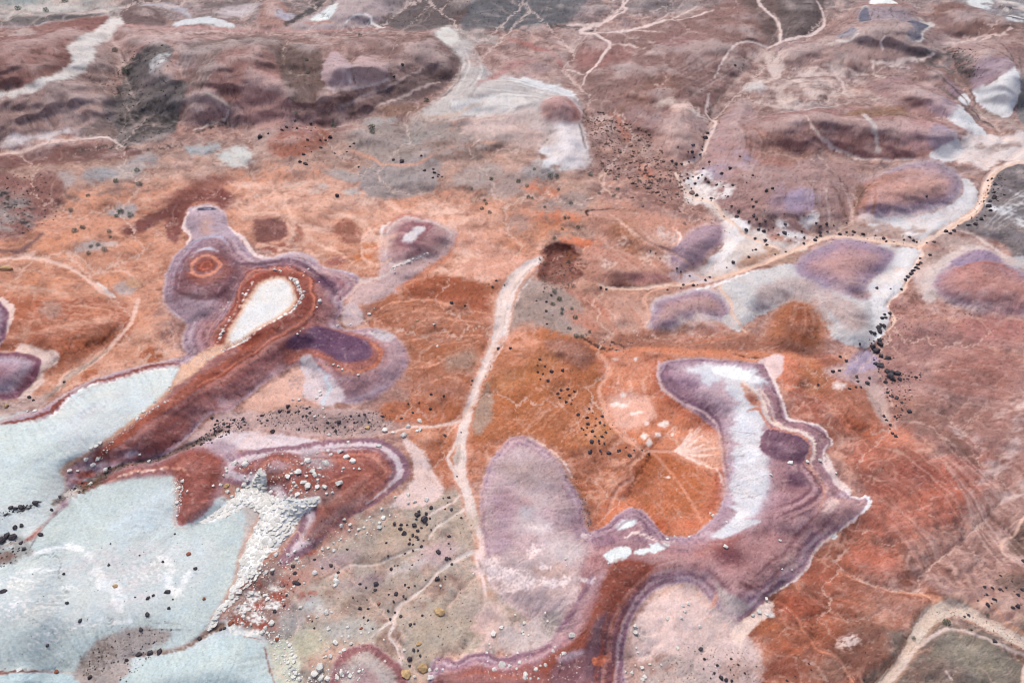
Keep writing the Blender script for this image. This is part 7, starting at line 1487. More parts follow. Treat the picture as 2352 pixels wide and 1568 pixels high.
def rock_material(name, c1, c2, rough=.9):
    m = bpy.data.materials.new(name); m.use_nodes = True
    n = m.node_tree; b = n.nodes['Principled BSDF']
    b.inputs['Roughness'].default_value = rough; b.inputs['Specular IOR Level'].default_value = .2
    tc = n.nodes.new('ShaderNodeTexCoord'); oi = n.nodes.new('ShaderNodeObjectInfo')
    ad = n.nodes.new('ShaderNodeVectorMath'); ad.operation = 'ADD'
    n.links.new(tc.outputs['Object'], ad.inputs[0]); n.links.new(oi.outputs['Location'], ad.inputs[1])
    ns = n.nodes.new('ShaderNodeTexNoise'); ns.inputs['Scale'].default_value = 3.5; ns.inputs['Detail'].default_value = 5; ns.inputs['Roughness'].default_value = .7
    n.links.new(ad.outputs[0], ns.inputs['Vector'])
    cr = n.nodes.new('ShaderNodeValToRGB')
    cr.color_ramp.elements[0].position = .32; cr.color_ramp.elements[1].position = .68
    cr.color_ramp.elements[0].color = (*lin(c1), 1); cr.color_ramp.elements[1].color = (*lin(c2), 1)
    hv = n.nodes.new('ShaderNodeHueSaturation')
    mr = n.nodes.new('ShaderNodeMapRange'); mr.inputs[3].default_value = .84; mr.inputs[4].default_value = 1.08
    n.links.new(oi.outputs['Random'], mr.inputs[0]); n.links.new(mr.outputs[0], hv.inputs['Value'])
    n.links.new(ns.outputs['Fac'], cr.inputs[0]); n.links.new(cr.outputs[0], hv.inputs['Color']); n.links.new(hv.outputs[0], b.inputs['Base Color'])
    bp = n.nodes.new('ShaderNodeBump'); bp.inputs['Strength'].default_value = .5; bp.inputs['Distance'].default_value = .1
    n.links.new(ns.outputs['Fac'], bp.inputs['Height']); n.links.new(bp.outputs[0], b.inputs['Normal'])
    return m
M_DARK = rock_material('dark_lava', (50, 46, 52), (96, 89, 94))
M_WHITE = rock_material('white_sandstone', (196, 194, 186), (240, 240, 235))
M_TAN = rock_material('tan_sandstone', (160, 128, 92), (210, 182, 138))
M_BROWN = rock_material('brown_rubble', (104, 82, 76), (164, 138, 128))
M_RED = rock_material('red_mudstone', (124, 74, 58), (170, 110, 90))
ROCKS = {'dark': [rock_mesh('dark_boulder', M_DARK, 15, 100 + k, .8, box=.15) for k in range(8)],
         'white': [rock_mesh('white_boulder', M_WHITE, 15, 200 + k, .75, box=.35) for k in range(9)],
         'tan': [rock_mesh('tan_boulder', M_TAN, 22, 300 + k, .6, box=.3) for k in range(3)],
         'brown': [rock_mesh('brown_boulder', M_BROWN, 14, 400 + k, .6, box=.3) for k in range(8)],
         'red': [rock_mesh('red_boulder', M_RED, 18, 500 + k, .7, box=.2) for k in range(3)]}

def put_rock(kind, u, v, size, stretch=1.0, name=None, parent=None, zf=1.0):
    p = ground_at(u, v); s = size * scale_at(p)
    me = rnd.choice(ROCKS[kind])
    o = bpy.data.objects.new(name or kind + '_boulder', me)
    sx = s * rnd.uniform(.9, 1.15) * stretch; sy = s * rnd.uniform(.8, 1.05); sz = s * rnd.uniform(.75, .95) * zf
    o.scale = (sx, sy, sz)
    o.rotation_euler = (rnd.uniform(-.2, .2), rnd.uniform(-.2, .2), rnd.uniform(0, 6.28) if stretch < 1.3 else rnd.uniform(-.3, .3))
    o.location = (float(p[0]), float(p[1]), float(p[2]) + sz * .14)
    if parent: o.parent = parent
    col.objects.link(o)
    return o

def rock_heap(name, kind, items, label, cat='gravel', seed=1):
    """many small stones nobody would count, as one mesh"""
    src = []
    for me in ROCKS[kind]:
        vs = np.empty(len(me.vertices) * 3, np.float32); me.vertices.foreach_get('co', vs)
        src.append((vs.reshape(-1, 3), [tuple(p.vertices) for p in me.polygons]))
    r = random.Random(seed); V = []; Fc = []; off = 0
    for u, v, size in items:
        p = ground_at(u, v); s = size * scale_at(p); vs, fs = r.choice(src)
        a = r.uniform(0, 6.28); ca, sa = math.cos(a), math.sin(a)
        q = vs * np.array([s * r.uniform(.8, 1.3), s * r.uniform(.8, 1.1), s * .85], np.float32)
        q = np.stack([q[:, 0] * ca - q[:, 1] * sa, q[:, 0] * sa + q[:, 1] * ca, q[:, 2] + s * .1], -1) + p
        V.append(q); Fc += [tuple(i + off for i in f) for f in fs]; off += len(vs)
    me = bpy.data.meshes.new(name); me.from_pydata(np.vstack(V).tolist(), [], Fc)
    me.materials.append(ROCKS[kind][0].materials[0])
    o = bpy.data.objects.new(name, me); col.objects.link(o)
    o['kind'] = 'stuff'; o['label'] = label; o['category'] = cat
    return o

def tl(c, r, pts):
    return [(*tile(c, r, q[0], q[1]), q[2] * .2502, q[3] if len(q) > 3 else 1.0) for q in pts]
DARK = (tl(1,3,[(1485,40,65),(1550,85,80),(1565,30,40),(1475,75,30),(1275,128,45),(1335,130,42),(1390,130,30),(1455,130,55),(1330,168,50),(1360,210,60),(1485,178,45),(1520,150,30),(1440,225,40),(1475,240,45),(1490,265,30),(1540,268,25),(1415,265,25),(1410,305,40),(1445,315,28),(1520,328,38),(1500,10,40),(1600,70,28),(1570,125,35),(1610,170,20),(1885,60,28),(1775,228,42),(1770,300,25),(1675,385,65),(1750,445,45),(1782,443,35),(1800,497,40),(1790,352,20),(1665,630,60),(1740,605,22),(1740,628,18),(1560,633,18),(1245,528,42),(1305,500,20),(1275,500,18),(1440,500,18),(1215,415,30),(1445,368,25),(1370,388,22),(1525,405,18),(1200,298,30),(1100,660,60),(1095,712,35),(955,655,28),(1010,690,30),(1290,760,48),(1225,768,20),(1355,775,28),(1375,795,22),(1370,678,28),(1405,700,22),(1460,682,22),(1265,828,28),(1330,955,40),(1530,953,32),(1420,1045,42),(1458,1035,30),(1215,905,30),(1275,915,25),(1230,975,35),(1450,1278,38),(1490,1280,30),(1510,1330,35),(1415,1355,60),(1412,1408,28),(955,885,40),(1030,885,25),(540,438,38),(690,490,48),(345,512,45),(360,575,45),(158,578,42),(840,355,28),(755,553,38),(385,668,50,1.9),(178,928,42),(265,868,25),(285,765,30),(610,520,25),(1030,1000,25),(540,1068,25),(1075,1080,20),(990,970,25),(520,1010,20),(895,795,20),(1018,795,18),(685,793,14),(760,805,12)])
 + tl(1,2,[(2225,70,50),(2335,75,40),(1985,365,25),(1975,400,18),(1610,500,40),(1725,515,35),(1440,655,35),(1600,622,38),(1400,577,25),(1500,570,22),(1335,713,35),(1165,700,32),(1735,855,45),(1000,683,35),(950,695,25),(875,703,32),(765,750,55),(660,750,40),(845,748,20),(905,760,28),(1035,740,35),(820,790,30),(710,795,28),(655,797,22),(735,830,28),(565,805,25),(400,825,28),(155,825,60),(295,605,55),(220,645,40),(475,635,35),(500,618,25),(500,675,35),(470,700,30),(435,705,35),(400,655,35),(370,660,30),(300,650,50),(105,720,32),(50,675,28),(50,742,25),(15,710,20),(2155,240,14),(2105,330,14),(1885,835,18),(1845,1235,18),(1770,1428,45),(1720,1448,18),(1760,1485,20),(1608,1545,50),(1797,1555,45),(1740,1553,25),(1555,1360,14)])
 + tl(0,2,[(265,505,40),(305,535,30),(1010,1160,40),(330,1495,50,1.8),(480,1550,40),(155,1545,40),(200,1530,50),(110,1535,45),(550,1430,35),(585,360,30),(1340,1005,14),(1950,710,34),(2000,735,34),(2060,770,36),(2110,790,40),(2150,725,30),(2235,712,34),(2100,830,34),(2020,830,30),(1980,770,28),(1850,950,34),(1780,960,30),(1930,900,30)])
 + tl(0,3,[(380,220,50),(30,270,70),(130,245,70),(75,228,60),(205,295,40),(230,350,40),(150,150,50),(205,132,40),(42,740,45,1.8),(620,837,35),(1540,738,46,1.5),(1410,770,30),(1365,795,40),(1553,885,32),(1358,942,50),(1297,1078,40),(1795,520,40),(1465,1285,60),(1380,1298,60),(1280,1310,60),(1165,1358,45),(1835,1165,50),(835,1525,50),(740,1000,38),(440,1230,35),(1285,400,22),(1605,200,22),(1500,458,28),(590,573,28),(1005,490,25),(1245,785,18),(1590,802,18),(1020,293,16),(2065,1070,40),(2030,1085,35)])
 + tl(2,2,[(255,183,45),(237,293,35),(362,295,50),(465,280,45),(285,312,28),(260,357,22),(332,372,40),(450,455,40),(512,450,40),(570,465,35),(420,485,42),(527,500,30),(440,525,30),(497,560,40),(545,583,32),(553,540,18),(235,235,20),(302,245,25),(710,620,32),(605,685,42),(690,708,48),(830,685,42),(770,717,28),(805,760,45),(845,777,35),(765,785,32),(695,772,45),(690,808,30),(640,808,25),(655,825,28),(735,843,50),(858,845,38),(825,888,38),(675,873,28),(760,885,25),(730,935,55),(795,928,35),(847,953,32),(800,955,25),(720,1025,60),(887,1033,52),(980,1020,55),(1045,988,25),(1120,1012,25),(1195,992,22),(1258,1020,35),(1078,1062,48),(810,1018,35),(820,1045,18),(740,655,20),(900,807,16)])
 + tl(2,3,[(1730,1268,48),(2005,1360,32),(1765,1358,28),(1880,1417,28),(1855,1487,32),(1915,1535,55),(1960,1550,40),(1755,1445,20),(2070,1417,22),(2128,1490,22),(2000,1457,18),(2030,1508,16),(1820,1530,16),(2010,1560,30)])
 + tl(3,2,[(835,38,28),(655,155,38),(715,185,38),(595,280,50),(655,275,35),(820,320,42),(828,362,35),(915,380,45),(935,335,35),(848,425,32),(800,432,25),(740,455,28),(458,403,35),(1030,220,85),(1000,80,75),(960,50,60),(1030,20,70),(1040,130,60),(1100,150,60),(990,205,50),(1095,275,60),(1140,290,70),(1190,295,60),(1120,320,70),(1140,350,60),(1075,375,45),(1095,475,40),(1140,520,35),(1175,540,50),(1215,587,35),(1205,350,40),(1350,345,30),(1280,675,55),(1155,707,28),(1122,765,30),(1085,725,28),(1120,800,20),(1140,852,35),(1163,890,35),(1060,690,40)])
 + tl(3,1,[(148,593,55),(305,570,32),(153,515,30),(535,500,42),(440,500,30),(475,525,35),(478,570,40),(482,600,30),(545,558,25),(600,510,18),(720,488,20),(330,672,38),(430,645,45),(445,615,28),(335,618,40),(90,608,25),(45,540,20),(250,617,18),(785,573,42),(872,588,45),(720,575,28),(660,585,40),(775,600,18),(1060,628,38),(1085,652,25),(985,600,18),(1245,642,25),(1297,625,32),(1333,645,38),(1365,657,25),(1450,677,20),(1515,675,35),(1627,575,45),(1700,568,42),(1665,592,35),(1740,520,20),(1830,522,35),(1893,515,45),(1950,475,40),(1980,440,22),(2030,395,38),(1977,292,25),(2015,350,60),(2080,155,45),(2068,222,30),(2018,220,20),(2055,82,28),(2020,90,22),(2070,265,50),(2030,300,40),(2160,245,25),(1445,268,25),(30,210,35),(1480,790,30),(1395,815,28),(1398,855,32),(1375,870,40),(1355,900,45),(1330,930,50),(1310,960,50),(1285,980,45),(1260,1005,35),(1375,910,30),(997,1088,42),(1222,1095,28),(1120,1100,20),(1040,1370,45),(1075,1365,38),(1115,1320,45),(1060,1435,55),(1010,1450,70),(1020,1480,60),(970,1510,50),(935,1500,45),(1030,1420,30),(1020,1560,45),(1065,1335,30),(63,775,22),(162,745,20)])
 + tl(2,1,[(1995,18,45),(1918,58,42),(1750,12,32),(1800,130,32),(1875,158,35),(2020,172,38),(1935,178,22),(1645,175,25),(1695,235,42),(1770,105,35),(1660,72,25),(1610,100,35),(1605,60,25),(2200,88,30),(2145,150,18),(2325,225,45),(1745,272,22),(1825,280,30),(1975,270,22),(2195,298,28),(2233,322,35),(2010,352,28),(2080,390,42),(2060,440,42),(2210,360,35),(2218,435,50),(2175,480,40),(2240,470,40),(2270,512,28),(2315,490,40),(2145,558,55),(2260,560,45),(2310,575,50),(2228,635,40),(2320,655,45),(2335,698,35),(2170,810,38),(2025,855,45),(2235,742,30),(2205,748,22),(1970,897,18),(1775,1010,40),(1815,980,25),(1660,1068,45),(1700,1058,22),(1572,1055,32),(1548,1090,22),(1425,1108,28),(1630,972,22),(1512,917,28),(1548,940,20),(1268,765,22),(1315,788,18),(813,1077,35),(867,1093,28),(1355,830,15),(315,1305,35),(315,1218,35),(358,1157,25),(225,1205,25),(290,1128,18),(320,1422,25),(375,1343,14),(1740,70,22),(1710,90,30),(1680,130,30)])
 + tl(2,0,[(1790,1255,40),(1770,1300,65),(1740,1380,25),(1645,1400,35),(1645,1450,45),(1720,1455,30),(1665,1480,25),(1610,1450,20),(1515,1420,20),(1465,1520,30),(1500,1540,35),(1550,1545,30),(1805,1527,32),(2080,1495,25),(1620,1520,25),(2040,645,30),(1660,1395,28),(1740,1410,22)])
 + tl(1,0,[(1358,735,38),(1280,815,30),(290,1210,38),(250,1240,30),(385,1225,32),(370,1167,28),(510,1172,35),(125,1272,28),(45,1300,55),(690,1310,55),(645,1328,32),(485,1347,40),(605,1408,35),(450,1473,38),(465,1545,48),(412,1530,40),(905,1357,28),(870,1385,22),(520,1448,18),(1265,1493,38),(1345,1522,60),(1520,1480,28),(945,1548,30),(840,1430,20),(730,1437,20),(515,1250,20),(600,1340,30)])
 + tl(1,1,[(748,263,52),(1552,38,42),(1632,25,28),(1640,60,42),(1680,75,28),(1672,92,24),(1625,102,32),(1710,93,24),(1800,1232,45),(1920,1255,30),(2205,1025,28),(2170,1080,30),(2280,1050,22),(2140,1060,20)])
 + tl(3,3,[(1965,713,25),(2037,725,25),(2105,737,28),(2160,722,24),(1993,778,34),(2057,830,42),(1915,827,20),(1995,876,45),(2030,862,16),(1848,945,32),(1803,965,22),(2270,785,38),(2328,733,45),(2228,897,30),(2268,886,42),(2058,1207,40),(2115,605,18),(2215,665,16),(2083,645,12),(2340,450,35),(1853,1102,18),(2213,1232,16),(368,1400,20),(165,1560,25),(878,1538,18),(388,1463,14),(240,1520,14),(880,1305,14)]))
WHITE = (tl(1,3,[(1170,65,60),(1230,40,30),(1285,55,25),(1048,60,30),(1140,115,45),(1138,160,55),(1020,95,30),(945,165,40),(995,155,35),(870,130,45),(815,85,45),(785,140,60),(862,175,35),(920,210,22),(1030,205,30),(720,298,35),(665,335,40),(612,345,38),(720,358,40),(785,258,30),(758,200,18),(620,415,22),(365,380,35),(300,410,40),(378,450,45),(395,470,28),(435,505,28),(185,405,55),(130,385,40),(210,380,35),(160,548,45),(105,570,50),(10,580,40),(545,570,60),(735,590,60),(740,640,60,1.2),(730,683,50),(450,665,35),(110,805,48),(75,770,35),(35,745,30),(262,808,25),(100,765,35),(410,880,42),(32,912,30),(490,968,25),(570,975,35),(655,940,60),(700,930,35),(675,1078,50),(850,1068,42),(600,1175,32),(860,1160,35),(825,1200,25),(795,1155,30),(735,1210,60),(875,1220,45),(680,1255,30),(652,1278,28),(815,1278,42),(780,1300,35),(690,1345,55),(650,1345,30),(630,1350,28),(600,1440,95),(545,1500,85),(600,1530,70),(660,1535,70),(790,1500,70),(870,1530,55),(750,1540,60),(965,1115,25),(1042,1118,25),(1180,1185,22),(1995,575,35),(1697,688,32),(1365,1272,35),(1190,1388,30),(1600,1445,45),(1665,1455,38),(1720,1462,30),(1612,1528,60,1.6),(1460,1525,40),(2180,1122,75),(2260,1070,60),(2140,1210,25),(2300,1325,30),(2130,1380,22),(2260,1430,90),(2190,1465,55),(2330,1430,50),(2120,1295,28),(150,1035,60),(95,1080,50),(60,1120,50),(80,1105,40),(110,1120,35),(330,1305,35),(360,1335,45),(355,1385,50),(300,1395,45),(320,1430,50),(350,1460,50),(380,1490,50),(350,1520,50),(400,1540,45),(310,1220,45),(330,1275,35),(290,1360,30)])
 + tl(1,2,[(1128,985,62,1.3),(895,1130,80),(770,1330,85),(720,240,38),(765,262,45),(800,290,40),(945,338,32),(590,475,40),(595,505,40),(565,535,50),(405,552,42),(345,545,40),(620,630,28),(545,705,40),(675,870,50),(630,705,28),(1665,45,32),(1505,740,60),(1400,800,60),(1185,830,75),(1260,858,45),(1355,875,75),(1510,828,55),(1480,840,40),(850,948,60),(670,1030,50),(785,1040,70),(695,1065,45),(570,1050,35),(480,1125,80),(430,1150,40),(650,1140,80,1.2),(600,1195,50),(500,1170,35),(530,1220,70),(550,1255,60),(470,1260,40),(590,1255,40),(395,1230,90),(300,1275,65),(340,1250,40),(445,1320,65,1.3),(490,1360,90),(580,1300,40),(630,1270,30),(355,1325,40),(380,1360,45),(570,1360,70),(635,1365,60),(710,1412,40),(655,1420,40),(810,1195,35),(800,1222,28),(955,1195,35),(905,1195,25),(135,1390,55),(210,1430,45),(280,1445,45),(335,1445,50),(390,1430,60),(170,1470,50),(260,1415,30),(1400,1420,50),(1455,1480,55),(1570,1470,60),(1155,1550,40),(1280,1440,35),(1400,1500,40),(205,1395,25),(330,1395,40),(840,1100,80),(20,1260,60),(40,1230,60),(40,1330,80),(80,1350,70)])
 + tl(0,2,[(255,635,30),(320,640,45),(795,1098,50),(860,1135,50),(905,1090,50),(2155,1125,65),(2250,1130,90),(2265,1095,60),(2085,1185,45),(2090,1215,40),(2060,1250,35),(2255,1250,30),(2310,1225,40),(2280,1275,50),(2240,1315,65),(2190,1365,60),(2095,1380,55),(2135,1420,50),(1965,1340,35),(2030,1325,40),(1730,1395,25),(1690,1300,45),(1660,1420,40),(1630,1480,45),(1650,1350,40),(1270,740,40),(1330,665,45),(1280,715,35),(1440,575,40),(1570,430,35),(1570,475,28),(1440,535,25),(935,950,50),(895,980,45),(850,1000,40),(650,1200,45),(1380,1110,50),(1295,1048,25),(830,1300,40),(720,1195,30),(970,1180,50)])
 + tl(2,3,[(540,1160,70,1.3),(378,1300,40),(395,1258,40),(472,1323,45,1.4),(307,1425,45),(258,1427,32),(220,1465,45),(125,1510,50),(120,1545,50),(75,1398,45),(55,1310,35),(40,1460,35),(170,1555,30),(240,1553,25),(30,955,25),(110,1020,45),(305,940,45),(330,1010,30),(95,1095,40),(150,1130,30),(105,1120,30),(490,458,35),(883,497,32),(500,522,20),(1425,985,50),(1580,925,40),(1615,845,48),(1565,868,35),(1550,985,35),(1130,1065,55),(1130,1118,55),(1142,1252,28),(1155,1290,25),(1517,1260,42),(1265,1400,38),(1195,1440,55),(1098,1485,50),(1040,1475,35),(1215,1520,45),(1195,1550,45),(1370,1400,28),(1130,1415,28),(1720,1065,45),(2205,955,40),(2262,930,50),(2330,955,38),(2330,800,45),(1950,350,55),(1425,250,35),(1490,228,28),(1625,240,28),(1845,40,45),(1820,15,35),(1550,50,30),(1965,115,45)])
 + tl(3,2,[(200,1145,55,1.6),(470,1097,45),(350,1120,40,1.4),(15,1260,45),(615,1222,22)]) + tl(3,3,[(98,290,38),(125,540,28),(212,545,16)])
 + tl(1,1,[(1040,1323,48),(1088,1265,22),(875,1412,25),(750,1428,35),(590,1230,60),(563,1282,25),(585,1043,20),(485,915,25),(450,950,16),(440,990,20),(390,1528,32),(443,1482,20),(415,1503,16),(320,910,14),(1635,1425,32),(1280,958,30),(1575,782,35),(1405,858,42),(1440,835,30),(1380,870,30),(1340,890,30),(1300,900,28),(1265,915,30),(1515,815,24),(1475,828,24),(1545,790,24),(340,1030,50),(370,1040,50),(390,1080,50),(400,1110,40),(450,1150,35),(440,1185,30),(400,1240,30),(360,1280,30),(180,940,50),(230,950,40)])
 + tl(0,3,[(2310,745,60),(2285,770,35),(195,1465,45),(2300,905,40),(2240,980,45),(2230,1040,40),(2310,1045,35),(2250,940,40),(2200,880,40),(2180,800,34),(2260,850,34)])
 + tl(0,1,[(2105,1240,24),(2065,1295,16),(2190,1235,22),(2240,1160,26),(2120,1380,22),(2060,1520,50),(2040,1540,40)]))
TAN = tl(1,3,[(1690,930,95),(1498,1225,50),(1530,1440,90),(1380,1500,100)]) + tl(0,2,[(55,585,42),(2085,1335,50)]) + tl(0,3,[(1060,685,45)]) + tl(1,2,[(1025,800,55)]) + tl(0,1,[(60,912,60,1.6)]) + tl(1,1,[(1485,1393,38)])
TANL = ['big rough tan rock alone on the tan flat', 'small square tan rock above the bottom edge of the tan flat', 'tan block in the purple notch, upper of two at the bottom edge', 'largest tan block, lower of two at the bottom edge', 'tan rock on the gravel below the left purple dome', 'tan boulder among white blocks beside the red spur', 'long tan stone on the white crust of the ash mesa', 'tan rock on the gravelly saddle beside white boulders', 'long brown-tan boulder alone on the orange flat at the left edge', 'tan rock on the rust flat left of the pale wash']
RED = tl(1,3,[(1130,845,35),(195,1178,45),(968,1072,35)]) + tl(0,3,[(1735,388,45),(1875,797,38),(2125,1030,50),(525,1470,40)])
REDL = ['rust-coloured rock in the middle of the tan flat', 'reddish rock left of the white block string near the bottom', 'round reddish rock on the pale flat above the bottom edge', 'brown rock on the upper part of the ash mesa', 'pinkish rock on the right part of the ash mesa', 'red rock in the gully right of the ash mesa', 'red rock in the stony crease at the lower left edge']

def cluster(kind, adj, noun, items, anchors, limit, rest_label):
    items = sorted(items, key=lambda q: -q[2] * q[3])
    keep, rest = items[:limit], items[limit:]
    rest += [it for it in keep if it[2] < 2.2]; keep = [it for it in keep if it[2] >= 2.2]
    groups = {}
    for it in keep:
        k = min(range(len(anchors)), key=lambda a: (anchors[a][0] - it[0]) ** 2 + ((anchors[a][1] - it[1]) * 1.2) ** 2)
        groups.setdefault(k, []).append(it)
    for k, its in groups.items():
        ph = anchors[k][2]; left = list(its); lab = {}
        def take(word, key):
            if left:
                b = max(left, key=key); left.remove(b); lab[id(b)] = '%s %s %s %s' % (word, adj, noun, ph)
        if len(its) == 1: lab[id(its[0])] = 'lone %s %s %s' % (adj, noun, ph)
        else:
            take('largest', lambda q: q[2] * q[3])
            take('second largest', lambda q: q[2] * q[3])
            if len(its) > 6: take('third largest', lambda q: q[2] * q[3])
            take('leftmost smaller', lambda q: -q[0]); take('rightmost smaller', lambda q: q[0])
            take('farthest smaller', lambda q: -q[1]); take('nearest smaller', lambda q: q[1])
        for it in its:
            o = put_rock(kind, it[0], it[1], it[2] * (.94 if kind == 'dark' else .9), it[3])
            o['category'] = 'boulder'
            o['label'] = lab.get(id(it), 'inner %s %s %s' % (adj, noun, ph))
            o['group'] = '%s %ss %s' % (adj, noun, ph)
    return rest

DANCH = [(975,1200, 'in the pile on the tan flat left of the wash'),(960,1240, 'at the lower end of the tan flat pile'),(1040,1250, 'on the tan flat between the wash forks'),(1010,1335, 'along the lower side channel'),(895,1345, 'in the middle of the tan flat'),(930,1390, 'beside the lower channel bend'),(960,1430, 'on the open lower tan flat'),(955,1515, 'near the tan blocks at the bottom edge'),(700,1300, 'on the purple gravel below the ringed spur'),(640,1390, 'among white blocks below the ledge'),(690,940, 'on the left end of the gravelly saddle'),(790,975, 'in the middle of the gravelly saddle'),(850,965, 'on the right end of the gravelly saddle'),(960,940, 'on the rust flat left of the wash'),(1140,800, 'beside the upper part of the pale wash'),(1045,1170, 'beside the fork of the pale wash'),(1270,860, 'at the head of the orange flat string'),(1300,910, 'in the second bunch on the orange flat'),(1360,960, 'in the third bunch on the orange flat'),(1370,1000, 'in the thick of the orange flat string'),(1400,1040, 'at the foot of the orange flat string'),(1480,1035, 'by the pinkish rill of the amber bowl'),(40,1240, 'on the gravel patch at the left edge of the ash mesa'),(350,1370, 'on the pale ash mesa'),(150,1400, 'on the left part of the ash mesa'),(350,1500, 'in the crease below the ash mesa'),(100,1165, 'in the crack below the ash tongue'),(240,1080, 'in the stony gully beside the red spur'),(520,975, 'in the stony line leading up from the gully'),(90,915, 'below the left purple domes'),(2015,800, 'at the head of the dark boulder gully'),(2025,835, 'in the dense dark boulder gully'),(2050,865, 'in the lower bunch of the dark boulder gully'),(1920,850, 'left of the dark boulder gully'),(1975,880, 'on the pale apron left of the gully'),(2050,915, 'in the thin tail of the dark boulder gully'),(2045,985, 'at the very end of the boulder gully tail'),(2095,630, 'in the row along the narrow side wash'),(2020,745, 'in the clump where the side wash ends'),(1810,545, 'on the white patch beside the upper wash'),(1870,545, 'below the purple streaked slope by the upper wash'),(1960,540, 'on the bank below the long purple dome'),(2095,555, 'at the wash bend below the long dome'),(2180,535, 'where the wash bends toward the right edge'),(2270,480, 'under the dark grey slope at the right edge'),(2275,420, 'beside the top of the right edge wash'),(1625,410, 'on the lilac slope above the upper wash'),(1680,420, 'on the mauve slope above the upper wash'),(1700,490, 'low on the mauve slope above the white flat'),(1740,520, 'on the white flat below the mauve slope'),(1770,590, 'on the tan bar of the upper wash'),(1640,655, 'in the bed of the upper wash'),(1460,662, 'where the upper wash nears the crater'),(1570,600, 'along the thin rill above the upper wash'),(1620,325, 'where the thin far rill drops'),(1585,365, 'at the foot of the thin far rill'),(680,320, 'around the small orange knoll'),(740,350, 'right of the small orange knoll'),(700,380, 'below the small orange knoll'),(915,195, 'on the far brown slope'),(1000,400, 'on the grey shelf'),(930,380, 'on the orange seam of the grey shelf'),(775,458, 'on the salmon flat'),(1050,700, 'on the rust flat above the wash'),(1130,660, 'beside the wash just below the crater'),(1260,720, 'on the grey slope below the crater'),(1690,1530, 'on the pink flat at the bottom edge'),(1730,1560, 'in the row at the bottom edge'),(2260,1370, 'above the lower right wash'),(2335,1370, 'at the right edge above the lower wash'),(2230,1415, 'in the bed of the lower right wash'),(1860,1530, 'on the rust ground at the bottom right'),(2240,430, 'on the long purple dome'),(1770,445, 'beside the purple streaks')]
WANCH = [(870,1200, 'right of the ringed spur foot'),(800,1200, 'in the cluster below the ringed spur'),(760,1260, 'on the purple gravel below the spur'),(690,1285, 'in the scatter below the white ledge'),(620,1280, 'just under the white ledge'),(615,1370, 'on the red patches under the ledge'),(770,1330, 'by the bend of the upper channel'),(700,1400, 'on the pale flat near the bottom'),(800,1440, 'on the lower pale flat'),(780,1480, 'in the string above the purple-rimmed lobe'),(735,1540, 'in the big heap at the bottom edge'),(800,1555, 'in the white pile on the purple-rimmed lobe'),(610,1445, 'at the top of the lower white string'),(675,1530, 'in the lower white string'),(1090,1320, 'on the tan flat by the pale wash'),(1000,1545, 'on the purple notch at the bottom edge'),(1135,1455, 'on the pink strip above the red tail'),(1150,1540, 'left on the foot of the red tail'),(1230,1550, 'in the scatter across the red tail foot'),(1290,1500, 'on the red tail'),(1200,1430, 'on the grey patch left of the tail'),(1250,1300, 'on the mauve mound'),(1530,1400, 'high on the pink flat'),(1470,1450, 'on the left of the pink flat'),(1480,1540, 'low on the pink flat'),(1600,1440, 'in the middle of the pink flat'),(1740,1415, 'where the pink flat meets the rust slope'),(1665,1265, 'on the dark heart of the right ridge'),(1560,1235, 'along the lip of the amber bowl'),(1810,1070, 'on the purple arm of the right ridge'),(1890,1330, 'on the lower flank of the right ridge'),(870,1030, 'on the rim of the ringed spur'),(780,1045, 'on the grey saddle of the ringed spur'),(720,1080, 'on the back of the ringed spur'),(690,1100, 'in the block field left of the spur rings'),(730,1120, 'in the dense block field of the spur'),(780,1110, 'inside the rings of the spur'),(640,1130, 'beside the top of the white ledge'),(690,1140, 'where the block field meets the ledge'),(540,1065, 'above the white ledge'),(555,1110, 'left of the white ledge top'),(500,1120, 'on the red spur side of the ledge'),(415,1140, 'along the rim between ash mesa and red spur'),(215,1065, 'at the foot of the ash tongue'),(320,960, 'along the lower edge of the ash tongue'),(390,900, 'along the upper edge of the ash tongue'),(180,1090, 'in the stony gully'),(350,1060, 'along the stony gully line'),(80,945, 'below the left purple domes'),(900,985, 'along the side channel of the wash'),(960,1000, 'on the rust flat above the pink skirt'),(730,910, 'on the pale fan below the purple hollow'),(700,935, 'at the foot of the pale fan'),(780,850, 'on the lip of the purple hollow'),(755,1000, 'on the gravelly saddle'),(960,1150, 'on the pink skirt beside the wash'),(1000,740, 'on the rust flat near the wash'),(845,720, 'on the flat beside the ridge lobes'),(780,745, 'in the notch between ridge lobes'),(735,700, 'on the red flank right of the white dome'),(690,680, 'in the ledge right of the white dome'),(640,630, 'in the ledge behind the white dome'),(700,770, 'at the head of the purple hollow'),(930,605, 'in the row on the eye-shaped hill'),(985,590, 'at the upper end of the eye-shaped hill row'),(530,720, 'along the left ledge of the white dome'),(510,780, 'at the foot of the white dome'),(560,1390, 'in the rubble right of the ash mesa'),(50,1540, 'in the crease at the lower left edge')]
rest_d = cluster('dark', 'dark', 'boulder', DARK, DANCH, 300, '')
rest_w = cluster('white', 'white', 'boulder', WHITE, WANCH, 300, '')
for it, lb in zip(TAN, TANL):
    o = put_rock('tan', *it); o['label'] = lb; o['category'] = 'boulder'
for it, lb in zip(RED, REDL):
    o = put_rock('red', *it); o['label'] = lb; o['category'] = 'boulder'

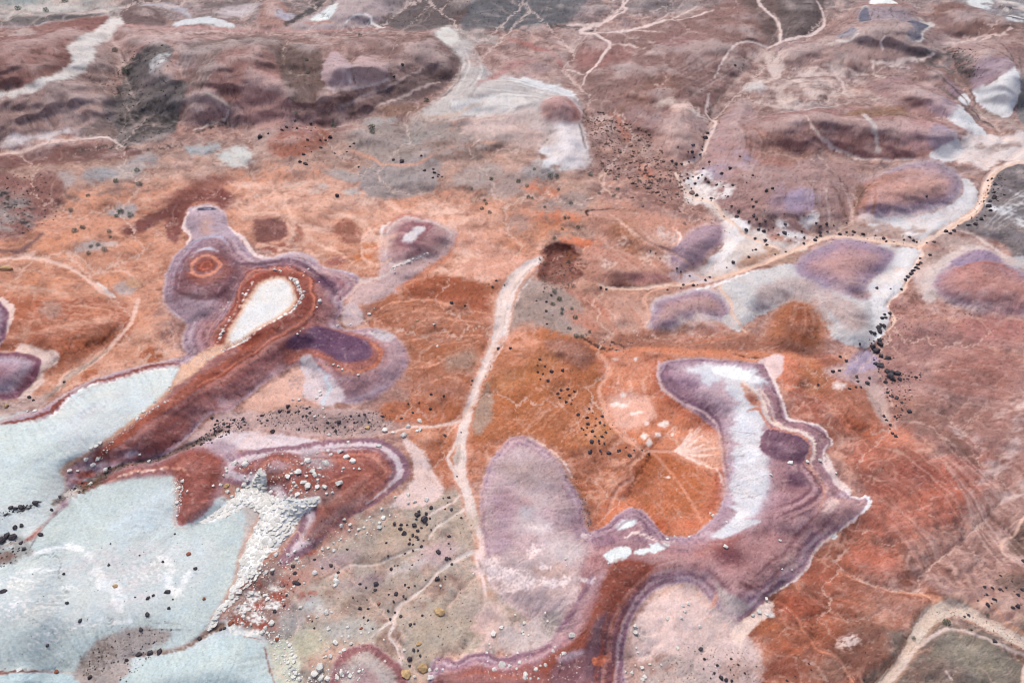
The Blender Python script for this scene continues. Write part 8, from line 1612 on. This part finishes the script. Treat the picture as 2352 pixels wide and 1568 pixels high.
# scatter of small stones
def in_poly(x, y, pts):
    c = False; n = len(pts)
    for i in range(n):
        x1, y1 = pts[i]; x2, y2 = pts[(i + 1) % n]
        if (y1 > y) != (y2 > y) and x < (x2 - x1) * (y - y1) / (y2 - y1) + x1: c = not c
    return c
def sprinkle(pts, n, lo, hi, seed, mind=0.0):
    r = random.Random(seed); xs = [p[0] for p in pts]; ys = [p[1] for p in pts]; out = []; tries = 0
    while len(out) < n and tries < n * 60:
        tries += 1
        x = r.uniform(min(xs), max(xs)); y = r.uniform(min(ys), max(ys))
        if in_poly(x, y, pts) and (mind == 0 or all((x - a) ** 2 + ((y - b) * 1.3) ** 2 > mind * mind for a, b, _ in out)):
            out.append((x, y, lo + (hi - lo) * r.random() ** (3.2 if mind == 0 else 2.2)))
    return out
SAD = [(580,960),(620,935),(700,930),(740,950),(800,955),(880,945),(905,965),(880,990),(800,1005),(740,1000),(660,990),(600,975)]
GUL = [(440,1020),(500,970),(560,955),(575,980),(520,1000),(470,1025)]
GRV = [(it[0], it[1], it[2]) for it in rest_d]
GRV += sprinkle(SAD, 700,1.0,4.2,1) + sprinkle(GUL, 260,1.5,5,2)
GRV += sprinkle([(130,1150),(170,1115),(230,1085),(300,1063),(362,1052),(440,1018),(450,1026),(370,1062),(300,1075),(230,1105),(170,1140)],200,1.2,4.5,3)
GRV += sprinkle([(700,1180),(1080,1180),(1100,1400),(1050,1540),(720,1500),(690,1320)],420, .9,3.4,4)
GRV += sprinkle([(560,1300),(700,1250),(720,1330),(640,1420),(540,1450)],160,1.0,4,5)
GRV += sprinkle([(1240,820),(1300,830),(1400,950),(1500,1040),(1420,1080),(1340,1010)],120, .9,3.2,6)
GRV += sprinkle([(0,1230),(70,1240),(80,1270),(30,1300),(0,1310)],90,1.0,4.5,7) + sprinkle([(0,1180),(60,1160),(110,1150),(70,1175),(0,1200)],60,1.2,5,8)
GRV += sprinkle([(100,1260),(480,1240),(520,1350),(420,1480),(180,1540),(0,1540),(0,1330)],160, .8,2.6,9) + sprinkle([(190,1550),(220,1480),(300,1450),(420,1440),(360,1500),(290,1568)],260,1.0,4,10)
GRV += sprinkle([(260,140),(380,130),(420,160),(390,210),(430,230),(400,320),(280,340),(240,310)],420,1.4,4.4,11)
GRV += sprinkle([(1590,390),(1700,380),(1900,520),(1880,555),(1760,560),(1640,470)],160,1.0,3.2,12) + sprinkle([(1880,540),(2120,545),(2110,565),(1880,560)],60,1,3.4,13)
GRV += sprinkle([(2240,470),(2290,400),(2310,420),(2280,500),(2220,530)],130,1.2,4.4,14) + sprinkle([(1990,780),(2040,770),(2060,850),(2120,860),(2100,900),(2060,990),(2030,900)],300,1.2,5,15)
GRV += sprinkle([(2040,700),(2250,710),(2220,760),(2120,800),(2050,790)],260,1.0,3.0,16) + sprinkle([(1560,1480),(1720,1490),(1760,1568),(1500,1568)],240, .9,3,17) + sprinkle([(2120,1410),(2220,1395),(2352,1460),(2352,1500),(2220,1440)],130, .9,2.8,18) + sprinkle([(2240,1340),(2352,1330),(2352,1420),(2260,1400)],70,1,3,19)
GRV += sprinkle([(1500,200),(1640,160),(1650,220),(1600,270),(1500,240)],180,1.0,2.8,20) + sprinkle([(2160,110),(2230,130),(2250,200),(2200,190)],140,1.2,4,21) + sprinkle([(600,300),(760,300),(800,380),(640,390)],90,1,3.2,22) + sprinkle([(860,40),(1060,0),(1320,50),(1040,75),(900,70)],260, .9,2.6,23) + sprinkle([(0,400),(110,410),(140,500),(60,540),(0,540)],240,1.2,4,24) + sprinkle([(900,540),(1130,640),(1130,700),(1000,690)],60,1,2.6,25)
GRV += sprinkle([(1340,770),(1460,790),(1430,815),(1370,808)],70,1.4,4.5,26) + sprinkle([(1240,575),(1275,560),(1330,600),(1330,650),(1250,668),(1236,640)],150,1.4,4.6,27) + sprinkle([(1310,1090),(1330,1100),(1362,1200),(1350,1222),(1335,1170)],90,1.2,3.4,28)
rock_heap('dark_gravel', 'dark', GRV, 'fine dark gravel and small dark stones strewn over the flats and gullies', 'gravel', 3)
WGR = [(it[0], it[1], it[2]) for it in rest_w]
WGR += sprinkle([(540,1060),(640,1030),(760,1050),(780,1130),(700,1150),(620,1160),(560,1130)],420,1.2,4.6,31) + sprinkle([(560,1330),(640,1250),(700,1290),(660,1420),(560,1450),(510,1420)],420,1.2,5,32) + sprinkle([(680,1240),(860,1180),(900,1220),(780,1290),(690,1320)],130,1.2,4,33) + sprinkle([(1100,1520),(1320,1490),(1340,1568),(1100,1568)],120,1.2,3.4,34) + sprinkle([(640,1400),(880,1380),(860,1500),(660,1560)],150,1.0,3.6,35) + sprinkle([(1440,1440),(1640,1400),(1660,1560),(1460,1568)],110,1.0,3.4,36) + sprinkle([(610,1460),(650,1440),(700,1560),(660,1568)],160,2,6.5,37) + sprinkle([(720,1540),(830,1530),(850,1568),(700,1568)],90,2,7,38)
WGR += sprinkle([(480,815),(530,795),(600,750),(604,758),(540,806),(470,838),(440,850),(430,845)],120,1.4,4.4,39) + sprinkle([(660,640),(690,660),(702,690),(676,728),(672,722),(690,690),(680,664)],90,1.6,5,40) + sprinkle([(225,1060),(260,1010),(400,915),(404,920),(270,1015),(235,1062)],110,1.4,4,41) + sprinkle([(400,1100),(425,1110),(418,1160),(408,1200),(400,1170)],90,2,5.5,42) + sprinkle([(890,628),(940,603),(985,583),(987,590),(942,612),(895,632)],60,1.6,4,43)
rock_heap('white_rubble', 'white', WGR, 'small white rubble lying around the white ledge and blocks', 'gravel', 4)

# white caprock ledge, broken into blocks
cap = bpy.data.objects.new('caprock_ledge', None); cp0 = ground_at(600,1180)
col.objects.link(cap); cap['label'] = 'shattered white caprock ledge between the ash mesa and the ringed spur'; cap['category'] = 'rock ledge'
blk = sprinkle(CAP, 300,9,20,51,7.5)
blk.sort(key=lambda q: -q[2])
for u, v, s in blk[:290]: put_rock('white', u, v, s, 1.0, 'block', cap, .24)
hp = rock_heap('small_blocks', 'white', blk[290:] + sprinkle(CAP, 60,2,5,52), '', '', 5)
del hp['label']; del hp['category']; hp.parent = cap

# brown rubble fall
RUB = [(1345,270),(1375,262),(1420,285),(1470,300),(1500,330),(1530,370),(1560,400),(1580,440),(1570,470),(1520,470),(1480,450),(1440,420),(1400,405),(1370,370),(1350,320)]
rub = sprinkle(RUB, 330,3.5,12,61,4.2); rub.sort(key=lambda q: -q[2])
RP = [(x, y, p + ' the brown rubble fall') for x, y, p in [(1365,275, 'at the very top of'),(1405,290, 'near the top of'),(1450,300, 'on the upper right of'),(1360,320, 'on the upper left of'),(1400,335, 'just above the middle of'),(1450,345, 'right of the middle of'),(1385,375, 'on the left edge of'),(1425,385, 'in the middle of'),(1475,375, 'in the right middle of'),(1515,375, 'on the right edge of'),(1450,420, 'low on the left of'),(1495,415, 'low in the middle of'),(1540,410, 'low on the right of'),(1490,450, 'at the bottom left of'),(1530,455, 'at the bottom of'),(1565,440, 'at the bottom right of'),(1600,480, 'just below')]]
rest_b = cluster('brown', 'brown', 'rock', [(a, b, c, 1.0) for a, b, c in rub[:210]] + tl(2,1,[(1245,185,75),(1330,225,55),(1650,215,60),(1390,315,50),(1195,345,40),(1660,370,32),(1580,510,50),(1540,385,38),(1100,275,45),(945,85,50)]), RP, 230, '')
BGR = [(a, b, c) for a, b, c in rub[210:]] + [(q[0], q[1], q[2]) for q in rest_b] + sprinkle([(x + (8 if x > 1450 else -4), y + 4) for x, y in RUB],900,1.2,4.2,62) + sprinkle([(1240,575),(1262,560),(1250,610),(1262,640),(1330,645),(1320,668),(1250,668),(1234,640)],220,2,6,63) + sprinkle([(1560,440),(1700,470),(1680,540),(1600,520)],90,1.5,5,64) + sprinkle([(1640,250),(1700,190),(1760,140),(1770,150),(1700,230),(1650,300)],160,1.2,3.6,65)
rock_heap('brown_rubble', 'brown', BGR, 'small brown rubble around the rock fall and the crater rim', 'gravel', 6)

# ------------------------------------------------------------------ sagebrush
def leaf_mat():
    m = bpy.data.materials.new('sage_leaf'); m.use_nodes = True
    n = m.node_tree; b = n.nodes['Principled BSDF']; b.inputs['Roughness'].default_value = .8
    oi = n.nodes.new('ShaderNodeObjectInfo'); cr = n.nodes.new('ShaderNodeValToRGB')
    cr.color_ramp.elements[0].color = (.10, .125, .085,1); cr.color_ramp.elements[1].color = (.22, .26, .22,1)
    n.links.new(oi.outputs['Random'], cr.inputs[0]); n.links.new(cr.outputs[0], b.inputs['Base Color'])
    return m
M_LEAF = leaf_mat()
def shrub_mesh(seed):
    r = random.Random(seed); V = []; Fc = []
    for k in range(150):
        t = r.uniform(0,6.28); z = r.random(); q = math.sqrt(r.random()) * math.sqrt(max(.05,1 - (z - .35) ** 2 * 1.7)) * .55
        c = np.array([q * math.cos(t), q * math.sin(t), z * .7])
        a = np.array([r.gauss(0,1), r.gauss(0,1), r.gauss(0,1) + .4]); a /= np.linalg.norm(a)
        b = np.cross(a, [r.gauss(0,1), r.gauss(0,1), r.gauss(0,1)]); b /= np.linalg.norm(b)
        n0 = len(V); V += [c - a * .09, c + b * .05, c + a * .11, c - b * .05]; Fc.append((n0, n0 + 1, n0 + 2, n0 + 3))
    me = bpy.data.meshes.new('shrub'); me.from_pydata([tuple(v) for v in V],[], Fc); me.materials.append(M_LEAF)
    return me
SH = [shrub_mesh(700 + k) for k in range(5)]
SHRUBS = (tl(2,1,[(540,315,40),(140,165,32),(410,80,40),(150,245,38),(185,255,28),(300,350,30),(425,200,30),(485,455,35),(520,455,30),(605,532,32),(460,558,28),(390,640,35),(720,70,50),(800,220,28),(935,248,35),(970,185,35),(390,1130,45),(435,1200,50),(375,1245,45),(460,1290,40),(455,1325,35),(550,1278,32),(580,1365,50),(525,1465,40),(710,1497,30),(590,1540,50),(640,1540,40),(520,850,35),(350,80,50),(205,25,28),(60,130,40)])
 + tl(0,1,[(660,375,35),(820,255,30),(1285,145,45),(1080,135,40),(1075,430,40),(1110,382,50),(1205,422,45),(1015,580,35),(1020,625,25),(910,705,35),(970,745,40),(820,770,35),(845,715,30),(770,545,40),(700,580,45),(1270,25,40)]) + tl(3,3,[(1615,1045,55),(1340,1150,30),(2010,940,26)]) + tl(1,1,[(2100,280,28),(2115,320,32),(2075,370,36),(2145,410,36),(1980,190,28),(2160,95,38)]) + tl(1,0,[(500,800,34),(490,690,34),(1070,1230,60),(1075,1270,50),(970,435,34),(1570,970,50),(720,1170,50),(380,1120,34)])
 + tl(0,0,[(600,30,44),(425,108,36),(1170,700,60),(1080,530,44),(180,115,40)]))
SP = [(1190,440, 'on the left part of the grey-orange shelf'),(1330,420, 'by the white streak above the crater'),(1380,520, 'right of the orange rise'),(1270,440, 'on the grey-orange shelf above the crater'),(1350,540, 'on the orange rise above the crater'),(1280,700, 'on the grey slope below the crater'),(1310,770, 'at the foot of the grey slope below the crater'),(280,490, 'on the grey oval patch of the left shelf'),(230,570, 'on the pale patches of the left shelf'),(200,440, 'on the upper left shelf'),(2170,1430, 'in the lower right wash'),(1120,480, 'on the shelf left of the crater'),(850,310, 'on the grey shelf below the far brown ridge'),(720,190, 'on the far brown ridge'),(290,160, 'by the dark cobbled hollow'),(110,20, 'on the far grey slope')]
gr = {}
for q in SHRUBS: gr.setdefault(min(range(len(SP)), key=lambda k: (SP[k][0] - q[0]) ** 2 + (SP[k][1] - q[1]) ** 2),[]).append(q)
for k, its in gr.items():
    big = max(its, key=lambda q: q[2])
    lf = min([q for q in its if q is not big] or its, key=lambda q: q[0])
    for q in its:
        p = ground_at(q[0], q[1]); s = q[2] * scale_at(p)
        o = bpy.data.objects.new('sage_shrub', rnd.choice(SH)); o.location = [float(c) for c in p]; o.scale = (s, s, s * rnd.uniform(.8,1)); o.rotation_euler = (0,0, rnd.uniform(0,6.28)); col.objects.link(o)
        o['category'] = 'shrub'; o['group'] = 'grey-green shrubs ' + SP[k][2]
        o['label'] = ('largest ' if q is big else 'leftmost smaller ' if q is lf and len(its) > 1 else 'inner small ') + 'grey-green shrub ' + SP[k][2]
